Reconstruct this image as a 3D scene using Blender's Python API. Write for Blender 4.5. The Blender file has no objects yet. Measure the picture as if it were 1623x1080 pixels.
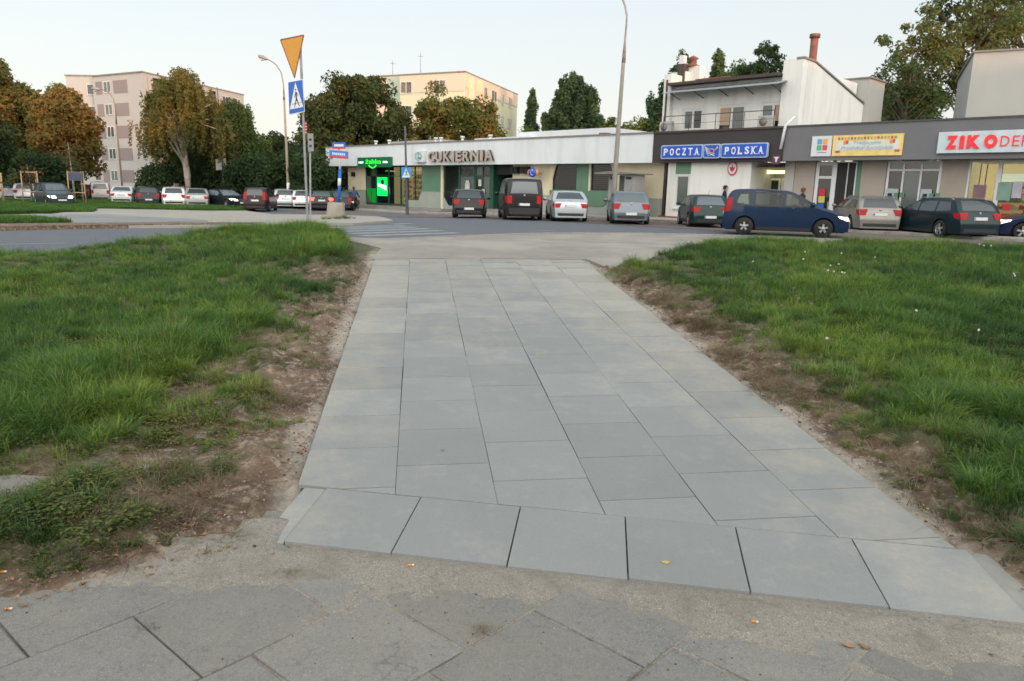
import bpy, bmesh, math, random
import numpy as np
from mathutils import Vector, Matrix

scene = bpy.context.scene
# ------------------------------------------------------------------ camera, light
F_PX, CX, CY = 1160.0, 811.5, 540.0          # focal length and centre, in photo pixels
ROLL = math.atan(0.023)
PITCH = math.atan(240.0 * math.cos(ROLL) / F_PX)
CAM_H = 1.75
_r0 = Vector((1, 0, 0)); _u0 = Vector((0, math.sin(PITCH), math.cos(PITCH)))
FWD = Vector((0, math.cos(PITCH), -math.sin(PITCH)))
RGT = _r0 * math.cos(ROLL) + _u0 * math.sin(ROLL)
UPV = _u0 * math.cos(ROLL) - _r0 * math.sin(ROLL)
cam_data = bpy.data.cameras.new("camera")
cam = bpy.data.objects.new("camera", cam_data)
scene.collection.objects.link(cam)
cam.matrix_world = Matrix(((RGT.x, UPV.x, -FWD.x, 0), (RGT.y, UPV.y, -FWD.y, 0), (RGT.z, UPV.z, -FWD.z, CAM_H), (0, 0, 0, 1)))
cam_data.sensor_width = 36.0
cam_data.lens = 36.0 * F_PX / 1623.0
cam_data.clip_start = 0.05
cam_data.clip_end = 3000
cam_data.dof.use_dof = True
cam_data.dof.focus_distance = 4.6
cam_data.dof.aperture_fstop = 5.6
scene.camera = cam

SUN_EL = math.radians(3.6)
SUN_DIR = Vector((0.60, -0.80, 0)).normalized()      # horizontal direction towards the sun
world = bpy.data.worlds.new("World"); scene.world = world; world.use_nodes = True
wn, wl = world.node_tree.nodes, world.node_tree.links
bg = wn["Background"]
sky = wn.new("ShaderNodeTexSky"); sky.sky_type = 'NISHITA'; sky.sun_disc = False
sky.sun_elevation = math.radians(9); sky.sun_rotation = math.atan2(SUN_DIR.x, SUN_DIR.y)
sky.air_density = 1.0; sky.dust_density = 1.5; sky.ozone_density = 1.0; sky.altitude = 100
# a thin veil of high haze lifts the sky to the pale tone of a hazy evening, a little warmer low down
tc = wn.new("ShaderNodeTexCoord"); sep = wn.new("ShaderNodeSeparateXYZ")
wl.new(tc.outputs["Generated"], sep.inputs[0])
veil = wn.new("ShaderNodeValToRGB"); cr = veil.color_ramp
cr.elements[0].position = 0.0; cr.elements[0].color = (8.2, 7.5, 6.8, 1)
cr.elements[1].position = 0.9; cr.elements[1].color = (5.6, 6.5, 7.1, 1)
e = cr.elements.new(0.10); e.color = (7.9, 7.8, 7.55, 1)
e = cr.elements.new(0.30); e.color = (7.0, 7.8, 8.2, 1)
wl.new(sep.outputs["Z"], veil.inputs[0])
mixn = wn.new("ShaderNodeMix"); mixn.data_type = 'RGBA'; mixn.inputs[0].default_value = 0.72
wl.new(sky.outputs[0], mixn.inputs[6]); wl.new(veil.outputs[0], mixn.inputs[7])
# the whole quarter of the sky round the sunset, behind the viewer, glows brighter and warmer
dt = wn.new("ShaderNodeVectorMath"); dt.operation = 'DOT_PRODUCT'; dt.inputs[1].default_value = (0.15, -0.96, 0.22)
wl.new(tc.outputs["Generated"], dt.inputs[0])
gr = wn.new("ShaderNodeMapRange"); gr.interpolation_type = 'SMOOTHSTEP'; gr.inputs[1].default_value = -0.15; gr.inputs[2].default_value = 1.0
wl.new(dt.outputs["Value"], gr.inputs[0])
gl_ = wn.new("ShaderNodeVectorMath"); gl_.operation = 'SCALE'; gl_.inputs[0].default_value = (16.0, 14.6, 13.0)
wl.new(gr.outputs[0], gl_.inputs["Scale"])
ad_ = wn.new("ShaderNodeVectorMath"); ad_.operation = 'ADD'; wl.new(mixn.outputs[2], ad_.inputs[0]); wl.new(gl_.outputs[0], ad_.inputs[1])
wl.new(ad_.outputs[0], bg.inputs[0]); bg.inputs[1].default_value = 0.1

sun_d = bpy.data.lights.new("sun", 'SUN'); sun_d.energy = 1.6; sun_d.angle = math.radians(0.6)
sun_d.color = (1.0, 0.50, 0.22)
sun = bpy.data.objects.new("sun", sun_d); scene.collection.objects.link(sun)
sv = Vector((SUN_DIR.x * math.cos(SUN_EL), SUN_DIR.y * math.cos(SUN_EL), math.sin(SUN_EL)))
sun.rotation_euler = sv.to_track_quat('Z', 'Y').to_euler(); sun.location = sv * 200

scene.view_settings.view_transform = 'Standard'; scene.view_settings.look = 'None'
scene.view_settings.exposure = 0.5; scene.view_settings.gamma = 1.0
scene.view_settings.use_curve_mapping = False
scene.render.resolution_x = 1024; scene.render.resolution_y = 681

# ------------------------------------------------------------------ helpers
random.seed(7); RNG = np.random.default_rng(7)
COL = scene.collection

def smooth(a, b, x):
    t = np.clip((x - a) / (b - a), 0, 1); return t * t * (3 - 2 * t)

def gz(x, y):
    """height of the land"""
    x = np.asarray(x, float); y = np.asarray(y, float)
    t = np.clip(y - 10, 0, 4)
    base = np.where(y < 10, .07 * np.clip(y, 0, 10), .7 + .07 * (t - t * t / 8))
    lf = smooth(-4.0, -7.2, x)
    y0 = 12.7 - 4.4 * lf; wd = 6.3 - 2.6 * lf
    k = smooth(0, 1, (y - y0) / wd)
    far = .3 - .45 * smooth(0, 1, (-x + (y - 33) * .7) / 24) * smooth(20, 34, y)
    return base * (1 - k) + far * k

def gzf(x, y): return float(gz(x, y))

def ray(px, py):
    d = FWD * F_PX + RGT * (px - CX) - UPV * (py - CY); return d.normalized()

def at(px, py, zoff=0.0):
    """the place on the land that the photo shows at a pixel"""
    d = ray(px, py); t = 0.5
    while t < 500:
        if CAM_H + d.z * t < gzf(d.x * t, d.y * t) + zoff: break
        t *= 1.004
    return Vector((d.x * t, d.y * t, CAM_H + d.z * t))

def at_dist(px, py, dist):
    """point at a given distance north of the camera on the ray through a pixel"""
    d = ray(px, py); t = dist / d.y; return Vector((d.x * t, d.y * t, CAM_H + d.z * t))

def hash2(ix, iy, seed):
    h = (ix.astype(np.int64) * 374761393 + iy.astype(np.int64) * 668265263 + seed * 974634777) & 0x7fffffff
    h = ((h ^ (h >> 13)) * 1274126177) & 0x7fffffff
    return ((h ^ (h >> 16)) & 0xffff) / 65535.0

def vnoise(x, y, s=1.0, seed=0):
    x = np.asarray(x, float) / s; y = np.asarray(y, float) / s
    ix, iy = np.floor(x), np.floor(y); fx, fy = x - ix, y - iy
    fx = fx * fx * (3 - 2 * fx); fy = fy * fy * (3 - 2 * fy)
    a, b = hash2(ix, iy, seed), hash2(ix + 1, iy, seed); c, d = hash2(ix, iy + 1, seed), hash2(ix + 1, iy + 1, seed)
    return (a * (1 - fx) + b * fx) * (1 - fy) + (c * (1 - fx) + d * fx) * fy

def fbm(x, y, s=1.0, seed=0, o=4):
    r = 0; a = .5; tot = 0
    for k in range(o):
        r = r + a * vnoise(x, y, s, seed + k * 17); tot += a; a *= .5; s *= .5
    return r / tot

def tag(o, label=None, cat=None, group=None, kind=None):
    if label: o["label"] = label
    if cat: o["category"] = cat
    if group: o["group"] = group
    if kind: o["kind"] = kind
    return o

def thing(name, label, cat, loc=(0, 0, 0), rz=0, group=None):
    o = bpy.data.objects.new(name, None); COL.objects.link(o)
    o.location = loc; o.rotation_euler = (0, 0, rz); o.empty_display_size = .3
    return tag(o, label, cat, group)

def link(name, me, parent=None, loc=None, rot=None, kind=None):
    o = bpy.data.objects.new(name, me); COL.objects.link(o)
    if parent is not None: o.parent = parent
    if loc is not None: o.location = loc
    if rot is not None: o.rotation_euler = rot
    if kind: o["kind"] = kind
    return o

def copy_tree(o, parent=None):
    c = o.copy(); COL.objects.link(c); c.parent = parent
    for k in ("_",): pass
    for ch in list(o.children): copy_tree(ch, c)
    return c

class MB:
    """collects simple solids, then links them as ONE mesh object"""
    def __init__(s): s.v = []; s.f = []; s.m = []; s.sm = []
    def add(s, vs, fs, mi=0, sm=False):
        n = len(s.v); s.v += [tuple(p) for p in vs]
        for f in fs: s.f.append(tuple(i + n for i in f)); s.m.append(mi); s.sm.append(sm)
        return s
    def box(s, x0, x1, y0, y1, z0, z1, mi=0):
        vs = [(x, y, z) for z in (z0, z1) for x, y in ((x0, y0), (x1, y0), (x1, y1), (x0, y1))]
        return s.add(vs, [(3, 2, 1, 0), (4, 5, 6, 7), (0, 1, 5, 4), (1, 2, 6, 5), (2, 3, 7, 6), (3, 0, 4, 7)], mi)
    def prism(s, poly, a, b, axis='z', mi=0):
        """polygon (2d list) extruded from a to b along an axis"""
        def P(p, t): return (p[0], p[1], t) if axis == 'z' else ((p[0], t, p[1]) if axis == 'y' else (t, p[0], p[1]))
        n = len(poly); vs = [P(p, a) for p in poly] + [P(p, b) for p in poly]
        fs = [tuple(range(n - 1, -1, -1)), tuple(range(n, 2 * n))] + [(i, (i + 1) % n, n + (i + 1) % n, n + i) for i in range(n)]
        return s.add(vs, fs, mi)
    def tube(s, pts, rad, n=8, mi=0, cap=True):
        pts = [Vector(p) for p in pts]; rad = rad if isinstance(rad, (list, tuple)) else [rad] * len(pts)
        vs = []; up = Vector((0.01, 0.02, 1))
        for i, p in enumerate(pts):
            t = (pts[min(i + 1, len(pts) - 1)] - pts[max(i - 1, 0)]).normalized()
            a = t.cross(up)
            if a.length < 1e-3: a = t.cross(Vector((1, 0, 0)))
            a.normalize(); b = a.cross(t)
            for k in range(n):
                an = 2 * math.pi * k / n; vs.append(p + (a * math.cos(an) + b * math.sin(an)) * rad[i])
        fs = [(i * n + k, i * n + (k + 1) % n, (i + 1) * n + (k + 1) % n, (i + 1) * n + k) for i in range(len(pts) - 1) for k in range(n)]
        if cap: fs += [tuple(range(n))[::-1], tuple((len(pts) - 1) * n + k for k in range(n))]
        return s.add(vs, fs, mi, True)
    def lathe(s, prof, c=(0, 0, 0), n=20, axis='z', mi=0):
        """profile of (radius, height) pairs turned about an axis"""
        vs = []
        for r, h in prof:
            for k in range(n):
                a = 2 * math.pi * k / n; x, y = r * math.cos(a), r * math.sin(a)
                p = (x, y, h) if axis == 'z' else ((x, h, y) if axis == 'y' else (h, x, y))
                vs.append((p[0] + c[0], p[1] + c[1], p[2] + c[2]))
        m = len(prof)
        fs = [(i * n + k, i * n + (k + 1) % n, (i + 1) * n + (k + 1) % n, (i + 1) * n + k) for i in range(m - 1) for k in range(n)]
        return s.add(vs, fs, mi, True)
    def grid(s, P, mi=0, sm=True):
        """2d list of points"""
        a, b = len(P), len(P[0]); vs = [p for r in P for p in r]
        fs = [(i * b + j, i * b + j + 1, (i + 1) * b + j + 1, (i + 1) * b + j) for i in range(a - 1) for j in range(b - 1)]
        return s.add(vs, fs, mi, sm)
    def mesh(s, name, mats):
        me = bpy.data.meshes.new(name); me.from_pydata(s.v, [], s.f)
        for m in (mats if isinstance(mats, (list, tuple)) else [mats]): me.materials.append(m)
        me.polygons.foreach_set("material_index", s.m); me.polygons.foreach_set("use_smooth", s.sm)
        me.update(); return me
    def build(s, name, mats, parent=None, loc=None, rot=None, bevel=0, kind=None, fixn=False):
        me = s.mesh(name, mats)
        if fixn:
            bm = bmesh.new(); bm.from_mesh(me); bmesh.ops.recalc_face_normals(bm, faces=bm.faces); bm.to_mesh(me); bm.free()
        o = link(name, me, parent, loc, rot, kind)
        if bevel:
            b = o.modifiers.new("bevel", 'BEVEL'); b.width = bevel; b.segments = 2; b.limit_method = 'ANGLE'
        return o

def box_obj(name, mat, parent, x0, x1, y0, y1, z0, z1, bevel=0):
    return MB().box(x0, x1, y0, y1, z0, z1).build(name, mat, parent, bevel=bevel)

def np_mesh(name, verts, quads, mats, mat_idx=None, smooth_=False, attrs=None):
    """fast mesh from numpy arrays, quads or tris"""
    verts = np.asarray(verts, np.float32); quads = np.asarray(quads, np.int32)
    me = bpy.data.meshes.new(name); k = quads.shape[1]
    me.vertices.add(len(verts)); me.vertices.foreach_set("co", verts.ravel())
    me.loops.add(quads.size); me.loops.foreach_set("vertex_index", quads.ravel())
    me.polygons.add(len(quads)); me.polygons.foreach_set("loop_start", np.arange(0, quads.size, k, dtype=np.int32))
    me.polygons.foreach_set("loop_total", np.full(len(quads), k, np.int32))
    for m in (mats if isinstance(mats, (list, tuple)) else [mats]): me.materials.append(m)
    if mat_idx is not None: me.polygons.foreach_set("material_index", mat_idx)
    me.polygons.foreach_set("use_smooth", np.full(len(quads), smooth_))
    me.update(calc_edges=True)
    for nm, arr in (attrs or {}).items():
        a = me.attributes.new(nm, 'FLOAT', 'POINT'); a.data.foreach_set("value", np.asarray(arr, np.float32))
    me.validate(); return me

def text_obj(s, size, mat, parent, x, y, z, width=None, extrude=.01, bold=0.0, align='LEFT', name='lettering', shear=0, spacing=1.0, squash=None):
    cu = bpy.data.curves.new("lettering", 'FONT'); cu.body = s; cu.size = size; cu.extrude = extrude; cu.offset = bold
    cu.align_x = align; cu.shear = shear; cu.space_character = spacing; cu.resolution_u = 3
    t = bpy.data.objects.new("tmp_text", cu); COL.objects.link(t)
    bpy.context.view_layer.update()
    me = bpy.data.meshes.new_from_object(t.evaluated_get(bpy.context.evaluated_depsgraph_get()))
    bpy.data.objects.remove(t); bpy.data.curves.remove(cu)
    xs = [v.co.x for v in me.vertices]; k = 1.0
    if width and xs: k = width / (max(xs) - min(xs))
    off = -min(xs) if align == 'LEFT' else -(max(xs) + min(xs)) / 2
    for v in me.vertices:
        a, b, c = v.co; v.co = ((a + off) * k, -c, b)
    me.materials.clear(); me.materials.append(mat)
    return link(name, me, parent, (x, y, z))

# ------------------------------------------------------------------ materials
def nodes_of(name):
    m = bpy.data.materials.new(name); m.use_nodes = True
    return m, m.node_tree.nodes, m.node_tree.links, m.node_tree.nodes["Principled BSDF"]

def mat(name, col, rough=.6, var=.12, scale=3.0, bump=0.0, bscale=60, metal=0.0, dirt=None, dirt_amt=.5, dscale=.6, spec=None, coat=0, emit=None, es=1.0, rand=0.0, streak=None):
    """a plain surface with colour drift, optional stains of a second colour, optional fine relief"""
    m, n, l, b = nodes_of(name)
    geo = n.new("ShaderNodeNewGeometry")
    tx = n.new("ShaderNodeTexNoise"); tx.inputs["Scale"].default_value = scale; tx.inputs["Detail"].default_value = 6
    l.new(geo.outputs["Position"], tx.inputs["Vector"])
    mx = n.new("ShaderNodeMix"); mx.data_type = 'RGBA'
    c = Vector(col[:3]); mx.inputs[6].default_value = (*(c * (1 - var)), 1); mx.inputs[7].default_value = (*(c * (1 + var)), 1)
    mr = n.new("ShaderNodeMapRange"); mr.inputs[1].default_value = .3; mr.inputs[2].default_value = .7
    l.new(tx.outputs[0], mr.inputs[0]); l.new(mr.outputs[0], mx.inputs[0]); out = mx.outputs[2]
    if dirt is not None:
        t2 = n.new("ShaderNodeTexNoise"); t2.inputs["Scale"].default_value = dscale; t2.inputs["Detail"].default_value = 8; t2.inputs["Roughness"].default_value = .65
        if streak:
            mp = n.new("ShaderNodeMapping"); mp.inputs["Scale"].default_value = streak
            l.new(geo.outputs["Position"], mp.inputs[0]); l.new(mp.outputs[0], t2.inputs["Vector"])
        else: l.new(geo.outputs["Position"], t2.inputs["Vector"])
        r2 = n.new("ShaderNodeMapRange"); r2.inputs[1].default_value = .48; r2.inputs[2].default_value = .72; r2.inputs[4].default_value = dirt_amt
        m2 = n.new("ShaderNodeMix"); m2.data_type = 'RGBA'; m2.inputs[7].default_value = (*dirt, 1)
        l.new(t2.outputs[0], r2.inputs[0]); l.new(r2.outputs[0], m2.inputs[0]); l.new(out, m2.inputs[6]); out = m2.outputs[2]
    if rand:
        oi = n.new("ShaderNodeObjectInfo"); rr = n.new("ShaderNodeMapRange"); rr.inputs[3].default_value = 1 - rand; rr.inputs[4].default_value = 1 + rand
        hv = n.new("ShaderNodeHueSaturation"); l.new(oi.outputs["Random"], rr.inputs[0]); l.new(rr.outputs[0], hv.inputs["Value"]); l.new(out, hv.inputs["Color"]); out = hv.outputs[0]
    l.new(out, b.inputs["Base Color"]); b.inputs["Roughness"].default_value = rough; b.inputs["Metallic"].default_value = metal
    if spec is not None: b.inputs["Specular IOR Level"].default_value = spec
    if coat: b.inputs["Coat Weight"].default_value = coat; b.inputs["Coat Roughness"].default_value = .06
    if emit is not None: b.inputs["Emission Color"].default_value = (*emit, 1); b.inputs["Emission Strength"].default_value = es
    if bump:
        t3 = n.new("ShaderNodeTexNoise"); t3.inputs["Scale"].default_value = bscale; t3.inputs["Detail"].default_value = 4
        l.new(geo.outputs["Position"], t3.inputs["Vector"])
        bp = n.new("ShaderNodeBump"); bp.inputs["Strength"].default_value = bump; bp.inputs["Distance"].default_value = .02
        l.new(t3.outputs[0], bp.inputs["Height"]); l.new(bp.outputs[0], b.inputs["Normal"])
    return m

def glass_mat(name, col=(.02, .03, .035), rough=.04, trans=0.0):
    m, n, l, b = nodes_of(name)
    b.inputs["Base Color"].default_value = (*col, 1); b.inputs["Roughness"].default_value = rough; b.inputs["Specular IOR Level"].default_value = .8
    geo = n.new("ShaderNodeNewGeometry"); tx = n.new("ShaderNodeTexNoise"); tx.inputs["Scale"].default_value = 1.3
    l.new(geo.outputs["Position"], tx.inputs["Vector"])
    bp = n.new("ShaderNodeBump"); bp.inputs["Strength"].default_value = .05; l.new(tx.outputs[0], bp.inputs["Height"]); l.new(bp.outputs[0], b.inputs["Normal"])
    if trans:
        tr = n.new("ShaderNodeBsdfTransparent"); tr.inputs[0].default_value = (.75, .82, .82, 1)
        ms = n.new("ShaderNodeMixShader"); ms.inputs[0].default_value = 1 - trans
        l.new(tr.outputs[0], ms.inputs[1]); l.new(b.outputs[0], ms.inputs[2]); l.new(ms.outputs[0], n["Material Output"].inputs[0])
    return m

def leaf_mat(name, cols, scale=.35, trans=.35, seed=0.0, fine=2.5):
    """foliage: drifting patches of several leaf colours, thin leaves let some light through"""
    m, n, l, b = nodes_of(name)
    geo = n.new("ShaderNodeNewGeometry"); mp = n.new("ShaderNodeMapping"); mp.inputs["Location"].default_value = (seed, seed * 1.7, seed * .3)
    l.new(geo.outputs["Position"], mp.inputs[0])
    t = n.new("ShaderNodeTexNoise"); t.inputs["Scale"].default_value = scale; t.inputs["Detail"].default_value = 3
    t2 = n.new("ShaderNodeTexNoise"); t2.inputs["Scale"].default_value = fine; t2.inputs["Detail"].default_value = 4
    l.new(mp.outputs[0], t.inputs["Vector"]); l.new(mp.outputs[0], t2.inputs["Vector"])
    ad = n.new("ShaderNodeMath"); ad.operation = 'MULTIPLY_ADD'; ad.inputs[1].default_value = .55; l.new(t2.outputs[0], ad.inputs[0])
    sc = n.new("ShaderNodeMath"); sc.operation = 'MULTIPLY'; sc.inputs[1].default_value = .65; l.new(t.outputs[0], sc.inputs[0]); l.new(sc.outputs[0], ad.inputs[2])
    rp = n.new("ShaderNodeValToRGB"); k = len(cols)
    while len(rp.color_ramp.elements) < k: rp.color_ramp.elements.new(.5)
    for i, c in enumerate(cols):
        rp.color_ramp.elements[i].position = .46 + .38 * i / (k - 1); rp.color_ramp.elements[i].color = (*c, 1)
    l.new(ad.outputs[0], rp.inputs[0])
    df = n.new("ShaderNodeBsdfDiffuse"); tl = n.new("ShaderNodeBsdfTranslucent"); ms = n.new("ShaderNodeMixShader"); ms.inputs[0].default_value = trans
    l.new(rp.outputs[0], df.inputs[0]); l.new(rp.outputs[0], tl.inputs[0]); l.new(df.outputs[0], ms.inputs[1]); l.new(tl.outputs[0], ms.inputs[2])
    l.new(ms.outputs[0], n["Material Output"].inputs[0]); n.remove(b)
    return m

def glow(name, col, s):
    m, n, l, b = nodes_of(name); b.inputs["Base Color"].default_value = (*[min(1, c) for c in col], 1)
    b.inputs["Emission Color"].default_value = (*col, 1); b.inputs["Emission Strength"].default_value = s; return m
# ------------------------------------------------------------------ ground materials
def new_slab_mat():
    m, n, l, b = nodes_of("new_concrete_slab")
    geo = n.new("ShaderNodeNewGeometry"); pos = geo.outputs["Position"]
    def noise(s, d=6, r=.6, vec=pos):
        t = n.new("ShaderNodeTexNoise"); t.inputs["Scale"].default_value = s; t.inputs["Detail"].default_value = d; t.inputs["Roughness"].default_value = r
        l.new(vec, t.inputs["Vector"]); return t.outputs[0]
    def rng(v, a, b_, c, d):
        r = n.new("ShaderNodeMapRange"); r.inputs[1].default_value = a; r.inputs[2].default_value = b_; r.inputs[3].default_value = c; r.inputs[4].default_value = d
        l.new(v, r.inputs[0]); return r.outputs[0]
    def mix(f, a, b_):
        x = n.new("ShaderNodeMix"); x.data_type = 'RGBA'
        l.new(f, x.inputs[0])
        for v, k in ((a, 6), (b_, 7)):
            if isinstance(v, tuple): x.inputs[k].default_value = (*v, 1)
            else: l.new(v, x.inputs[k])
        return x.outputs[2]
    def math_(op, a, b_):
        x = n.new("ShaderNodeMath"); x.operation = op
        for v, k in ((a, 0), (b_, 1)):
            if isinstance(v, (int, float)): x.inputs[k].default_value = v
            else: l.new(v, x.inputs[k])
        return x.outputs[0]
    c = mix(rng(noise(2.2), .3, .7, 0, 1), (.185, .197, .195), (.21, .222, .22))
    c = mix(rng(noise(260, 2), .35, .7, 0, .55), c, (.290, .294, .284))             # fine grain
    c = mix(rng(noise(90, 2), .66, .74, 0, .5), c, (.112, .115, .112))                # small pits
    # fine sand trodden over the slabs: more of it in the outer rows and towards the road
    sp = n.new("ShaderNodeSeparateXYZ"); l.new(pos, sp.inputs[0])
    far = rng(sp.outputs["Y"], 4.0, 9.5, 0, .24)
    xx = math_('ADD', sp.outputs["X"], math_('MULTIPLY', sp.outputs["Y"], .13))
    left = rng(xx, -.1, -.5, 0, .20); right = rng(xx, 1.5, 2.2, 0, .20)
    amt = math_('ADD', math_('ADD', far, left), right)
    s1 = math_('ADD', noise(3.4, 9, .70), amt)
    c = mix(rng(s1, .58, .86, 0, .62), c, mix(rng(noise(35, 3), .3, .7, 0, 1), (.312, .285, .234), (.374, .343, .289)))
    w = rng(noise(7.0, 8, .72), .58, .72, 0, .30)
    c = mix(w, c, (.329, .336, .329))                                                 # pale cement bloom
    oi = n.new("ShaderNodeObjectInfo"); hv = n.new("ShaderNodeHueSaturation")
    l.new(rng(oi.outputs["Random"], 0, 1, .91, 1.07), hv.inputs["Value"]); l.new(c, hv.inputs["Color"])
    l.new(hv.outputs[0], b.inputs["Base Color"]); b.inputs["Roughness"].default_value = .85
    bp = n.new("ShaderNodeBump"); bp.inputs["Strength"].default_value = .25; bp.inputs["Distance"].default_value = .004
    l.new(noise(180, 4), bp.inputs["Height"]); l.new(bp.outputs[0], b.inputs["Normal"])
    return m

def dust_mat(name, base_a, base_b, sand_a, sand_b, thr=(.45, .62), s=1.2, bump=.5, speck=True, sand_amt=.9, bs=120):
    m, n, l, b = nodes_of(name); geo = n.new("ShaderNodeNewGeometry")
    def noise(sc, d=6, r=.6):
        t = n.new("ShaderNodeTexNoise"); t.inputs["Scale"].default_value = sc; t.inputs["Detail"].default_value = d; t.inputs["Roughness"].default_value = r
        l.new(geo.outputs["Position"], t.inputs["Vector"]); return t.outputs[0]
    def mix(f, lo, hi, a, b_, amt=1):
        r = n.new("ShaderNodeMapRange"); r.inputs[1].default_value = lo; r.inputs[2].default_value = hi; r.inputs[4].default_value = amt; l.new(f, r.inputs[0])
        x = n.new("ShaderNodeMix"); x.data_type = 'RGBA'; l.new(r.outputs[0], x.inputs[0])
        for v, k in ((a, 6), (b_, 7)):
            if isinstance(v, tuple): x.inputs[k].default_value = (*v, 1)
            else: l.new(v, x.inputs[k])
        return x.outputs[2]
    c = mix(noise(3), .3, .7, base_a, base_b)
    if speck:
        c = mix(noise(190, 2), .58, .68, c, tuple(min(1, v * 1.8) for v in base_b), .8); c = mix(noise(45, 5), .52, .70, c, tuple(v * .6 for v in base_a), .6)
        c = mix(noise(230, 2), .58, .68, c, tuple(v * .35 for v in base_a), .8)
    sd = mix(noise(60, 3), .3, .7, sand_a, sand_b); sd = mix(noise(160, 2), .56, .70, sd, tuple(v * .55 for v in sand_a), .7) if speck else sd
    c = mix(noise(s, 8, .62), thr[0], thr[1], c, sd, sand_amt)
    oi = n.new("ShaderNodeObjectInfo"); hv = n.new("ShaderNodeHueSaturation"); r = n.new("ShaderNodeMapRange"); r.inputs[3].default_value = .88; r.inputs[4].default_value = 1.1
    l.new(oi.outputs["Random"], r.inputs[0]); l.new(r.outputs[0], hv.inputs["Value"]); l.new(c, hv.inputs["Color"])
    l.new(hv.outputs[0], b.inputs["Base Color"]); b.inputs["Roughness"].default_value = .93
    bp = n.new("ShaderNodeBump"); bp.inputs["Strength"].default_value = bump; bp.inputs["Distance"].default_value = .006
    l.new(noise(bs, 5), bp.inputs["Height"]); l.new(bp.outputs[0], b.inputs["Normal"])
    return m

def soil_mat():
    m, n, l, b = nodes_of("soil"); geo = n.new("ShaderNodeNewGeometry")
    def noise(sc, d=6, r=.6):
        t = n.new("ShaderNodeTexNoise"); t.inputs["Scale"].default_value = sc; t.inputs["Detail"].default_value = d; t.inputs["Roughness"].default_value = r
        l.new(geo.outputs["Position"], t.inputs["Vector"]); return t.outputs[0]
    def mixf(f, a, b_):
        x = n.new("ShaderNodeMix"); x.data_type = 'RGBA'; l.new(f, x.inputs[0])
        for v, k in ((a, 6), (b_, 7)):
            if isinstance(v, tuple): x.inputs[k].default_value = (*v, 1)
            else: l.new(v, x.inputs[k])
        return x.outputs[2]
    def rng(v, lo, hi, amt=1):
        r = n.new("ShaderNodeMapRange"); r.inputs[1].default_value = lo; r.inputs[2].default_value = hi; r.inputs[4].default_value = amt; l.new(v, r.inputs[0]); return r.outputs[0]
    c = mixf(rng(noise(2.5), .35, .68), (.060, .036, .022), (.20, .135, .092))
    c = mixf(rng(noise(14, 5), .5, .66, .7), c, (.38, .31, .235))
    c = mixf(rng(noise(70, 3), .58, .68, .8), c, (.055, .040, .028))
    c = mixf(rng(noise(55, 2), .66, .70, .8), c, (.42, .35, .28))
    at_ = n.new("ShaderNodeAttribute"); at_.attribute_name = "sand"
    sand = mixf(rng(noise(40, 3), .3, .7), (.30, .265, .215), (.40, .36, .30))
    ad = n.new("ShaderNodeMath"); ad.operation = 'ADD'; l.new(at_.outputs["Fac"], ad.inputs[0]); l.new(rng(noise(7, 6), 0, 1, .6), ad.inputs[1])
    c = mixf(rng(ad.outputs[0], .62, 1.0), c, sand)
    ag = n.new("ShaderNodeAttribute"); ag.attribute_name = "green"
    c = mixf(ag.outputs["Fac"], c, mixf(rng(noise(6), .35, .65), (.035, .055, .018), (.06, .09, .028)))
    l.new(c, b.inputs["Base Color"]); b.inputs["Roughness"].default_value = .95
    bp = n.new("ShaderNodeBump"); bp.inputs["Strength"].default_value = .8; bp.inputs["Distance"].default_value = .02
    l.new(noise(45, 6, .7), bp.inputs["Height"]); l.new(bp.outputs[0], b.inputs["Normal"])
    return m

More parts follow.
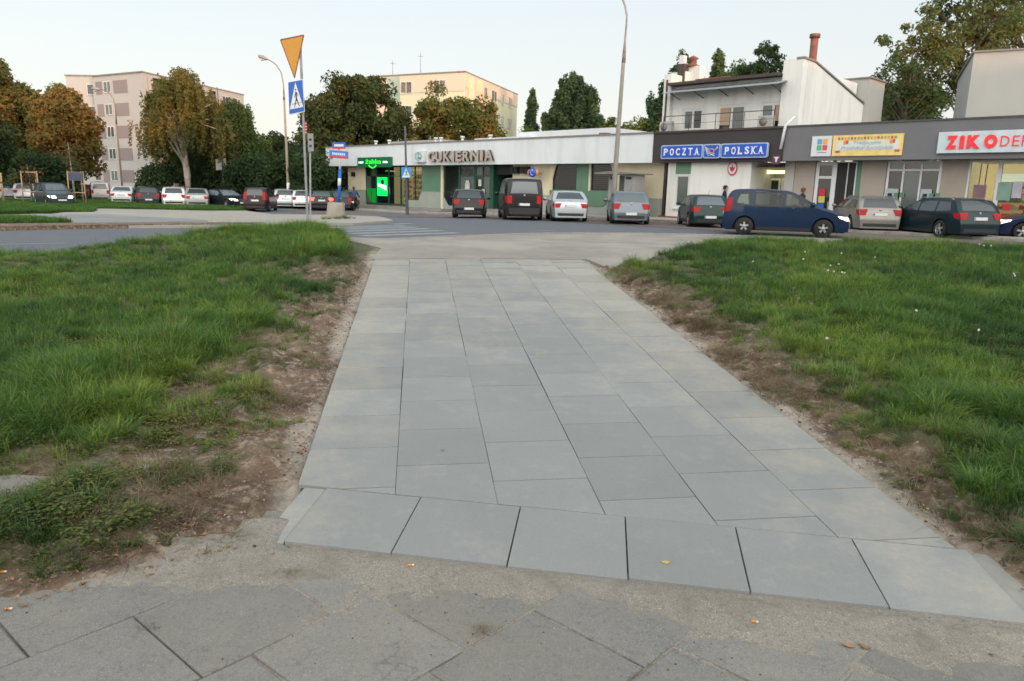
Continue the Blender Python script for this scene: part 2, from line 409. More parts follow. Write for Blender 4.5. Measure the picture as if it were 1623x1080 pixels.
M_slab = new_slab_mat()
def add_cracks(m, sc=2.3, dark=(.07, .062, .052), w=.008, amt=.5):
    n, l = m.node_tree.nodes, m.node_tree.links; b = n['Principled BSDF']; old = b.inputs['Base Color'].links[0].from_socket
    geo = n.new('ShaderNodeNewGeometry'); nz = n.new('ShaderNodeTexNoise'); nz.inputs['Scale'].default_value = 5; nz.inputs['Detail'].default_value = 5; l.new(geo.outputs['Position'], nz.inputs['Vector'])
    ad = n.new('ShaderNodeVectorMath'); ad.operation = 'MULTIPLY_ADD'; ad.inputs[1].default_value = (.28, .28, .28); l.new(nz.outputs['Color'], ad.inputs[0]); l.new(geo.outputs['Position'], ad.inputs[2])
    vo = n.new('ShaderNodeTexVoronoi'); vo.feature = 'DISTANCE_TO_EDGE'; vo.inputs['Scale'].default_value = sc; l.new(ad.outputs[0], vo.inputs['Vector'])
    r = n.new('ShaderNodeMapRange'); r.inputs[1].default_value = 0; r.inputs[2].default_value = w; r.inputs[3].default_value = amt; r.inputs[4].default_value = 0; l.new(vo.outputs['Distance'], r.inputs[0])
    n2 = n.new('ShaderNodeTexNoise'); n2.inputs['Scale'].default_value = 1.6; l.new(geo.outputs['Position'], n2.inputs['Vector']); r2 = n.new('ShaderNodeMapRange'); r2.inputs[1].default_value = .50; r2.inputs[2].default_value = .58; l.new(n2.outputs[0], r2.inputs[0])
    mu = n.new('ShaderNodeMath'); mu.operation = 'MULTIPLY'; l.new(r.outputs[0], mu.inputs[0]); l.new(r2.outputs[0], mu.inputs[1])
    x = n.new('ShaderNodeMix'); x.data_type = 'RGBA'; x.inputs[7].default_value = (*dark, 1); l.new(mu.outputs[0], x.inputs[0]); l.new(old, x.inputs[6])
    n3 = n.new('ShaderNodeTexNoise'); n3.inputs['Scale'].default_value = 3.1; n3.inputs['Detail'].default_value = 9; n3.inputs['Roughness'].default_value = .7; l.new(geo.outputs['Position'], n3.inputs['Vector']); r3 = n.new('ShaderNodeMapRange'); r3.inputs[1].default_value = .58; r3.inputs[2].default_value = .74; r3.inputs[4].default_value = .5; l.new(n3.outputs[0], r3.inputs[0])
    y = n.new('ShaderNodeMix'); y.data_type = 'RGBA'; y.inputs[7].default_value = (dark[0] * 1.5, dark[1] * 1.5, dark[2] * 1.5, 1); l.new(r3.outputs[0], y.inputs[0]); l.new(x.outputs[2], y.inputs[6]); l.new(y.outputs[2], b.inputs['Base Color'])
M_old = dust_mat("old_concrete_slab", (.148, .145, .138), (.188, .184, .174), (.195, .18, .153), (.24, .222, .19), thr=(.36, .70), s=2.6, sand_amt=.8)
M_sand = dust_mat("loose_sand", (.205, .187, .158), (.265, .242, .205), (.125, .11, .09), (.175, .155, .128), thr=(.50, .76), s=6.0, speck=True, bump=1.0, bs=45)
M_soil = soil_mat()
add_cracks(M_old); add_cracks(M_sand, w=.0, amt=0)
M_asph = dust_mat("asphalt", (.100, .112, .128), (.128, .142, .160), (.168, .160, .148), (.192, .184, .168), thr=(.56, .72), s=.35, sand_amt=.5, bs=60)
M_pave = dust_mat("worn_small_pavers", (.194, .180, .158), (.230, .216, .191), (.274, .252, .216), (.310, .288, .252), thr=(.44, .6), s=.8, bs=40)
M_plaza = dust_mat("plaza_paving", (.255, .238, .212), (.297, .281, .251), (.30, .275, .235), (.34, .31, .27), thr=(.45, .65), s=.3, bs=40, speck=False)
M_oldasph = dust_mat("old_grey_asphalt", (.20, .20, .20), (.24, .24, .235), (.15, .16, .17), (.17, .18, .19), thr=(.45, .6), s=.15, bs=50, speck=False)
M_kerb = mat("kerb_stone", (.27, .255, .235), .9, .15, 6, bump=.4, dirt=(.15, .13, .10), dirt_amt=.6)
M_mark = mat("road_paint", (.25, .265, .28), .85, .1, 8, dirt=(.14, .155, .175), dirt_amt=.95, dscale=3)
M_redpave = mat("reddish_parking_pavers", (.13, .10, .095), .9, .2, 5, bump=.3)
M_lawn = leaf_mat("lawn_base", [(.035, .055, .015), (.05, .09, .02), (.07, .11, .03)], scale=.8)
M_bed = mat("sand_bed", (.07, .064, .054), .95, .25, 20, bump=.5)

# ------------------------------------------------------------------ the land
PU = Vector((-.12952, .99158)); PN = Vector((.99158, .12952)); PO = Vector((-.572, 3.46))   # path axes: along, across, origin on the first long joint
ROW_A, ROW_B = Vector((-.99, 2.975)), Vector((1.98, 2.525)); ROW_DIR = (ROW_B - ROW_A).normalized()
ROW_N = Vector((-ROW_DIR.y, ROW_DIR.x)); ROW_D = .515
PATH_END = 7.16

def path_coords(x, y):
    dx, dy = x - PO.x, y - PO.y
    return dx * PN.x + dy * PN.y, dx * PU.x + dy * PU.y      # across, along
def row_dist(x, y):                                           # distance beyond the outer edge of the front row
    return (x - ROW_A.x) * ROW_N.x + (y - ROW_A.y) * ROW_N.y

def edge_left(y):    # world x of the path's left edge
    return -1.06 - .1306 * (y - 3.46)
def edge_right(y):
    return 2.02 - .1306 * (y - 3.10)

def front_edge(x):
    """how far the worn pavement reaches before grass or soil begins"""
    return np.where(x < 0, 2.93 - .42 * smooth(-1.1, -2.1, x) - .15 * smooth(-2.3, -4, x), 2.62 - .35 * smooth(2.0, 3.2, x))

BARE = [(*at(px, py)[:2], r, s) for px, py, r, s in ((330, 618, .26, .95), (250, 730, .22, .95), (390, 600, .2, .8), (400, 690, .3, .9), (350, 720, .2, .9), (410, 556, .22, .85), (490, 500, .3, .9), (500, 440, .38, .9), (300, 650, .2, .7), (240, 800, .16, .9), (150, 700, .1, .5), (1200, 610, .2, .8), (1280, 590, .2, .7), (1180, 540, .25, .7), (1400, 640, .15, .8), (1560, 700, .2, .5), (1020, 420, .4, .5), (370, 462, .25, .5), (30, 780, .25, .9))]
def zones(x, y):
    """1 where the path slabs lie, 1 where the old pavement lies, bareness 0..1"""
    a, u = path_coords(x, y); rd = row_dist(x, y)
    in_path = ((a > -.51) & (a < 2.52) & (rd > 0) & (u < PATH_END)) | ((rd > 0) & (rd < ROW_D + .02) & (x > -1.2) & (x < 2.1))
    dl = edge_left(y) - x; dr = x - edge_right(y)
    d = np.maximum(dl, dr)
    w = np.where(dl > dr, 1, 0)
    n1 = fbm(x, y, .9, 3); n2 = fbm(x, y, .33, 9)
    bw = np.where(w > 0, .10 + .38 * fbm(x, y, .8, 21) * smooth(9.8, 8.2, y) + .36 * smooth(3.9, 3.1, y) + .22 * smooth(7.4, 8.2, y) * smooth(9.9, 9.0, y), .07 + .42 * n1 * smooth(9.5, 6, y) + .25 * smooth(6.5, 7.5, y) * smooth(9.3, 8.5, y))
    dens = smooth(-.06, .34, d - bw + (n2 - .5) * 1.0 + (n1 - .5) * .5)
    for bx, by, br, bs in BARE: dens = dens * (1 - bs * np.exp(-(((x - bx) / br) ** 2 + ((y - by) / (br * 1.5)) ** 2) ** 1.5) * smooth(.30, .52, n2 + .12))
    fe = y - front_edge(x) + (n2 - .5) * .35
    dens = dens * smooth(-.02, .22, fe)
    return in_path, d, dens, fe

def far_edge(x):
    """beyond this the verge gives way to the pavement along the road"""
    # left: the verge ends at the kerb of the left road; right: at the pavement
    left = 15.2 - 2.6 * smooth(-5.0, -8.5, x) 
    left = np.where(x > -3.4, 13.6 - 3.4 * smooth(-3.4, -2.05, x), left)
    right = 10.1 + 3.6 * smooth(1.0, 4.2, x) - .25 * smooth(8, 16, x) * (x - 8) * .8
    return np.where(x < -1.0, left, right)

def axis(lo, hi, step, far, n):
    core = np.arange(lo, hi + 1e-6, step); g = np.geomspace(1, far, n)
    return np.concatenate([lo - g[::-1], core, hi + g])

gx = axis(-13, 13, .065, 900, 36); gy = axis(1.0, 16, .065, 1000, 36)
X, Y = np.meshgrid(gx, gy)
Z = gz(X, Y); inp, D, dens, fe = zones(X, Y)
near = smooth(19, 14.5, Y) * smooth(17, 13, np.abs(X)) * (Y > .5)
rough_ = fbm(X, Y, .5, 40) - .5; fine_ = fbm(X, Y, .12, 41, 3) - .5
clods = np.clip(fbm(X, Y, .22, 55, 3) - .5, 0, 1) * smooth(0, .25, D) * smooth(1.1, .5, D)
fr_ = .25 + .75 * smooth(-.05, .45, fe)
Zn = Z - .015 + (rough_ * .05 * smooth(0, .3, D) + fine_ * .03 + clods * .22) * fr_ + dens * (.05 + .05 * fbm(X, Y, .8, 77)) + .03 * smooth(.05, .5, D) * fr_
Zn = np.where(inp, Z - .06, Zn)
front = (fe < 0) & (D > -9) & ~inp
Zn = np.where((Y < front_edge(X) - .03) & (D > 0), Z - .06, Zn)
Zn = np.where((row_dist(X, Y) < .02) & (D <= 0), Z - .06, Zn)
KERB = [(-6.6, 16.0), (-4.6, 19.4), (-1.6, 22.7), (1, 25), (4, 26.3), (7.1, 26.4), (11, 25.3), (16, 22.8), (24, 18), (42, 5), (70, -16)]
LEFT_KERB = [(-80, 12.6), (-30, 12.9), (-14, 12.9), (-10, 13.1), (-8, 13.9)]
near_pave = [(-1.55, 10.56), (1.08, 10.9), (1.35, 10.0), (1.9, 10.6), (3.0, 12.2), (4.2, 13.3), (8, 13.4), (16, 11.5), (30, 4), (60, -16), (68, -15)]
PAVE = near_pave + [(p[0], p[1] - .15) for p in KERB[::-1]][1:] + [(-6.5, 15.6), (-3.4, 13.4), (-2.1, 11.6), (-2.02, 10.45)]
ROAD = LEFT_KERB + KERB + [(90, 20), (40, 45), (0, 78), (-30, 90), (-90, 74)]
def inside(poly, x, y):
    c = np.zeros(np.shape(x), bool)
    for i in range(len(poly)):
        (ax, ay), (bx, by) = poly[i], poly[i - 1]; k = ((ay > y) != (by > y)); xi = (bx - ax) * (y - ay) / (by - ay + 1e-12) + ax; c ^= k & (x < xi)
    return c
paved = inside(PAVE, X, Y) | inside(ROAD, X, Y); wide = (Y > far_edge(X))
Zn = np.where(wide, Z - .012 + rough_ * .03, Zn); Zn = np.where(paved, Z - .06, Zn)
ZZ = np.where(paved, Z - .06, Z * (1 - near) + Zn * near) - .10 * (1 - near) 
sand = np.clip(smooth(.30, .0, D) * .75 + smooth(.18, -.05, fe) * .45 + (fbm(X, Y, .7, 91) - .55) * .8, 0, 1) * (D > -.2)
green = np.clip(dens * .75, 0, 1) * near + (1 - near) * .9
vs = np.stack([X.ravel(), Y.ravel(), ZZ.ravel()], 1); nx = len(gx); ny = len(gy)
i0 = (np.arange(ny - 1)[:, None] * nx + np.arange(nx - 1)[None]).ravel()
ground_me = np_mesh("ground", vs, np.stack([i0, i0 + 1, i0 + 1 + nx, i0 + nx], 1), M_soil, smooth_=True, attrs={"sand": sand.ravel(), "green": green.ravel()})
link("ground", ground_me, kind="structure")

def drape(name, poly, off, matl, step=1.5, skirt=.16, parent=None, kind="structure"):
    """a sheet that follows the land, with an edge that goes down into it"""
    bm = bmesh.new(); vs_ = [bm.verts.new((p[0], p[1], 0)) for p in poly]; bm.faces.new(vs_)
    xs = [p[0] for p in poly]; ys = [p[1] for p in poly]
    for ax, lo, hi in ((0, min(xs), max(xs)), (1, min(ys), max(ys))):
        c = math.floor(lo / step) * step + step
        while c < hi:
            if -32 < c < 45 or int(round(c / step)) % 6 == 0:
                no = (1, 0, 0) if ax == 0 else (0, 1, 0); co = (c, 0, 0) if ax == 0 else (0, c, 0)
                bmesh.ops.bisect_plane(bm, geom=bm.verts[:] + bm.edges[:] + bm.faces[:], plane_co=co, plane_no=no)
            c += step
    bmesh.ops.triangulate(bm, faces=[f for f in bm.faces if len(f.verts) > 4])
    for v in bm.verts: v.co.z = gzf(v.co.x, v.co.y) + off
    if skirt:
        r = bmesh.ops.extrude_edge_only(bm, edges=[e for e in bm.edges if len(e.link_faces) == 1])
        for v in r["geom"]:
            if isinstance(v, bmesh.types.BMVert): v.co.z -= skirt
    bmesh.ops.recalc_face_normals(bm, faces=bm.faces)
    me = bpy.data.meshes.new(name); bm.to_mesh(me); bm.free(); me.materials.append(matl)
    if me.polygons and sum(p.normal.z * p.area for p in me.polygons) < 0: me.flip_normals()
    return link(name, me, parent, kind=kind)

drape("road", ROAD, .0, M_asph, 2.0)
drape("pavement", PAVE, .004, M_pave, 1.0)
def strip(a, b, w, name, m, off, **k):
    """ribbon along a polyline"""
    pts = [Vector(p) for p in a]; L = []; R = []
    for i, p in enumerate(pts):
        t = (pts[min(i + 1, len(pts) - 1)] - pts[max(i - 1, 0)]).normalized(); nn = Vector((-t.y, t.x)); L.append(p + nn * w / 2); R.append(p - nn * w / 2)
    return drape(name, [tuple(p) for p in L] + [tuple(p) for p in R[::-1]], off, m, **k)
kerb = thing("kerb", "row of worn kerb stones along the near side of the road", "kerb"); kerb["kind"] = "structure"
def stones_along(poly, parent, w=.15, ln=1.0, off=.03, vis=60):
    for (a, b) in zip(poly[:-1], poly[1:]):
        a, b = Vector(a), Vector(b); n_ = max(1, int((b - a).length / ln)); t = (b - a) / n_
        for k in range(n_):
            p, q = a + t * k, a + t * (k + 1); tt = (q - p).normalized(); nn = Vector((-tt.y, tt.x)) * w / 2; g_ = tt * .006
            z0, z1 = gzf(*p) + off + random.uniform(-.006, .006), gzf(*q) + off + random.uniform(-.006, .006)
            mb = MB(); cs = [p + g_ - nn, q - g_ - nn, q - g_ + nn, p + g_ + nn]; zs = [z0, z1, z1, z0]
            mb.add([(c.x, c.y, z - .2) for c, z in zip(cs, zs)] + [(c.x, c.y, z) for c, z in zip(cs, zs)], [(3, 2, 1, 0), (4, 5, 6, 7), (0, 1, 5, 4), (1, 2, 6, 5), (2, 3, 7, 6), (3, 0, 4, 7)])
            mb.build("kerb_stone", M_kerb, parent, bevel=.012)
stones_along([tuple(p) for p in KERB[:9]], kerb)
stones_along([(-16, 12.85), (-14, 12.8), (-10, 13.0), (-8, 13.8), (-6.6, 16)], kerb)

def px_poly(pts, zoff=0): return [tuple(at(*p, zoff)[:2]) for p in pts]
plaza = px_poly([(-90, 366), (0, 364), (343, 361), (470, 358.5), (560, 358), (624, 353), (600, 346), (540, 343), (430, 342), (390, 336.5), (150, 333), (60, 345), (-60, 347)])
drape("plaza", plaza, .09, M_plaza, 2.0)
drape("footpath", px_poly([(-120, 348), (60, 342.5), (170, 343), (300, 350), (330, 355), (240, 357.5), (118, 359), (112, 357.5), (0, 349.5), (-90, 349.5)]), .11, M_oldasph, 2.0)
drape("verge_soil", px_poly([(-120, 361.5), (0, 361), (120, 359.5), (350, 357.8), (420, 358.5), (360, 360.4), (250, 361.6), (100, 364), (0, 366.5), (-120, 368)]), .12, M_soil, 2.0)
LAWN1 = px_poly([(-250, 350), (0, 340.5), (90, 339.5), (146, 339), (152, 333), (240, 334.5), (330, 336.5), (390, 336.3), (404, 333.5), (396, 330), (330, 327.5), (260, 325), (170, 320), (60, 315), (-250, 318)])
LAWN2 = px_poly([(-120, 351), (0, 350), (110, 358), (60, 360.3), (0, 361), (-120, 362)])
for nm, pl in (("lawn", LAWN1), ("lawn", LAWN2)):
    o = drape(nm, pl, .10, M_lawn, 1.5); 
# forecourt in front of the shops
SU = Vector((.70711, -.70711)); SN = Vector((.70711, .70711)); SA = Vector((-16.4, 64.9))     # shops: along, inward, left end of the fascia
def shop_xy(s, off): p = SA + SU * s + SN * off; return (p.x, p.y)
drape("parking_bays", [shop_xy(8, -9.5), shop_xy(24, -8.6), shop_xy(42, -7.6), shop_xy(62, -7.6), shop_xy(62, -2.6), shop_xy(8, -2.6)], .012, M_redpave, 1.5, skirt=0)
drape("sidewalk", [shop_xy(-6, -2.6), shop_xy(70, -2.6), shop_xy(70, .9), shop_xy(-6, .9)], .12, M_plaza, 1.5)
k2 = thing("kerb", "row of kerb stones between the parking bays and the shop pavement", "kerb"); k2["kind"] = "structure"
stones_along([shop_xy(s, -2.68) for s in (6, 20, 34, 48, 60)], k2, off=.125)
# painted markings
def marking(pxs, off=.006):
    return drape("road_marking", px_poly(pxs), off, M_mark, 3.0, skirt=0)
def stripe(p, q, w):
    a, b = at(*p), at(*q); t = (b - a).normalized(); nn = Vector((-t.y, t.x, 0)).normalized() * w / 2
    return drape("crossing_stripe", [tuple((a + nn)[:2]), tuple((b + nn)[:2]), tuple((b - nn)[:2]), tuple((a - nn)[:2])], .006, M_mark, 3.0, skirt=0)
for p, q in (((572, 374.6), (726, 369.4)), ((556, 370.8), (700, 366)), ((545, 367.4), (680, 363)), ((532, 364.3), (660, 360.4)), ((524, 361.6), (642, 358.2)), ((620, 355.8), (650, 354.6))):
    stripe(p, q, .5)
for p, q in (((0, 388.4), (104, 386.2)), ((-80, 390.5), (0, 388.4))): stripe(p, q, .12)
for p, q in (((850, 366), (880, 366)), ((930, 367), (965, 367.4))): stripe(p, q, .15)

# ------------------------------------------------------------------ the new path of concrete slabs
def clip(poly, px_, py_, nx_, ny_):
    """keep the side of a 2d polygon where (p - P).n >= 0"""
    out = []
    for i in range(len(poly)):
        a, b = poly[i], poly[(i + 1) % len(poly)]
        da = (a[0] - px_) * nx_ + (a[1] - py_) * ny_; db = (b[0] - px_) * nx_ + (b[1] - py_) * ny_
        if da >= 0: out.append(a)
        if da * db < 0: t = da / (da - db); out.append((a[0] + (b[0] - a[0]) * t, a[1] + (b[1] - a[1]) * t))
    return out
def area(p): return abs(sum(p[i][0] * p[(i + 1) % len(p)][1] - p[(i + 1) % len(p)][0] * p[i][1] for i in range(len(p)))) / 2
def slab(poly, parent, m, th=.05, zj=.0, tilt=0, name="slab", bev=.0025, droop=0):
    cx_ = sum(p[0] for p in poly) / len(poly); cy_ = sum(p[1] for p in poly) / len(poly)
    tx, ty = random.uniform(-tilt, tilt), random.uniform(-tilt, tilt)
    zt = [gzf(cx_, cy_) + .07 * (p[1] - cy_) * (1 if cy_ < 10 else .6) + zj + tx * (p[0] - cx_) + ty * (p[1] - cy_) for p in poly]
    n_ = len(poly); vs_ = [(p[0] - cx_, p[1] - cy_, z - th) for p, z in zip(poly, zt)] + [(p[0] - cx_, p[1] - cy_, z) for p, z in zip(poly, zt)]
    mb = MB(); mb.add(vs_, [tuple(range(n_ - 1, -1, -1)), tuple(range(n_, 2 * n_))] + [(i, (i + 1) % n_, n_ + (i + 1) % n_, n_ + i) for i in range(n_)])
    o = mb.build(name, m, parent, loc=(cx_, cy_, 0), bevel=bev, fixn=True); return o
path = thing("path", "new path of pale grey concrete slabs leading from the old pavement to the road", "path"); path["kind"] = "structure"
def pw(a, u): p = PO + PN * a + PU * u; return (p.x, p.y)
G = .004
PHASE = [.055, .30, .075, -.18 + .505, .085, -.155 + .505]
lines = [-.497, 0, .505, 1.01, 1.515, 2.03, 2.515]
bed = [pw(-.5, PATH_END + .05), pw(2.51, PATH_END + .05)]
for c in range(6):
    a0, a1 = lines[c] + .0015, lines[c + 1] - .0015
    for k in range(-4, 16):
        u0, u1 = PHASE[c] + k * .5, PHASE[c] + (k + 1) * .5
        jx = random.uniform(-.002, .002)
        poly = [pw(a0 + jx, u0 + G), pw(a1 + jx, u0 + G), pw(a1 + jx, u1 - G), pw(a0 + jx, u1 - G)]
        bp_ = ROW_A + ROW_N * (ROW_D + .006); poly = clip(poly, bp_.x, bp_.y, ROW_N.x, ROW_N.y)
        if not poly: continue
        ep = PO + PU * (PATH_END + (.0, -.02, .02, .0, -.03, -.05)[c]); poly = clip(poly, ep.x, ep.y, -PU.x, -PU.y)
        if len(poly) < 3 or area(poly) < .004: continue
        slab(poly, path, M_slab, zj=random.uniform(-.0008, .0008), tilt=.002, name="paving_slab")
fs = [-.62, .0, .505, 1.01, 1.52, 2.02, 2.56, 3.06]
fr = [Vector((-.985, 2.975)), Vector((-.52, 2.89)), Vector((-.02, 2.81)), Vector((.48, 2.73)), Vector((.97, 2.65)), Vector((1.50, 2.59)), Vector((2.02, 2.52)), Vector((2.2, 2.49))]
# the front row: whole slabs set across the end of the path
joint = [(-.50, -.43), (-.985 + .0, -.94)]
fb = [-.985, -.50, .0, .50, .98, 1.50, 2.02]       # x where the joints meet the outer edge
ft = [-.925, -.435, .06, .56, 1.065, 1.575, 2.06]  # and the inner edge
def rb(x): t = (x - ROW_A.x) / ROW_DIR.x; p = ROW_A + ROW_DIR * t; return (p.x, p.y)
def rt(x): q = ROW_A + ROW_N * (ROW_D - .004); t = (x - q.x) / ROW_DIR.x; p = q + ROW_DIR * t; return (p.x, p.y)
g2 = .003
slab([rb(-1.10), rb(fb[0] - g2), rt(ft[0] - g2), rt(-1.04)], path, M_slab, name="paving_slab", tilt=.004, zj=-.008)
for i in range(6):
    slab([rb(fb[i] + g2), rb(fb[i + 1] - g2), rt(ft[i + 1] - g2), rt(ft[i] + g2)], path, M_slab, name="paving_slab", zj=random.uniform(.000, .006), tilt=.006)
slab([rb(fb[6] + g2), rb(2.2), rt(2.14), rt(ft[6] + g2)], path, M_slab, name="paving_slab", tilt=.004, zj=-.01)
bedp = [rb(-.95), rb(2.1), rt(2.0), pw(2.49, .06), pw(2.49, PATH_END - .03), pw(-.48, PATH_END - .03), pw(-.48, .1), rt(-.90)]
drape("sand_bed", bedp, -.018, M_bed, .5, skirt=.1, parent=path, kind=None)
# narrow strip of mortar and grit along the left edge
# ------------------------------------------------------------------ the old pavement in the foreground
oldp = thing("old_pavement", "worn old pavement of diagonal grey concrete slabs dusted with sand", "pavement"); oldp["kind"] = "structure"
oa = Vector((math.cos(math.radians(44)), math.sin(math.radians(44)))); ob = Vector((math.cos(math.radians(-38)), math.sin(math.radians(-38))))
orig = Vector((.10, 2.55))
for i in range(-12, 13):
    for j in range(-12, 13):
        c0 = orig + oa * (.5 * i) + ob * (.49 * j)
        if not (-3.6 < c0.x < 4.2 and 1.1 < c0.y < 3.4): continue
        g3 = random.uniform(.003, .008); sh = (.17 if j % 2 else 0)
        q = [c0 + oa * (g3 + sh) + ob * g3, c0 + oa * (.5 - g3 + sh) + ob * g3, c0 + oa * (.5 - g3 + sh) + ob * (.49 - g3), c0 + oa * (g3 + sh) + ob * (.49 - g3)]
        q = [(p.x + random.uniform(-.004, .004), p.y + random.uniform(-.004, .004)) for p in q]
        q = clip(q, ROW_A.x - ROW_N.x * .02, ROW_A.y - ROW_N.y * .02, -ROW_N.x, -ROW_N.y) if -1.1 < sum(p[0] for p in q) / 4 < 2.2 else q
        if len(q) < 3 or area(q) < .02: continue
        cx_ = sum(p[0] for p in q) / len(q); cy_ = sum(p[1] for p in q) / len(q)
        if cy_ > float(front_edge(cx_)) + .12: continue
        slab(q, oldp, M_old, zj=-.012 + random.uniform(-.004, .003), tilt=.012, name="pavement_slab", bev=.006, th=.045)
# sand washed over it
sx = np.arange(-3.4, 4.0, .02); sy = np.arange(1.15, 3.35, .02); SX, SY = np.meshgrid(sx, sy)
rd = row_dist(SX, SY); a_, u_ = path_coords(SX, SY)
band = np.exp(-np.clip(-rd, 0, 9) / .30)
wv = .5 + .5 * np.sin((SX * 1.2 + SY * 2.2) * 16 + fbm(SX, SY, .25, 5) * 9)
hgt = -.036 + .036 * band + .026 * (fbm(SX, SY, .6, 61) - .28) + .007 * (fbm(SX, SY, .05, 62, 3) - .5) + .009 * wv * band * smooth(.2, 1.2, SX)
fine2 = fbm(SX, SY, .15, 63, 3)
hgt += .012 * smooth(-.6, -1.5, SX) * smooth(2.3, 2.75, SY)
hgt = np.where(rd > -.06, np.minimum(hgt, -.004 - .007 * smooth(-.06, -.01, rd)), hgt); hgt = np.where(rd > .07, -.075, hgt); lf2 = smooth(-.93, -1.02, SX + .06 * fine2) * smooth(.62, .35, rd + .2 * (fine2 - .5)) * (rd > -.06); hgt = np.where(lf2 > 0, -.030 + .030 * lf2 + .016 * (fine2 - .4), hgt)
hgt = np.where((SY > front_edge(SX) + .25) , -.05, hgt)
SZ = gz(SX, SY) + hgt
SAND_X, SAND_Y, SAND_H = sx.copy(), sy.copy(), hgt.copy()
nx2 = len(sx); i0 = (np.arange(len(sy) - 1)[:, None] * nx2 + np.arange(nx2 - 1)[None]).ravel()
link("sand", np_mesh("sand", np.stack([SX.ravel(), SY.ravel(), SZ.ravel()], 1), np.stack([i0, i0 + 1, i0 + 1 + nx2, i0 + nx2], 1), M_sand, smooth_=True), kind="stuff")
# ------------------------------------------------------------------ buildings
M_fasc = mat("white_fascia_plaster", (.66, .69, .705), .75, .03, .5, bump=.1, dirt=(.40, .43, .45), dirt_amt=.35, dscale=1.0, streak=(1.4, 1.4, .25))
M_cream = mat("cream_plaster", (.66, .59, .43), .85, .04, 1, bump=.15, dirt=(.42, .37, .27), dirt_amt=.4, dscale=.8, streak=(1.5, 1.5, .4))
M_sage = mat("sage_plinth_plaster", (.30, .33, .29), .85, .06, 1.5, bump=.15, dirt=(.20, .21, .18), dirt_amt=.5)
M_green = mat("green_panel", (.11, .22, .145), .6, .06, 1.5, dirt=(.06, .10, .07), dirt_amt=.3)
M_dkgreen = mat("dark_green_frame", (.015, .075, .045), .45, .1, 3)
M_roof = mat("roofing_felt", (.10, .10, .10), .9, .15, 2)
M_cap = mat("roof_edge_metal", (.20, .185, .17), .5, .1, 3)
M_steps = mat("grey_concrete", (.23, .22, .205), .9, .12, 2, bump=.3)
M_glass = glass_mat("window_glass", (.015, .02, .02), .05)
M_glassr = glass_mat("window_glass_with_curtain", (.10, .12, .115), .15)
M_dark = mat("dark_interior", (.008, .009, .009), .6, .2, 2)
M_brown = mat("dark_brown_fascia", (.038, .030, .033), .6, .1, 1)
M_brownp = mat("brown_downpipe", (.055, .035, .03), .5, .1, 3)
M_white = mat("white_plaster", (.70, .70, .67), .85, .04, .8, bump=.12, dirt=(.42, .415, .395), dirt_amt=.45, dscale=1.1, streak=(1.6, 1.6, .22))
M_whitef = mat("white_window_frame", (.62, .62, .60), .5, .03, 2)
M_greyf = mat("grey_fascia_plaster", (.155, .155, .165), .75, .05, .8, bump=.1, dirt=(.12, .12, .125), dirt_amt=.4, streak=(1.5, 1.5, .3))
M_beige = mat("beige_wall_panels", (.36, .315, .27), .85, .04, 1, bump=.15, dirt=(.27, .24, .205), dirt_amt=.4, streak=(2, 2, .3))
M_lgrey = mat("light_grey_wall", (.40, .395, .37), .85, .04, .6, dirt=(.32, .31, .29), dirt_amt=.35, streak=(1.5, 1.5, .2))
M_rust = mat("rusty_metal", (.20, .075, .05), .8, .25, 4)
M_brick = mat("red_brick", (.22, .09, .065), .9, .2, 8)
M_metal = mat("galvanised_metal", (.30, .305, .31), .5, .1, 4, metal=.3)
M_blue = mat("sign_blue", (.010, .10, .42), .45, .05, 3)
M_signw = mat("sign_white", (.62, .64, .66), .5, .03, 3)
M_red = mat("sign_red", (.50, .02, .035), .5, .05, 3)

def fp(px, py, off):
    """shop-front coordinates (along, height) of a pixel, on a plane set back by off"""
    d = ray(px, py); c = SA + SN * off; k = (SN.x * c.x + SN.y * c.y) / (SN.x * d.x + SN.y * d.y)
    p = d * k; return ((p.x - SA.x) * SU.x + (p.y - SA.y) * SU.y, CAM_H + p.z)
def fs(px, off, py=300): return fp(px, py, off)[0]
SHOP_RZ = math.radians(-45)
def shop_thing(name, label, cat, s, z=0, off=0, group=None):
    p = SA + SU * s + SN * off; return thing(name, label, cat, (p.x, p.y, z), SHOP_RZ, group)
WD = .85     # how far the wall stands behind the fascia
ZF0, ZF1 = 3.33, 4.87

def wall_part(par, s0, s1, z0, z1, m, name="wall", off=WD, th=.25):
    return box_obj(name, m, par, s0, s1, off, off + th, z0, z1)

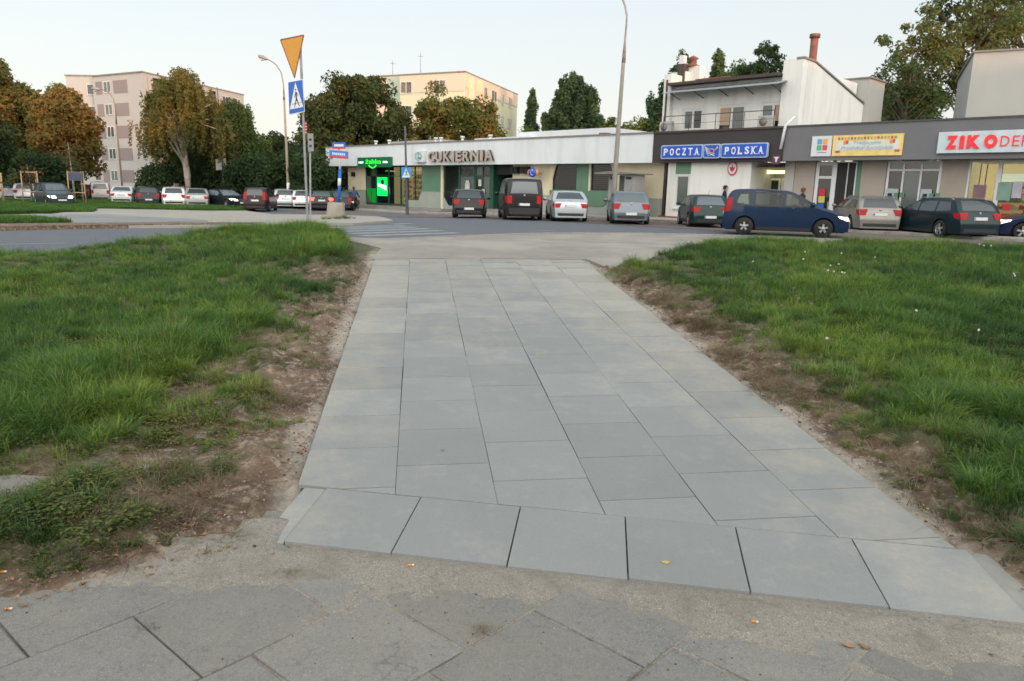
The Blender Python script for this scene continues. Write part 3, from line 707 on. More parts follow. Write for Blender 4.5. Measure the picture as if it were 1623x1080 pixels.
def win(par, s0, s1, z0, z1, fm, gm, off=WD, nx_=1, nz_=1, fr=.06, name="window", bars=None, depth=.10, zsp=None):
    """frame with its panes as sub-parts; frame stands a little behind the wall face"""
    mb = MB(); y0, y1 = off + .03, off + .03 + depth
    xs = [s0 + (s1 - s0) * i / nx_ for i in range(nx_ + 1)] if bars is None else [s0] + bars + [s1]
    zs = [z0 + (z1 - z0) * i / nz_ for i in range(nz_ + 1)] if zsp is None else [z0] + zsp + [z1]
    for i, x in enumerate(xs):
        w = fr if i in (0, len(xs) - 1) else fr * .75
        a = x if i == 0 else (x - w if i == len(xs) - 1 else x - w / 2); mb.box(a, a + w, y0, y1, z0, z1)
    for i, z in enumerate(zs):
        w = fr if i in (0, len(zs) - 1) else fr * .75
        a = z if i == 0 else (z - w if i == len(zs) - 1 else z - w / 2); mb.box(s0 + fr, s1 - fr, y0 + .003, y1 - .003, a, a + w)
    o = mb.build(name, fm, par)
    for i in range(len(xs) - 1):
        for j in range(len(zs) - 1):
            g_ = gm[(i + j) % len(gm)] if isinstance(gm, list) else gm
            t = random.uniform(-.004, .004)
            mb = MB(); mb.add([(xs[i], y0 + .05 + t, zs[j]), (xs[i + 1], y0 + .05 - t, zs[j]), (xs[i + 1], y0 + .05 - t, zs[j + 1]), (xs[i], y0 + .05 + t, zs[j + 1])], [(0, 1, 2, 3)])
            mb.box(xs[i] + .01, xs[i + 1] - .01, y0 + .056, y0 + .06, zs[j] + .01, zs[j + 1] - .01)
            mb.build("pane", g_, o)
    return o

# ---- the long white shop building
S_B = fs(1035, 0, 240)           # where the white fascia ends and the dark one begins
S_C = fs(1242, 0, 235)
S_END = 58.0
shopA = shop_thing("shop_building", "long low shop building with a plain white fascia over cream and green walls", "building", 0)
box_obj("fascia", M_fasc, shopA, 0, S_B, 0, .22, ZF0, ZF1)
box_obj("side_fascia", M_fasc, shopA, 0, .22, .22, 14, ZF0, ZF1)
box_obj("soffit", M_fasc, shopA, .22, S_B, .22, WD + .02, ZF0 + .02, ZF0 + .10)
box_obj("roof_edge", M_cap, shopA, -.06, S_B - .005, -.06, .30, ZF1, ZF1 + .09)
box_obj("roof", M_roof, shopA, .22, S_B, .3, 14, ZF1 - .22, ZF1 - .02)
def A(px): return fs(px, WD, 300)
ZD = 1.42                        # top of the plinth
sA = A(552)
def wallA(p0, p1, kind):
    s0, s1 = A(p0), A(p1)
    if kind == 'cream':
        wall_part(shopA, s0, s1, ZD, ZF0 + .05, M_cream); wall_part(shopA, s0, s1, -.4, ZD, M_sage, "plinth", off=WD - .04, th=.3)
    if kind == 'green': wall_part(shopA, s0, s1, -.4, ZF0 + .05, M_green)
wallA(552, 579.5, 'cream')
wall_part(shopA, sA, sA + .25, -.4, ZF0, M_cream, "side_wall", off=WD + .25, th=13)
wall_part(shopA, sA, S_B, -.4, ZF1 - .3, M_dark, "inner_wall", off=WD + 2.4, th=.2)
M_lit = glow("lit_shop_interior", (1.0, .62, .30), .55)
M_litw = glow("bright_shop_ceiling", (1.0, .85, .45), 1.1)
M_screen = glow("green_poster_screen", (.0, .72, .10), .9)
M_screenw = glow("screen_white", (.85, .9, .8), .8)
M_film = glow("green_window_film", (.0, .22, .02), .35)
# zabka front: side window, poster window, door, shelf window
ZDOOR = .33
Wn = MB()
win(shopA, A(579.5), A(596), ZDOOR, ZF0 - .02, M_dkgreen, [M_glassr, M_glass], nx_=2, zsp=[2.55])
mb = MB(); s0, s1 = A(580.5), A(595.5); y = WD + .05
mb.add([(s0, y, 1.35), (s0 + .55, y, ZDOOR + .1), (s1, y, ZDOOR + .05), (s1, y, 1.55), (s0, y, 1.55)], [(0, 1, 2, 3, 4)]); mb.build("window_film", M_film, shopA)
def litwin(p0, p1, zlo, kind='goods', zs=None, nb=1):
    s0, s1 = A(p0), A(p1)
    f = win(shopA, s0, s1, zlo, ZF0 - .02, M_dkgreen, M_see, nx_=nb, zsp=zs or [2.62], fr=.07)
    return s0, s1
M_see = glass_mat("clear_shop_glass", (.02, .03, .03), .04, trans=.8)
def shelves(parent, s0, s1, y0, z0, z1, n_, seed, lit=.45, name="shelf"):
    """a shelf unit filled with small coloured goods"""
    R = random.Random(seed)
    cols = [(.8, .35, .12), (.75, .55, .25), (.55, .25, .12), (.8, .7, .5), (.3, .4, .18), (.65, .18, .10), (.85, .6, .15), (.4, .25, .15)]
    ms = []
    for k, c in enumerate(cols):
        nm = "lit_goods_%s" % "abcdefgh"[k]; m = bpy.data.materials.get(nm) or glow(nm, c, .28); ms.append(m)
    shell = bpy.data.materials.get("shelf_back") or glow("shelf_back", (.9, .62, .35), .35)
    sh = MB(); sh.box(s0, s1, y0 + .35, y0 + .38, z0, z1); dz = (z1 - z0) / n_
    for k in range(n_ + 1): sh.box(s0, s1, y0, y0 + .35, z0 + k * dz - .015, z0 + k * dz + .015)
    o = sh.build(name, shell, parent); g_ = MB()
    for k in range(n_):
        x = s0 + .03
        while x < s1 - .12:
            w = R.uniform(.07, .2); h = R.uniform(.35, .85) * dz; g_.box(x, x + w * .9, y0 + .03, y0 + .25, z0 + k * dz + .016, z0 + k * dz + h, R.randrange(len(cols))); x += w
    gg = g_.build("goods", ms, o); gg["kind"] = "stuff"; return o
s0, s1 = litwin(596, 615.5, ZDOOR)
mb = MB(); a, b = A(597.6), A(613.4); y = WD + .02
mb.box(a, b, y, y + .03, .98, 2.45); pst = mb.build("poster", M_screen, shopA)
mb = MB(); mb.add([(a + .12, y - .005, 1.75), (a + .1, y - .005, 2.0), (b - .1, y - .005, 1.78), (b - .08, y - .005, 1.42)], [(0, 3, 2, 1)]); mb.build("print", M_screenw, pst)
mb = MB(); mb.lathe([(.0, -.008), (.22, -.008), (.22, .0)], (a + .75, y, 2.07), 10, 'y'); mb.build("print", M_dark, pst)
s0, s1 = litwin(615.5, 634.5, ZDOOR, zs=[2.55]); 
box_obj("door_leaf", M_dkgreen, shopA, s0 + .05, s0 + .16, WD - .03, WD + .02, ZDOOR + .05, 2.5)
box_obj("door_handle", M_metal, shopA, s0 + .22, s0 + .26, WD - .06, WD - .02, 1.1, 1.7)
litwin(634.5, 645, ZDOOR, zs=[2.5]); litwin(645, 669, .75, nb=2, zs=[2.62])
wall_part(shopA, A(645), A(669), -.4, .75, M_sage, "plinth", off=WD - .04, th=.3)
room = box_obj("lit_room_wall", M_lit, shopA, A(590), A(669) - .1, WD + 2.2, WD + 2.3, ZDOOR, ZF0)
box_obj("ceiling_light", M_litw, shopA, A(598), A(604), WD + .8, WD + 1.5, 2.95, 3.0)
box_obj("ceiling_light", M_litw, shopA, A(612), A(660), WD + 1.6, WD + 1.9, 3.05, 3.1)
box_obj("room_floor", M_steps, shopA, A(579), A(669), WD + .2, WD + 2.3, -.4, ZDOOR - .02)
shelves(shopA, A(646), A(667), WD + .5, .75, 2.75, 5, 3); shelves(shopA, A(617), A(628), WD + 1.4, .5, 2.4, 5, 4)
mb = MB(); mb.add([(A(668), WD - .05, .33), (A(677), WD - .05, 1.42), (A(668), WD - .05, 1.42)], [(0, 1, 2)])
wallA(669, 699.5, 'green'); wall_part(shopA, A(676), A(697), -.4, ZD, M_sage, "plinth", off=WD - .05, th=.05)
mb = MB(); mb.prism([(A(664), -.3), (A(676), -.3), (A(676), ZD), (A(669.5), ZD), (A(662), .5)], WD - .05, WD - .005, 'y'); mb.build("plinth", M_sage, shopA)
mb = MB(); mb.prism([(A(697), -.3), (A(712), -.3), (A(712), .42), (A(700), ZD), (A(697), ZD)], WD - .05, WD - .005, 'y'); mb.build("plinth", M_sage, shopA)
wall_part(shopA, A(699.5), A(703), -.4, ZF0 + .05, M_cream, "wall", off=WD - .06, th=.3)
win(shopA, A(703), A(727), .45, ZF0, M_dkgreen, M_glass, nx_=1)
wall_part(shopA, A(703), A(727), -.4, .45, M_sage, "plinth")
win(shopA, A(727), A(752), .33, ZF0, M_dkgreen, [M_glassr, M_glass], nx_=1, zsp=[2.6], fr=.12)
win(shopA, A(752), A(777), .33, ZF0, M_dkgreen, [M_glass, M_glassr], nx_=2, zsp=[2.6], fr=.12, name="door")
M_paper = mat("paper_notice", (.55, .55, .5), .8, .1, 9)
for p, z, w, h in ((737, 1.5, .5, .6), (738, 2.0, .35, .28), (758, 1.9, .3, .45), (764, 1.3, .25, .4)):
    box_obj("notice", M_paper, shopA, A(p), A(p) + w, WD + .0, WD + .02, z, z + h)
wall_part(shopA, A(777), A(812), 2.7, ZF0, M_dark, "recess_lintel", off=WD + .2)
box_obj("recess_wall", M_dkgreen, shopA, A(777), A(777) + .3, WD, WD + 2.2, -.2, ZF0)
box_obj("recess_floor", M_steps, shopA, A(777), A(812), WD - .3, WD + 2.4, -.4, .38)
wallA(812, 875.5, 'cream'); wallA(975, 1052.5, 'cream')
# green bay with two dark windows
sg0, sg1, sg2 = A(872), A(966), A(975)
wall_part(shopA, A(875.5), A(975), ZD + .02, 1.78, M_green)
wall_part(shopA, A(913), A(933), 1.78, ZF0 + .05, M_green)
wall_part(shopA, A(933), A(936), 1.70, ZF0 + .05, M_cream, off=WD - .05, th=.3)
mb = MB(); mb.prism([(A(872), ZD + .02), (A(872), 1.75), (A(975), 1.75), (A(975), ZD), (A(957), .86), (A(878), .86)], WD - .06, WD - .002, 'y'); mb.build("green_panel", M_green, shopA)
wall_part(shopA, A(875.5), A(975), -.4, ZD + .02, M_sage, "plinth", off=WD, th=.25)
M_bar = mat("roller_grille", (.03, .022, .02), .6, .2, 20)
for a_, b_ in ((875.5, 913), (936, 975)):
    w = win(shopA, A(a_), A(b_), 1.78, ZF0 + .02, M_bar, M_glass, nx_=1)
    mb = MB(); n_ = 13
    for k in range(1, n_): z = 1.78 + k * (ZF0 - 1.78) / n_; mb.box(A(a_) + .08, A(b_) - .08, WD + .01, WD + .028, z - .012, z + .012)
    mb.build("grille", M_bar, w)
for a_, b_, c_ in ((875.5, 881, 1), (975, 966, 1)):   # slanted cream corners over the windows
    mb = MB(); mb.prism([(A(a_), 2.45), (A(b_), ZF0 - .01), (A(a_), ZF0 - .01)], WD - .03, WD + .02, 'y'); mb.build("wall_corner", M_cream, shopA, fixn=True)
box_obj("downpipe", M_brownp, shopA, A(1053), A(1057), WD - .14, WD + .1, .35, ZF0)
mb = MB(); mb.box(A(1050), A(1060), WD - .3, WD, .1, .5); mb.build("pipe_base", M_brick, shopA)
# steps in front of the shops
st = [(A(545), A(612), 3), (A(640), A(718), 3)]
for a_, b_, n_ in st:
    for k in range(n_): box_obj("step", M_steps, shopA, a_, b_, -.9 + k * .35, -.9 + (k + 1) * .35 + (.9 if k == n_ - 1 else 0), -.4, -.02 + k * .12)
box_obj("platform", M_steps, shopA, A(612) + .01, A(640) - .01, -.2, WD + .2, -.4, .22)
box_obj("lamp_box", M_dark, shopA, A(560), A(563.5), WD - .2, WD, 2.5, 2.85)
for px_ in (812, 818, 828, 834): 
    box_obj("ac_unit", M_dark, shopA, A(px_) + .05, A(px_) + .35, WD - .35, WD, 2.75, 3.2)
mb = MB()
vents = [(596, 3.2), (617, 3.4), (691, 3), (699, 3), (733, 3.1), (777, 3)]
for p, h in vents:
    s = fs(p, 3.0, 235); b_ = MB(); b_.tube([(s, 3.0, ZF1 - .05), (s, 3.0, ZF1 + .55)], .11, 8); b_.tube([(s, 3, ZF1 + .55), (s, 3, ZF1 + .68)], .17, 8); b_.build("roof_vent", M_signw, shopA)
box_obj("skylight", M_lgrey, shopA, fs(618, 5, 235), fs(700, 5, 235), 5, 7, ZF1 - .1, ZF1 + .72)
box_obj("roof_block", M_fasc, shopA, fs(822, 7, 225), fs(822, 7, 225) + 9, 7, 11, ZF1 - .1, ZF1 + 1.15)
box_obj("roof_block", M_fasc, shopA, fs(752, 6, 225), fs(752, 6, 225) + 6, 6, 9, ZF1 - .1, ZF1 + .75)
box_obj("chimney", M_brick, shopA, fs(949, 4, 215), fs(949, 4, 215) + .55, 4, 4.6, ZF1 - .1, ZF1 + .55)

# ---- the post office part with the flat above
post = shop_thing("shop_building", "two storey building with dark brown fascia below and white flat with balcony above", "building", S_B)
def Bx(px, off=WD, py=300): return fs(px, off, py) - S_B
LB = S_C - S_B
box_obj("fascia", M_brown, post, .0, LB, -.03, .2, ZF0, ZF1 - .02)
box_obj("soffit", M_brown, post, 0, LB, .2, WD + .02, ZF0 + .02, ZF0 + .1)
rail_edge = MB(); rail_edge.box(0, LB, -.1, .25, ZF1 - .02, ZF1 + .08); rail_edge.build("roof_edge", M_brownp, post)
box_obj("balcony_floor", M_roof, post, 0, LB, .2, 1.5, ZF1 - .2, ZF1 - .03)
OFW = .35
def wp(s0, s1, z0, z1, m, name="wall", off=OFW, th=.25): return box_obj(name, m, post, s0, s1, off, off + th, z0, z1)
def Bw(px): return fs(px, OFW, 300) - S_B
wp(Bw(1057), Bw(1069), -.2, ZF0, M_white); wp(Bw(1093), Bw(1188), -.2, ZF0, M_white)
wp(Bw(1069), Bw(1093), -.2, .95, M_white); wp(Bw(1069), Bw(1093), 2.75, ZF0, M_green, "transom")
win(post, Bw(1069), Bw(1093), .95, 2.75, M_whitef, M_glassr, off=OFW, fr=.14)
box_obj("window_sill", M_whitef, post, Bw(1068), Bw(1094), OFW - .12, OFW + .05, .88, .945)
box_obj("plinth", M_brick, post, Bw(1057), Bw(1188), OFW - .04, OFW, -.2, .50)
box_obj("side_wall", M_white, post, Bw(1188) - .25, Bw(1188), OFW + .25, OFW + 3, -.2, ZF0)
# recessed entrance with a lit ceiling lamp
eo = OFW + 2.2
e0, e1 = fs(1176, eo, 300) - S_B, fs(1240, eo, 300) - S_B
box_obj("entrance_wall", M_lgrey, post, e0, e1 + .8, eo + .35, eo + .5, .3, 3.4)
win(post, e0 + .9, e0 + 2.1, .35, 2.6, M_whitef, [M_glass, M_glassr], off=eo, fr=.1, name="door", nx_=1)
win(post, e0 + 2.15, e0 + 3.7, .35, 2.6, M_whitef, [M_glassr, M_glass], off=eo, fr=.1, name="door", nx_=2)
M_tube = glow("fluorescent_tube", (1.0, .92, .42), 1.6)
box_obj("ceiling_lamp", M_tube, post, e0 + 1.3, e0 + 3.8, eo - .5, eo - .38, 2.82, 2.98); box_obj("ceiling_lamp", M_tube, post, e0 + .7, e0 + 1.05, eo - .5, eo - .35, 2.78, 2.9)
box_obj("entrance_ceiling", mat("lamp_lit_ceiling", (.30, .28, .20), .8), post, e0 - 2, e1 + 1, .9, eo + .4, 3.05, 3.1)
box_obj("notice", mat("orange_notice", (.6, .18, .06), .8), post, e0 + 3.05, e0 + 3.5, eo - .04, eo, 1.5, 2.4)
# upper storey
FO = 1.35
ZR = 7.55
def Ux(px, py): return fs(px, FO, py) - S_B
u0, u1 = Ux(1057, 180), Ux(1271, 170)
def up(s0, s1, z0, z1, m=None, name="upper_wall", off=FO, th=.25): return box_obj(name, m or M_white, post, s0, s1, off, off + th, z0, z1)
def fz(py, px, off): return fp(px, py, off)[1]
zb, zt = ZF1 - .1, ZR - .15
wins = [(1081, 1115, 172, 208), (1136, 1182, 166, 215), (1203, 1246, 162, 206)]
prev = u0
for k, (a_, b_, ty, by) in enumerate(wins):
    s0, s1 = Ux(a_, 190), Ux(b_, 185); z1 = fz(ty, (a_ + b_) / 2, FO); z0 = max(zb, fz(by, (a_ + b_) / 2, FO))
    up(prev, s0, zb, zt); up(s0, s1, z1, zt); 
    if z0 > zb + .05: up(s0, s1, zb, z0)
    f = win(post, s0, s1, z0, z1, M_whitef, [M_glassr, M_glass] if k != 1 else [M_glass, M_glassr], off=FO, nx_=2, fr=.15)
    if k != 1: box_obj("window_sill", M_roof, post, s0 - .1, s1 + .1, FO - .15, FO + .02, z0 - .09, z0 - .005)
    box_obj("painted_reflection", mat("peach_painted_reflection", (.42, .30, .22), .8) if k == 0 else bpy.data.materials["peach_painted_reflection"], post, (s0 + s1) / 2 + .1 if k != 1 else s0 + .15, s1 - .15 if k != 1 else (s0 + s1) / 2 - .1, FO + .052, FO + .072, z1 - (1.0 if k == 1 else (.9 if k == 2 else .1)), z1 - .12)  # peach sheets paint the warm glow reflected in the upper panes
    prev = s1
up(prev, u1 - 1.0, zb, zt)
box_obj("corner_pier", M_white, post, u1 - 1.0, u1 - .02, FO - .25, FO + .25, zb, ZR + .55)
# side wall whose top slopes down towards the back
DEP = 7.9; SLOPE = [(FO - .25, ZR + .55), (FO + 1.0, ZR + .5), (FO + DEP, ZR - .9)]
mb = MB(); mb.prism([(FO + .25, zb), (FO + DEP, zb)] + SLOPE[::-1][:-1] + [(FO + .25, ZR + .53)], u1 - .25, u1, 'x'); mb.build("side_wall", M_white, post, fixn=True)
mb = MB(); mb.prism([(FO - .3, ZR + .56), (FO + 1.0, ZR + .53), (FO + DEP + .1, ZR - .87), (FO + DEP + .1, ZR - .79), (FO + 1.0, ZR + .61), (FO - .3, ZR + .64)], u1 - .35, u1 + .06, 'x'); mb.build("roof_edge", M_cap, post, fixn=True)
box_obj("back_wall", M_white, post, u0, u1 - .26, FO + DEP - .25, FO + DEP, zb, ZR - 1.0)
mb = MB(); mb.prism([(FO + .3, zb), (FO + DEP - .3, zb), (FO + DEP - .3, ZR - 1), (FO + .3, ZR)], u0, u0 + .25, 'x'); mb.build("side_wall", M_white, post, fixn=True)
mb = MB(); mb.prism([(FO - .65, ZR - .16), (FO - .65, ZR - .02), (FO + .5, ZR - .0), (FO + DEP, ZR - .95), (FO + DEP, ZR - 1.1), (FO + .5, ZR - .1)], u0 + .3, u1 - 1.05, 'x'); mb.build("roof", M_brownp, post, fixn=True)
box_obj("side_parapet", M_white, post, u0 - .1, u0 + .35, FO - .3, FO + 2.0, zb, ZR + .5); 
# translucent canopy on brackets
mb = MB(); s0, s1 = Ux(1068, 155), Ux(1250, 148)
mb.prism([(FO - 1.15, ZR - .62), (FO - 1.15, ZR - .59), (FO, ZR - .30), (FO, ZR - .33)], s0, s1, 'x'); mb.build("canopy", mat("corrugated_canopy", (.30, .33, .36), .5, .1, 6), post, fixn=True)
for k in range(5):
    s = s0 + .4 + k * (s1 - s0 - .8) / 4; b_ = MB(); b_.tube([(s, FO, ZR - .85), (s, FO - .95, ZR - .62)], .025, 6); b_.build("bracket", M_roof, post)
# railing
mb = MB(); ra, rb_ = Ux(1072, 200), Ux(1245, 195)
mb.tube([(ra, .1, ZF1 + .85), (rb_, .1, ZF1 + .85)], .022, 6); mb.tube([(ra, .1, ZF1 + .45), (rb_, .1, ZF1 + .45)], .01, 6); mb.build("railing", M_brownp, post)
for k in range(5):
    s = ra + k * (rb_ - ra) / 4; b_ = MB(); b_.tube([(s, .1, ZF1), (s, .1, ZF1 + .85)], .018, 6); b_.build("railing_post", M_brownp, post)
def ac(s, z, y=.55):
    b_ = box_obj("air_conditioner", M_lgrey, post, s, s + .75, y, y + .3, z, z + .55, bevel=.02)
    m_ = MB(); m_.lathe([(.0, -.02), (.21, -.02), (.21, 0)], (s + .3, y, z + .27), 16, 'y'); m_.build("fan_cover", M_cap, b_)
ac(Ux(1058, 205), ZF1 + .1); ac(Ux(1240, 195) - .9, ZF1 + .12)
mb = MB(); d0 = u0 + .12; mb.tube([(d0, FO - .35, ZR + .2), (d0, FO - .35, ZF1 + .9), (d0, FO - .35, ZF1)], .045, 6); mb.build("downpipe", M_brownp, post)
mb = MB(); dd = LB - .05; mb.tube([(dd + .35, .2, ZF1 + .5), (dd + .1, -.12, ZF1 + .1), (dd - .02, -.16, ZF0 + .55)], .07, 8); mb.build("downpipe", M_signw, post)
# things on the roof
def roofbox(px, y, w, z0, z1, m, name, dep=.6, py=110): s = fs(px, y, py) - S_B; return box_obj(name, m, post, s, s + w, y, y + dep, z0, z1)
roofbox(1064, 2.2, .95, ZR - .2, ZR + .75, M_white, "roof_block", 1.0)
roofbox(1074, 2.1, .42, ZR, ZR + 1.15, M_brownp, "chimney", .4); roofbox(1075.5, 2.15, .3, ZR + 1.152, ZR + 1.6, M_signw, "chimney_pot", .3)
roofbox(1087, 2.6, .9, ZR, ZR + 1.05, M_white, "chimney", .5)
cx_ = fs(1096, 2.8, 125) - S_B; b_ = MB(); b_.lathe([(.0, .0), (.42, .0), (.42, .06), (.2, .12), (.14, .3), (.3, .45), (.0, .62)], (cx_, 2.85, ZR + 1.05), 12); b_.build("chimney_cowl", M_rust, post)
b_ = MB(); b_.prism([(2.4, ZR), (2.4, ZR + .32), (5.5, ZR - .1), (5.5, ZR - .3)], cx_ + .5, cx_ + 2.6, 'x'); b_.build("roof_ridge", M_rust, post, fixn=True)
pc = u1 - .9
b_ = MB(); b_.tube([(pc, 4.0, ZR - .3), (pc, 4.0, ZR + 2.0)], .19, 12); b_.tube([(pc, 4.0, ZR + 2.0), (pc, 4.0, ZR + 2.18)], .26, 12); b_.tube([(pc, 4.0, ZR + .15), (pc, 4.0, ZR + .5)], .3, 12); b_.build("flue_pipe", M_rust, post)
box_obj("roof_block", M_white, post, u1 - 1.9, u1 - 1.2, 3.2, 4.4, ZR - .4, ZR + .95); box_obj("roof_block", M_white, post, u1 - 1.1, u1 - .4, 4.8, 8.8, ZR - 1.2, ZR + .32)
box_obj("roof_block", M_lgrey, post, u1 - 1.4, u1 + .2, 8.9, 11.2, ZR - 2.5, ZR + .55); box_obj("roof_cover", M_cap, post, u1 - 1.5, u1 + .3, 8.8, 11.3, ZR + .552, ZR + .62)

# ---- the grey fascia part at the right
gshop = shop_thing("shop_building", "low shop building with grey fascia over beige walls at the right", "building", S_C)
def C(px, off=WD, py=310): return fs(px, off, py) - S_C
LC = S_END - S_C
box_obj("fascia", M_greyf, gshop, 0, LC, 0, .2, ZF0 + .02, ZF1 + .02)
box_obj("roof_edge", mat("dark_grey_cap", (.06, .06, .065), .5), gshop, -.02, LC, -.04, .28, ZF1 + .021, ZF1 + .09)
box_obj("soffit", M_greyf, gshop, 0, LC, .2, WD + .02, ZF0 + .04, ZF0 + .12)
box_obj("roof", M_roof, gshop, 0, LC, .3, 14, ZF1 - .25, ZF1 - .05)
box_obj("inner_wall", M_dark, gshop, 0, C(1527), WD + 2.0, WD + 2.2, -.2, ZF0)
def wc(a_, b_, z0=-.2, z1=ZF0 + .05, m=None, name="wall", off=WD, th=.25): return box_obj(name, m or M_beige, gshop, C(a_), C(b_), off, off + th, z0, z1)
def panels(a_, b_, wd=1.0):
    s0, s1 = C(a_), C(b_); n_ = max(1, round((s1 - s0) / wd)); w = (s1 - s0) / n_
    wc(a_, b_, off=WD + .03, name="wall")
    for k in range(n_): box_obj("wall_panel", M_beige, gshop, s0 + k * w + .006, s0 + (k + 1) * w - .006, WD, WD + .028, .35, ZF0 + .03)
wc(1241, 1256, m=M_lgrey, off=WD - .05)
panels(1256, 1288); panels(1361, 1400, 1.2); panels(1487, 1529, 1.2)
win(gshop, C(1289), C(1320), .35, ZF0, M_signw, M_glass, zsp=[2.62], fr=.16, name="door")
for z0, z1, m in ((1.75, 2.1, M_red), (1.45, 1.745, mat("yellow_notice", (.55, .48, .10), .7)), (1.1, 1.42, M_blue)):
    box_obj("notice", m, gshop, C(1297), C(1307), WD + .03, WD + .05, z0, z1)
box_obj("door_handle", M_metal, gshop, C(1313.5), C(1314.5), WD - .06, WD, 1.1, 1.5)
win(gshop, C(1320), C(1353), .35, ZF0, M_signw, M_dark, fr=.05, bars=[C(1339)])
wc(1353, 1361, m=M_green, off=WD + .1)
win(gshop, C(1401), C(1487), .55, ZF0, M_signw, [M_glass, M_glassr], fr=.10, bars=[C(1427), C(1455)], zsp=[2.95])
wc(1401, 1487, z1=.55, name="plinth")
for a_, b_, z0, z1 in ((1403, 1423, 1.2, 2.15), (1458, 1476, 1.2, 2.15)):
    o = box_obj("poster", mat("pale_blue_poster", (.36, .42, .45), .7) if a_ == 1403 else bpy.data.materials["pale_blue_poster"], gshop, C(a_), C(b_), WD + .0, WD + .03, z0, z1)
    for k in range(3): box_obj("print", M_green if k else M_dark, o, C(a_) + .1 + .25 * k, C(a_) + .28 + .25 * k, WD - .006, WD - .001, z1 - .42 + .03 * k, z1 - .2 + .02 * k)
# lit pharmacy window
M_phw = glow("warm_lit_wall", (1.0, .76, .40), .62); M_phl = glow("bright_shelf_light", (1.0, .95, .72), 1.2)
win(gshop, C(1529), C(1578), .78, ZF0, M_signw, M_see, fr=.07); win(gshop, C(1578), C(1640), .78, ZF0, M_signw, M_see, fr=.09)
win(gshop, C(1640), LC - .3, .78, ZF0, M_signw, M_see, fr=.09, nx_=2)
wc(1529, 1640, z1=.78, name="plinth", m=M_lgrey); box_obj("plinth", M_lgrey, gshop, C(1640), LC, WD, WD + .25, -.2, .78)
box_obj("back_wall", M_phw, gshop, C(1529), LC, WD + 3.0, WD + 3.1, .3, ZF0)
box_obj("side_wall", M_phw, gshop, C(1527) - .1, C(1527), WD + .3, WD + 3.0, .3, ZF0)
box_obj("ceiling", mat("pharmacy_ceiling", (.6, .55, .42), .8), gshop, C(1527), LC, WD + .26, WD + 3.0, ZF0 - .04, ZF0)
box_obj("shelf_light", M_phl, gshop, C(1560), C(1608), WD + 2.0, WD + 2.1, 2.5, 2.85)
shelves(gshop, C(1556), C(1650), WD + 1.7, .8, 2.5, 6, 9)
box_obj("counter", M_signw, gshop, C(1530), C(1550), WD + 1.5, WD + 1.9, .3, 1.3)
for a_, b_, z0, z1, m in ((1541, 1561, 1.5, 2.35, mat("purple_brown_poster", (.20, .12, .14), .7)), (1579, 1601, 1.75, 2.45, mat("teal_poster", (.20, .33, .28), .7)), (1603, 1618, 1.85, 2.5, mat("lilac_poster", (.42, .40, .50), .7)), (1576, 1615, .95, 1.14, M_red), (1592, 1604, 1.35, 1.62, M_red)):
    box_obj("poster", m, gshop, C(a_), C(b_), WD + .02, WD + .045, z0, z1)
pt = text_obj("apteka", .16, M_signw, gshop, C(1584), WD + .012, 1.0, width=1.1 if False else None, extrude=.002, bold=.004)

# ---- signs on the fascias
def sign(name, label, s, z, off=-.02, cat="sign", grp=None): return shop_thing(name, label, cat, s, z, off, grp)
a0, a1 = fp(567, 250, -.12), fp(620.5, 249, -.12); zz0, zz1 = fz(265, 593, -.12), fz(249, 593, -.12)
zs_ = sign("shop_sign", "dark green illuminated shop sign with bright green lettering and a smile", a0[0], zz0 - .02)
M_zg = mat("dark_green_sign", (.004, .13, .055), .4, .05, 2); M_glowg = glow("green_glowing_letters", (.03, .95, .03), .85); M_gloww = glow("white_glowing_letters", (.8, .9, .8), .6)
wS = a1[0] - a0[0]; hS = zz1 - zz0
box_obj("panel", M_zg, zs_, 0, wS, -.16, 0, 0, hS, bevel=.02)
text_obj("żabka", hS * .62, M_glowg, zs_, wS * .26, -.175, hS * .36, width=wS * .46, extrude=.012, bold=.0)
mb = MB(); mb.tube([(wS * .47 + .5 * math.cos(t), -.18, hS * .30 + .28 * math.sin(t)) for t in [math.pi * (1.08 + .84 * k / 10) for k in range(11)]], .045, 6); mb.build("smile", M_glowg, zs_)
text_obj("HOT", hS * .24, M_gloww, zs_, wS * .05, -.175, hS * .40, width=wS * .15, extrude=.01, bold=.014)
text_obj("24h", hS * .24, M_gloww, zs_, wS * .77, -.175, hS * .42, width=wS * .14, extrude=.01, bold=.014)
# clock-like round logo box
a0, a1 = fs(657.5, -.2, 250), fs(672.5, -.2, 250); zz0, zz1 = fz(257.5, 665, -.2), fz(239.5, 665, -.2)
lg = sign("logo_sign", "square white box sign with a round green emblem left of the big lettering", a0, zz0)
box_obj("panel", M_signw, lg, 0, a1 - a0, -.3, 0, 0, zz1 - zz0, bevel=.02)
w2, h2 = (a1 - a0) / 2, (zz1 - zz0) / 2; M_teal = mat("teal_print", (.05, .27, .20), .5)
for r0, r1 in ((.50, .42), (.33, .28)):
    mb = MB(); n_ = 24; pts = []
    vs_ = [(w2 + r * math.cos(2 * math.pi * k / n_) * w2 * 1.5, -.305, h2 + r * math.sin(2 * math.pi * k / n_) * h2 * 1.5) for r in (r0, r1) for k in range(n_)]
    mb.add(vs_, [(k, (k + 1) % n_, n_ + (k + 1) % n_, n_ + k) for k in range(n_)]); mb.build("ring", M_teal, lg)
mb = MB(); mb.box(w2 - .06, w2 + .3, -.306, -.303, h2 - .2, h2 - .05); mb.box(w2 - .06, w2 + .04, -.307, -.304, h2 - .05, h2 + .3); mb.build("emblem", M_teal, lg)
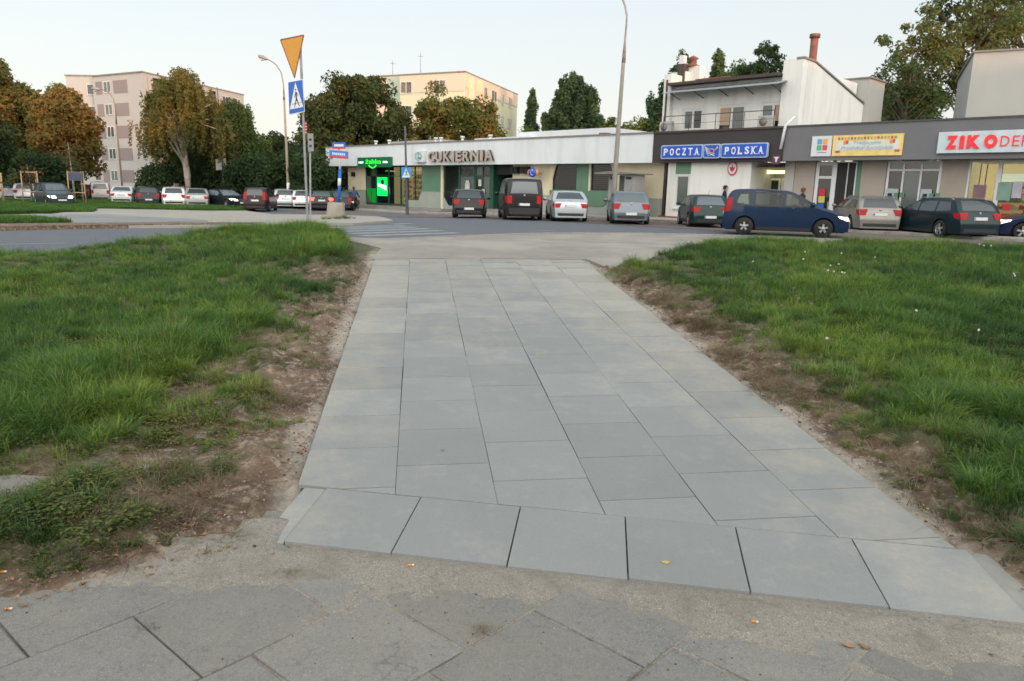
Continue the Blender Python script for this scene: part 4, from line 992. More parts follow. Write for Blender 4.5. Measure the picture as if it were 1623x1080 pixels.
# big letters
M_let = mat("beige_letter_face", (.40, .335, .28), .6, .05, 3); M_letside = mat("dark_letter_side", (.06, .06, .06), .6)
a0 = fs(679, -.2, 250); a1 = fs(782, -.2, 247); zz0 = fz(256.5, 700, -.2); zz1 = fz(240, 700, -.2)
ck = sign("lettering_sign", "large beige block letters CUKIERNIA standing off the white fascia", a0, zz0)
word = "CUKIERNIA"; wd = [.78, .80, .80, .32, .66, .74, .84, .32, .88]; tot = sum(wd) + .14 * 8; k_ = (a1 - a0) / tot; x = 0
for ch, w in zip(word, wd):
    o = text_obj(ch, 1.45, M_letside, ck, x, -.16, .0, width=w * k_, extrude=.085, bold=.03, name="letter")
    o2 = text_obj(ch, 1.45, M_let, o, 0, -.09, .0, width=w * k_, extrude=.004, bold=.05, name="letter_face")
    for q in (o, o2):
        zsx = [v.co.z for v in q.data.vertices]; kz = (zz1 - zz0) / (max(zsx) - min(zsx)); mn = min(zsx)
        for v in q.data.vertices: v.co.z = (v.co.z - mn) * kz
    x += (w + .14) * k_
# post office sign: three blue boards with pale rims
M_pb = mat("post_blue", (.010, .085, .50), .4, .04, 2); M_rim = mat("pale_blue_rim", (.38, .46, .60), .5)
def board(par, s0, s1, h, name="board"):
    def rr(x0, x1, z0, z1, r): 
        P = []
        for cx2, cz2, st_ in ((x1 - r, z1 - r, 0), (x0 + r, z1 - r, 1), (x0 + r, z0 + r, 2), (x1 - r, z0 + r, 3)):
            for k in range(5): a = math.pi / 2 * (st_ + k / 4); P.append((cx2 + r * math.cos(a), cz2 + r * math.sin(a)))
        return P
    m_ = MB(); m_.prism(rr(s0, s1, 0, h, .1), -.14, 0, 'y'); r_ = m_.build("rim", M_rim, par, fixn=True)
    m_ = MB(); m_.prism(rr(s0 + .055, s1 - .055, .055, h - .055, .07), -.155, -.141, 'y'); m_.build(name, M_pb, par, fixn=True)
b0, b1, b2, b3 = fs(1050, -.1, 240), fs(1116.5, -.1, 240), fs(1144, -.1, 240), fs(1219, -.1, 237)
zz0, zz1 = fz(251.5, 1120, -.1), fz(229, 1120, -.1); hB = zz1 - zz0
po = sign("shop_sign", "row of three blue boards reading POCZTA POLSKA on the dark brown fascia", b0, zz0, -.1)
board(po, 0, b1 - b0 - .02, hB); board(po, b1 - b0 + .02, b2 - b0 - .02, hB); board(po, b2 - b0 + .02, b3 - b0, hB)
M_pw = mat("white_letters", (.72, .74, .76), .5)
def serif_word(par, word, s0, s1, z, h):
    ws = {'M': 1.0, 'I': .4}; tot = len(word); adv = (s1 - s0) / tot
    for k, ch in enumerate(word):
        lw = adv * .66; o = text_obj(ch, 1, M_pw, par, s0 + k * adv + adv * .17, -.17, z, width=lw, extrude=.006, bold=.03, name="letter")
        zs_2 = [v.co.z for v in o.data.vertices]; kz = h / (max(zs_2) - min(zs_2)); mn = min(zs_2)
        for v in o.data.vertices: v.co.z = (v.co.z - mn) * kz
        feet = {'P': [(0, 0)], 'T': [(.5, 0)], 'L': [(0, 1), (0, 0)], 'K': [(0, 0), (0, 1), (1, 0), (1, 1)], 'A': [(0, 0), (1, 0)], 'Z': []}.get(ch, [])
        m_ = MB()
        for fx_, fz_ in feet:
            cx2 = .06 * lw + fx_ * lw * .88; m_.box(cx2 - .065, cx2 + .065, -.006, .0, fz_ * (h - .035), fz_ * (h - .035) + .035)
        if feet: m_.build("serif", M_pw, o)
serif_word(po, "POCZTA", .14, b1 - b0 - .16, hB * .24, hB * .52); serif_word(po, "POLSKA", b2 - b0 + .2, b3 - b0 - .16, hB * .24, hB * .52)
# winged post horn emblem
ex, ez = (b1 + b2) / 2 - b0, hB * .5; M_gold = mat("gold_print", (.55, .36, .14), .5)
mb = MB(); mb.tube([(ex + .17 * math.cos(t), -.17, ez + .10 * math.sin(t)) for t in [2 * math.pi * k / 14 for k in range(15)]], .03, 5); mb.tube([(ex + .12, -.17, ez - .09), (ex + .36, -.17, ez + .20)], [.02, .05], 5); mb.build("post_horn", M_gold, po)
mb = MB()
for k in range(5): mb.add([(ex - .05, -.165, ez + .08 - .05 * k), (ex - .40 + .03 * k, -.165, ez + .24 - .08 * k), (ex - .36 + .03 * k, -.165, ez + .15 - .08 * k)], [(0, 1, 2), (2, 1, 0)])
mb.tube([(ex - .2, -.17, ez - .24), (ex + .2, -.17, ez - .12)], .016, 5); mb.tube([(ex + .2, -.17, ez - .24), (ex - .15, -.17, ez - .1)], .016, 5); mb.build("wing", M_pw, po)
# red and white eagle emblem on the white wall
q = fp(1161, 267, OFW - .03); em = sign("emblem_sign", "small oval white sign with red rim on the white wall below the blue boards", q[0], q[1], OFW - .03)
mb = MB(); vs_ = [(.27 * math.cos(2 * math.pi * k / 20), .0, .36 * math.sin(2 * math.pi * k / 20)) for k in range(20)]
mb.prism([(v[0], v[2]) for v in vs_], -.02, 0, 'y'); mb.build("rim", M_red, em, fixn=True)
mb = MB(); mb.prism([(v[0] * .8, v[2] * .8) for v in vs_], -.028, -.021, 'y'); mb.build("panel", M_signw, em, fixn=True)
mb = MB(); mb.prism([(-.17, .10), (-.12, -.06), (-.03, -.18), (.03, -.18), (.12, -.06), (.17, .10), (.06, .03), (0, .2), (-.06, .03)], -.033, -.029, 'y'); mb.build("eagle", M_red, em, fixn=True)
# small flag-like sign under the fascia corner
q = fp(1230, 252, -.1); fl = sign("small_sign", "small dark square sign with a white figure at the lower corner of the brown fascia", q[0] - .2, q[1] - .25, -.06)
box_obj("panel", mat("maroon_panel", (.09, .03, .06), .6), fl, 0, .42, -.03, 0, 0, .42); mb = MB(); mb.prism([(.06, .34), (.36, .34), (.26, .24), (.25, .1), (.17, .1), (.16, .24)], -.036, -.031, 'y'); mb.build("figure", M_signw, fl, fixn=True)
# white square sign with four coloured squares
a0, a1 = fs(1286.5, -.05, 232), fs(1318, -.05, 232); zz0, zz1 = fz(248, 1302, -.05), fz(216, 1302, -.05)
sq = sign("shop_sign", "square white sign with four rounded squares in blue orange green and red", a0, zz0); wS, hS = a1 - a0, zz1 - zz0
box_obj("panel", M_signw, sq, 0, wS, -.05, 0, 0, hS)
for k, (cx2, cz2, c) in enumerate(((.40, .72, (.08, .38, .62)), (.68, .72, (.80, .36, .05)), (.40, .42, (.06, .42, .16)), (.68, .42, (.68, .06, .08)))):
    o = box_obj("square", mat("print_square", c, .5), sq, (cx2 - .12) * wS, (cx2 + .12) * wS, -.058, -.051, (cz2 - .13) * hS, (cz2 + .13) * hS, bevel=.002)
box_obj("print", M_greyf, sq, .3 * wS, .78 * wS, -.056, -.051, .17 * hS, .2 * hS)
# yellow framed banner
a0, a1 = fs(1320, -.05, 230), fs(1431, -.05, 230); zz0, zz1 = fz(247, 1375, -.05), fz(213.5, 1375, -.05)
bn = sign("banner_sign", "yellow framed white banner reading Tradycyjne Produkty Sycylijskie on the grey fascia", a0, zz0); wS, hS = a1 - a0, zz1 - zz0
box_obj("frame", mat("banner_yellow", (.74, .56, .20), .5), bn, 0, wS, -.05, 0, 0, hS); box_obj("panel", mat("banner_white", (.58, .63, .62), .5), bn, .16, wS - .16, -.056, -.051, .24, hS - .26)
M_lt = mat("grey_blue_letters", (.26, .30, .36), .6)
text_obj("Tradycyjne", hS * .24, M_lt, bn, wS * .31, -.06, hS * .55, width=wS * .39, extrude=.002, shear=.3)
text_obj("Produkty Sycylijskie", hS * .24, M_lt, bn, wS * .13, -.06, hS * .30, width=wS * .74, extrude=.002, shear=.3)
PC = [mat("print_dot", c, .6) for c in ((.55, .08, .05), (.10, .35, .16), (.70, .25, .05), (.25, .40, .38))]
for k in range(18): box_obj("ornament", PC[k % 4], bn, .22 + k * (wS - .44) / 18, .22 + k * (wS - .44) / 18 + .09, -.058, -.0515, hS - .20, hS - .09)
for x in (.2, .86): box_obj("picture", PC[2], bn, wS * x - .12, wS * x + .0, -.062, -.057, hS * .55, hS * .74); box_obj("picture", PC[0], bn, wS * x + .005, wS * x + .1, -.062, -.057, hS * .57, hS * .75)
for x in (.05, .9): box_obj("ornament", PC[0], bn, wS * x, wS * x + .2, -.06, -.0515, .14, .24)
# white sign with big red letters
a0, a1 = fs(1487, -.1, 225), fs(1690, -.1, 225); zz0, zz1 = fz(243.5, 1487, -.1), fz(210, 1490, -.1)
zk = sign("shop_sign", "long white sign with heavy red ZIKO letters and thin red letters DERMO", a0, zz0, -.05); wS, hS = a1 - a0, zz1 - zz0
box_obj("panel", mat("sign_pale_blue_white", (.52, .60, .64), .45), zk, 0, wS, -.1, 0, 0, hS, bevel=.01)
M_zr = mat("bright_red_letters", (.80, .02, .035), .4, emit=(.8, .02, .03), es=.12); sc_ = lambda p: fs(p, -.2, 228) - a0
for ch, p0, p1, bo in (("Z", 1499.5, 1516.5, .05), ("i", 1520, 1528, .05), ("K", 1532, 1553, .05), ("O", 1559, 1580, .05)):
    o = text_obj(ch, hS * .85, M_zr, zk, sc_(p0), -.12, hS * .2, width=sc_(p1) - sc_(p0), extrude=.03, bold=bo, name="letter")
    zs_2 = [v.co.z for v in o.data.vertices]; kz = hS * .62 / (max(zs_2) - min(zs_2)); mn = min(zs_2)
    for v in o.data.vertices: v.co.z = (v.co.z - mn) * kz
for ch, p0, p1 in (("D", 1585, 1599), ("E", 1604, 1615), ("R", 1619, 1632), ("M", 1637, 1654), ("O", 1659, 1676)):
    o = text_obj(ch, hS * .7, M_zr, zk, sc_(p0), -.12, hS * .27, width=sc_(p1) - sc_(p0), extrude=.01, bold=-.004, name="letter")
# orange and blue round sign standing out from the wall
q = fp(845, 274, .1); rs = sign("hanging_sign", "small orange and blue round sign sticking out under the white fascia above the van", q[0], q[1], .1)
box_obj("bracket", M_roof, rs, -.03, .03, .0, .75, -.02, .02)
for dx, r, m in ((-.28, .2, PC[2]), (.28, .2, PC[2]), (0, .3, M_pb)):
    mb = MB(); mb.lathe([(0, -.05), (r, -.05), (r, .05), (0, .05)], (dx, -.05 if r > .25 else 0, 0), 18, 'y'); mb.build("disc", m, rs)
mb = MB(); mb.tube([(.02 + .13 * math.cos(t), -.12, .17 * math.sin(t)) for t in [math.radians(50 + 26 * k) for k in range(11)]], .025, 5); mb.build("letter", M_signw, rs)

# ---- apartment blocks
def apartment(name, label, L, Rr, Bk, ztop, m_wall, m_band, cols_l, cols_r, n_floor, m_side=None, peach=None, stripe_rows=True, w_off=0, seed=1, st=2.75, z1=1.6):
    """L, Rr, Bk: plan corners (left end, near corner, right end); front face L-Rr, side face Rr-Bk"""
    L, Rr, Bk = Vector(L), Vector(Rr), Vector(Bk); t = thing(name, label, "building", (Rr.x, Rr.y, 0), 0)
    far = L + (Bk - Rr); P = [L - Rr, Vector((0, 0)), Bk - Rr, far - Rr]
    mb = MB(); mb.prism([tuple(p) for p in P], -1, ztop, 'z'); mb.build("walls", m_wall, t, fixn=True)
    mb = MB(); c = (P[0] + P[2]) / 2; mb.prism([tuple(c + (p - c) * 1.012) for p in P], ztop + .002, ztop + .16, 'z'); mb.build("roof_edge", M_cap, t, fixn=True)
    R = random.Random(seed)
    def face(a, b, cols, band):
        d = (b - a).normalized(); no = Vector((d.y, -d.x)); ln = (b - a).length; rz = math.atan2(d.y, d.x)
        fr = bpy.data.objects.new("facade", None); COL.objects.link(fr); fr.parent = t; fr.location = (a.x, a.y, 0); fr.rotation_euler = (0, 0, rz)
        for fl_ in range(n_floor):
            zc = z1 + fl_ * st
            if band:
                for s0, s1 in band: 
                    box_obj("panel", m_band, fr, s0 * ln, s1 * ln, -.04, -.002, zc - .12, zc + 1.42)
            for s, w, kind in cols:
                s *= ln; x0, x1 = s - w / 2, s + w / 2
                if kind == 'w':
                    f = MB(); yy = -.06
                    for q in ((x0, x0 + .09), (x1 - .09, x1), ((x0 + x1) / 2 - .05, (x0 + x1) / 2 + .05)): f.box(q[0], q[1], yy - .02, yy + .02, zc, zc + 1.4)
                    for q in ((zc, zc + .09), (zc + 1.31, zc + 1.4)): f.box(x0 + .09, x1 - .09, yy - .018, yy + .018, q[0], q[1])
                    o = f.build("window", M_whitef, fr)
                    m_ = MB(); m_.box(x0 + .05, x1 - .05, yy + .0, yy + .03, zc + .05, zc + 1.35); m_.build("pane", M_glassr if R.random() < .5 else M_glass, o)
                if kind == 'b':   # loggia with balustrade; near-black sheet paints the shade of its recess
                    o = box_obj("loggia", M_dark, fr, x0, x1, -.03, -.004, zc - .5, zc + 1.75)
                    box_obj("balustrade", m_side or m_wall, o, x0, x1, -.75, -.68, zc - .75, zc + .35); box_obj("balcony_floor", m_wall, o, x0, x1, -.7, -.031, zc - .85, zc - .76)
                    m_ = MB(); m_.box(x0 + .3, x1 - .3, -.05, -.035, zc - .3, zc + 1.3); m_.build("pane", M_glassr, o)
                    for xx in (x0, x1 - .08): box_obj("divider", m_wall, o, xx, xx + .08, -.7, -.031, zc - .75, zc + 1.75)
    face(P[0], P[1], cols_l[0], cols_l[1]); face(P[1], P[2], cols_r[0], cols_r[1])
    return t, P
M_apg = mat("grey_pink_render", (.43, .405, .385), .9, .05, .15, dirt=(.42, .39, .38), dirt_amt=.5, dscale=.25)
M_apb = mat("mauve_brown_panel", (.25, .205, .20), .9, .08, .3)
M_apside = mat("loggia_side_pink", (.48, .33, .28), .9, .05, .3)
LA0, LA1, LA2, LA3 = at_dist(110, 122, 101.5), at_dist(146, 122, 99), at_dist(225, 115, 94), at_dist(386, 150, 115.5)
apartment("apartment_building", "grey pink five storey apartment block with mauve panels behind the trees at left", tuple(LA1[:2]), tuple(LA2[:2]), tuple(LA3[:2]), LA2.z, M_apg, M_apb,
    ([(.30, 1.5, 'w'), (.0, 0, 'x')], [(.06, .19), (.42, .70)]), ([(.10, 2.6, 'b'), (.27, 2.6, 'b'), (.45, 1.5, 'w'), (.62, 2.6, 'b'), (.78, 1.5, 'w'), (.92, 1.5, 'w')], None), 5, M_apside)
ap2 = thing("building_wing", "left wing of the grey pink apartment block set back a little", "building", (LA1.x - .05, LA1.y + .3, 0))
mb = MB(); mb.prism([(LA0.x - LA1.x, 1.4), (0.0, 1.2), (5, 20), (LA0.x - LA1.x + 5, 21)], -1, LA0.z, 'z'); mb.build("walls", M_apg, ap2, fixn=True)
mb = MB(); mb.prism([(LA0.x - LA1.x - .1, 1.3), (0.0, 1.1), (5.1, 20.1), (LA0.x - LA1.x + 5, 21.1)], LA0.z + .002, LA0.z + .16, 'z'); mb.build("roof_edge", M_cap, ap2, fixn=True)
for k in range(5):
    o = box_obj("window", M_whitef, ap2, -1.6, -.1, 1.14, 1.19, 1.6 + 2.75 * k, 3.0 + 2.75 * k); box_obj("pane", M_glass, o, -1.5, -.2, 1.12, 1.139, 1.7 + 2.75 * k, 2.9 + 2.75 * k)
M_apy = mat("yellow_green_render", (.64, .62, .44), .9, .05, .15, dirt=(.55, .58, .42), dirt_amt=.5, dscale=.2)
M_app = mat("peach_render_and_sun", (.72, .55, .42), .9, .04, .2); M_apgr = mat("pale_green_render", (.48, .52, .42), .9, .04, .2)
LM0, LM1, LM2, LM3 = at_dist(582, 123, 95.5), at_dist(634, 124, 91.8), at_dist(737.5, 115, 88), at_dist(820, 151, 107.5)
mid, PM = apartment("apartment_building", "yellow and peach apartment block behind the low shops in the middle", tuple(LM1[:2]), tuple(LM2[:2]), tuple(LM3[:2]), LM2.z, M_apy, M_apy,
    ([(.10, 1.7, 'w'), (.62, 1.7, 'w')], None), ([(.12, 3.0, 'b'), (.34, 1.2, 'w'), (.50, 2.0, 'w'), (.68, .8, 'w'), (.83, 1.4, 'w')], None), 5, M_app)
def band_box(par, a, b, z0, z1, m, name, th=.06):
    d = (b - a).normalized(); no = Vector((d.y, -d.x)); P_ = [a, b, b + no * th, a + no * th]
    m_ = MB(); m_.prism([tuple(p) for p in P_], z0, z1, 'z'); return m_.build(name, m, par, fixn=True)
band_box(mid, PM[0], PM[1], LM2.z - 2.0, LM2.z - .01, M_app, "painted_band"); band_box(mid, PM[1], PM[2], LM2.z - 1.65, LM2.z - .01, M_app, "painted_band")
band_box(mid, PM[1], PM[1] + (PM[2] - PM[1]) * .42, 1, LM2.z - 1.66, M_app, "painted_band", .004)  # peach sheet by the corner puts the warm sunlight into colour
w2_ = thing("building_wing", "set back peach and green wing left of the yellow apartment block", "building", (LM1.x, LM1.y, 0))
mb = MB(); mb.prism([(LM0.x - LM1.x, 3.8), (0, 1.6), (6, 18), (2, 20)], -1, LM0.z, 'z'); mb.build("walls", M_app, w2_, fixn=True)
mb = MB(); mb.prism([(LM0.x - LM1.x - .1, 3.7), (0, 1.5), (6, 18.1), (2, 20.1)], LM0.z + .002, LM0.z + .15, 'z'); mb.build("roof_edge", M_cap, w2_, fixn=True)
band_box(w2_, Vector(((LM0.x - LM1.x) * .42, 1.6 + 2.2 * .42)), Vector((0, 1.6)), 1, LM0.z - .05, M_apgr, "painted_band", .05)
for p, y, h in ((LM0.x + 2.6, 99, 2.3), (LM1.x + 1.8, 97, 3.0)):
    m_ = MB(); m_.tube([(0, 0, 0), (0, 0, h)], .035, 5); m_.tube([(-.35, 0, h * .86), (.35, 0, h * .86)], .02, 4); o = m_.build("roof_antenna", M_cap, None, (p, y, 15.2))
    tag(o, "thin antenna mast on the flat roof %s" % ("nearer the left wing" if p < -14 else "of the peach block near its window"), "antenna")
# plain grey beige block rising behind the right-hand shops
bb = thing("building", "plain grey beige windowless block rising behind the grey fascia at the right edge", "building", (23.45, 40.0, 0))
mb = MB(); mb.prism([(0, 0), (9.5, -5.4), (14, 3), (4.5, 9)], 0, 9.15, 'z'); mb.build("walls", M_lgrey, bb, fixn=True)
mb = MB(); mb.prism([(-.1, -.05), (9.6, -5.5), (14.1, 3.1), (4.4, 9.1)], 9.152, 9.24, 'z'); mb.build("roof_edge", M_cap, bb, fixn=True)
mb = MB(); 
for k in range(1, 8): 
    a = Vector((0, 0)) + Vector((9.5, -5.4)) * k / 8; d = Vector((9.5, -5.4)).normalized(); mb.box(a.x - .01, a.x + .01, a.y - .02, a.y - .0, 4, 9.1)
# unseen blocks added behind the camera to keep the evening sun off the street
for (x, y, rz, w, d, h, lab) in ((62, -26, math.radians(40), 70, 12, 12.4, "long unseen block added behind the viewer to shade the street"), (4, -48, math.radians(15), 46, 12, 15.5, "unseen five storey block added behind the viewer to shade the left side")):
    o = thing("apartment_building", lab, "building", (x, y, 0), rz)
    box_obj("walls", M_apg, o, -w / 2, w / 2, -d / 2, d / 2, -.5, h); box_obj("roof_edge", M_cap, o, -w / 2 - .2, w / 2 + .2, -d / 2 - .2, d / 2 + .2, h + .002, h + .2)
    m_ = MB()
    for fl_ in range(int(h / 2.75)):
        for k in range(int(w / 3)): m_.box(-w / 2 + 1 + k * 3, -w / 2 + 2.6 + k * 3, d / 2, d / 2 + .04, 1.1 + fl_ * 2.75, 2.5 + fl_ * 2.75)
    q = m_.build("windows", M_glassr, o); q["kind"] = "stuff"
# ------------------------------------------------------------------ street furniture
M_pole = mat("grey_steel_pole", (.27, .27, .275), .55, .12, 6, metal=.2, dirt=(.16, .14, .12), dirt_amt=.5, dscale=4)
M_conc = mat("weathered_concrete_pole", (.22, .21, .18), .9, .12, 3, bump=.3, dirt=(.13, .12, .10), dirt_amt=.5)
M_dkpole = mat("dark_grey_pole", (.055, .065, .075), .55, .1, 4)
M_yel = mat("amber_sign_face", (.52, .24, .02), .5, .04, 3)
M_dred = mat("faded_red_rim", (.22, .035, .02), .5, .1, 4)
M_black = mat("black_paint", (.012, .012, .012), .5, .1, 4)
M_lampgl = mat("lamp_glass", (.45, .45, .42), .3, .05, 4)

def plate(poly, y0, y1, name, m, par):
    mb = MB(); mb.prism(poly, y0, y1, 'y'); return mb.build(name, m, par, fixn=True)
def rounded(pts, r, k=4):
    out = []
    n_ = len(pts)
    for i in range(n_):
        p, a, b = Vector(pts[i]), Vector(pts[i - 1]), Vector(pts[(i + 1) % n_]); da, db = (a - p).normalized(), (b - p).normalized()
        for j in range(k + 1):
            t = j / k; q = p + da * r * (1 - t) ** 2 + db * r * t ** 2; out.append((q.x, q.y))
    return out

# ---- leaning give way post
pb = at(488, 361); yh_ = pb.z
d_ = pb.y
def leanpole(px0, py0, px1, py1, dist): return at_dist(px0, py0, dist), at_dist(px1, py1, dist)
gw = thing("road_sign", "leaning post with an amber give way triangle over a blue pedestrian crossing sign", "road sign", (pb.x, pb.y, pb.z), 0)
top = at_dist(478, 120, d_) - pb
mb = MB(); mb.tube([(0, 0, -.3), (0, 0, 0), tuple(top * 1.0), tuple(top * 1.20)], .042, 12); mb.build("pole", M_pole, gw)
mpp = (at_dist(1000, 200, d_) - at_dist(900, 200, d_)).length / 100       # metres per photo pixel there
def SG(px, py):  # sign plane coordinates
    p = at_dist(px, py, d_) - pb; return (p.x, p.z)
tri = [SG(444.5, 63.5), SG(483.5, 55.5), SG(468, 126.5)]
cen = (sum(p[0] for p in tri) / 3, sum(p[1] for p in tri) / 3)
def shr(P, k): return [(cen[0] + (p[0] - cen[0]) * k, cen[1] + (p[1] - cen[1]) * k) for p in P]
plate(rounded(tri, .05), -.085, -.06, "sign_rim", M_dred, gw); plate(rounded(shr(tri, .89), .035), -.090, -.0855, "sign_face", M_yel, gw)
plate(rounded(shr(tri, .99), .05), -.059, -.052, "sign_back", M_pole, gw)
sq = [SG(457.5, 130.5), SG(481, 126), SG(484, 178), SG(459.5, 183)]
c4 = (sum(p[0] for p in sq) / 4, sum(p[1] for p in sq) / 4)
def sh4(P, k): return [(c4[0] + (p[0] - c4[0]) * k, c4[1] + (p[1] - c4[1]) * k) for p in P]
plate(rounded(sq, .02), -.085, -.06, "sign_rim", M_signw, gw); plate(rounded(sh4(sq, .95), .018), -.090, -.0855, "sign_face", M_blue, gw)
def bl(u, v):   # u right, v up inside the square
    A0, B0, C0, D0 = [Vector(p) for p in (sq[3], sq[2], sq[1], sq[0])]; return tuple((A0 * (1 - u) + B0 * u) * (1 - v) + (D0 * (1 - u) + C0 * u) * v)
plate([bl(.07, .16), bl(.93, .16), bl(.5, .94)], -.094, -.0905, "white_triangle", M_signw, gw)
def walker(par, f, y, s=1):
    m_ = MB()
    def limb(a, b, w0, w1):
        a, b = Vector(f(*a)), Vector(f(*b)); t = (b - a).normalized(); n_ = Vector((-t.y, t.x)); L = (Vector(f(1, 0)) - Vector(f(0, 0))).length
        m_.prism([tuple(a + n_ * w0 * L), tuple(a - n_ * w0 * L), tuple(b - n_ * w1 * L), tuple(b + n_ * w1 * L)], y - .003, y, 'y')
    limb((.50, .66), (.52, .45), .045, .04); limb((.53, .46), (.38, .20), .035, .02); limb((.52, .46), (.68, .22), .035, .02)
    limb((.52, .64), (.40, .50), .02, .015); limb((.53, .64), (.64, .52), .02, .015); limb((.38, .20), (.33, .20), .015, .012); limb((.68, .21), (.74, .22), .015, .012)
    c = Vector(f(.49, .72)); r = (Vector(f(1, 0)) - Vector(f(0, 0))).length * .045
    m_.prism([(c.x + r * math.cos(a), c.y + r * math.sin(a)) for a in [2 * math.pi * k / 10 for k in range(10)]], y - .003, y, 'y')
    limb((.2, .30), (.82, .31), .012, .012); return m_.build("walking_figure", M_black, par, fixn=True)
walker(gw, bl, -.0945)
for z in (.35, .75):   # clamps behind the plates
    pass
mb = MB(); p1 = Vector((SG(474, 155)[0], 0, SG(474, 155)[1])); mb.box(p1.x - .06, p1.x + .06, -.055, .055, p1.z - .02, p1.z + .02); p2 = Vector((SG(471, 90)[0], 0, SG(471, 90)[1])); mb.box(p2.x - .09, p2.x + .09, -.055, .055, p2.z - .02, p2.z + .02); mb.build("clamp", M_pole, gw)

# ---- thin post right behind it
b2 = at(492, 355); q = thing("sign_post", "thin grey post with a small grey plate, standing just behind the leaning give way post", "post", tuple(b2))
dd = b2.y
def SP(px, py, o=b2, D_=None): p = at_dist(px, py, D_ or o.y) - o; return (p.x, p.z)
t_ = SP(491.5, 222); mb = MB(); mb.tube([(0, 0, -.2), (t_[0] * .0 + .0, 0, 0), (t_[0], 0, t_[1])], .035, 8); mb.build("pole", M_pole, q)
pl_ = [SP(488, 212), SP(497, 212), SP(498, 240), SP(489, 241)]; plate(pl_, -.06, -.04, "plate", mat("grey_plate", (.26, .26, .265), .6), q)
for v in (220, 230): plate([SP(490.5, v), SP(494.5, v), SP(494.8, v + 3.5), SP(490.8, v + 3.5)], -.064, -.0605, "print", M_black, q)
# red lettered strip hanging on the far side
b3 = at(484, 343); b3.y = max(b3.y, 30); rr_ = thing("banner_strip", "narrow red vertical strip on a pole behind the give way post", "strip", (b2.x, b2.y + .06, b2.z))
c0 = SP(482, 193); c1 = SP(486, 212); mb = MB(); mb.box(c0[0], c1[0], .0, .02, c1[1], c0[1]); o = mb.build("strip", M_red, rr_)
for k in range(4): box_obj("print", M_signw, o, c0[0] + .015, c1[0] - .015, -.004, -.001, c1[1] + .03 + k * (c0[1] - c1[1]) / 4, c1[1] + .055 + k * (c0[1] - c1[1]) / 4)

# ---- street lamps
def lamp(label, bx, by, top, hook, dist=None, m=M_conc, r0=.13, r1=.07, fit=True, lampdir=-1, sleeve=None, white=False, z0=None):
    """concrete or steel column, curved arm and lamp head, given by pixels at its own distance"""
    b = at(bx, by) if dist is None else at_dist(bx, by, dist)
    if dist is not None: b.z = gzf(b.x, b.y)
    t = thing("street_lamp", label, "street lamp", tuple(b)); f = lambda p: (lambda w: (w.x, w.y, w.z))(at_dist(p[0], p[1], b.y) - b)
    T = Vector(f(top)); mb = MB(); mb.tube([(0, 0, -.3), (0, 0, 0), tuple(T)], [r0, r0, r1], 10); mb.build("column", m, t)
    if hook:
        H = [Vector(f(p)) for p in hook]; mb = MB(); mb.tube([tuple(T - Vector((0, 0, .4)))] + [tuple(h) for h in H], [r1 + .02] + [r1 * .6] * len(H), 8); mb.build("arm", M_pole if m is M_conc else m, t)
        if fit:
            e = H[-1]; dirx = (H[-1] - H[-2]).normalized(); mb = MB(); mb.tube([tuple(e - dirx * .1), tuple(e + dirx * .1), tuple(e + dirx * .35), tuple(e + dirx * .62), tuple(e + dirx * .72)], [.05, .13, .17, .12, .03], 10); hd = mb.build("lamp_head", M_pole, t)
            mb = MB(); mb.tube([tuple(e + dirx * .15 - Vector((0, 0, .09))), tuple(e + dirx * .4 - Vector((0, 0, .16))), tuple(e + dirx * .6 - Vector((0, 0, .08)))], [.06, .12, .04], 8); mb.build("lamp_cover", M_lampgl, hd)
    if white: mb = MB(); mb.tube([(0, 0, .75), (0, 0, 2.0)], r0 + .012, 10); mb.build("painted_band", M_signw, t)
    return t
lamp("tall concrete lamp column rising in front of the white fascia beside the grey kiosk", 969.5, 349, (989, 86), [(991, 62), (993, 40), (993.5, 25), (991, 10), (986, -4), (975, -16)], None, M_conc, .145, .085)
lamp("lamp column with curved arm and white painted foot in front of the dark trees", 458.5, 330, (450, 150), [(449.5, 135), (446, 116), (438, 103), (428, 96), (423, 94)], None, mat("brownish_lamp_column", (.25, .20, .155), .8, .1, 3), .13, .07, white=True)
lamp("slim lamp column with curved arm before the grey pink apartment block", 194.5, 302, (184, 190), [(183, 172), (180, 158), (174, 148), (165, 143), (157, 142)], 70, mat("rust_tinted_column", (.24, .16, .12), .8, .1, 3), .10, .06)
# dark pole with the backs of two signs
b = at(357, 326); dk = thing("sign_post", "tall dark pole with pale backs of a diamond sign and a square sign", "post", tuple(b))
f2 = lambda px, py: SP(px, py, b)
t_ = f2(348, 182); mb = MB(); mb.tube([(0, 0, -.2), (0, 0, 0), (t_[0], 0, t_[1])], [.10, .10, .05], 8); mb.build("pole", M_dkpole, dk)
mb = MB(); t2 = f2(344, 138); mb.tube([(t_[0], 0, t_[1]), (t2[0], 0, t2[1])], [.05, .03], 6); mb.build("pole_top", M_dkpole, dk)
plate([f2(351, 236), f2(358, 245), f2(351, 251), f2(344, 244)], .06, .09, "sign_back", mat("pale_grey_sign_back", (.34, .335, .32), .6), dk)
plate([f2(341, 252), f2(357, 251), f2(358, 269), f2(342, 270)], .06, .09, "sign_back", bpy.data.materials["pale_grey_sign_back"], dk)
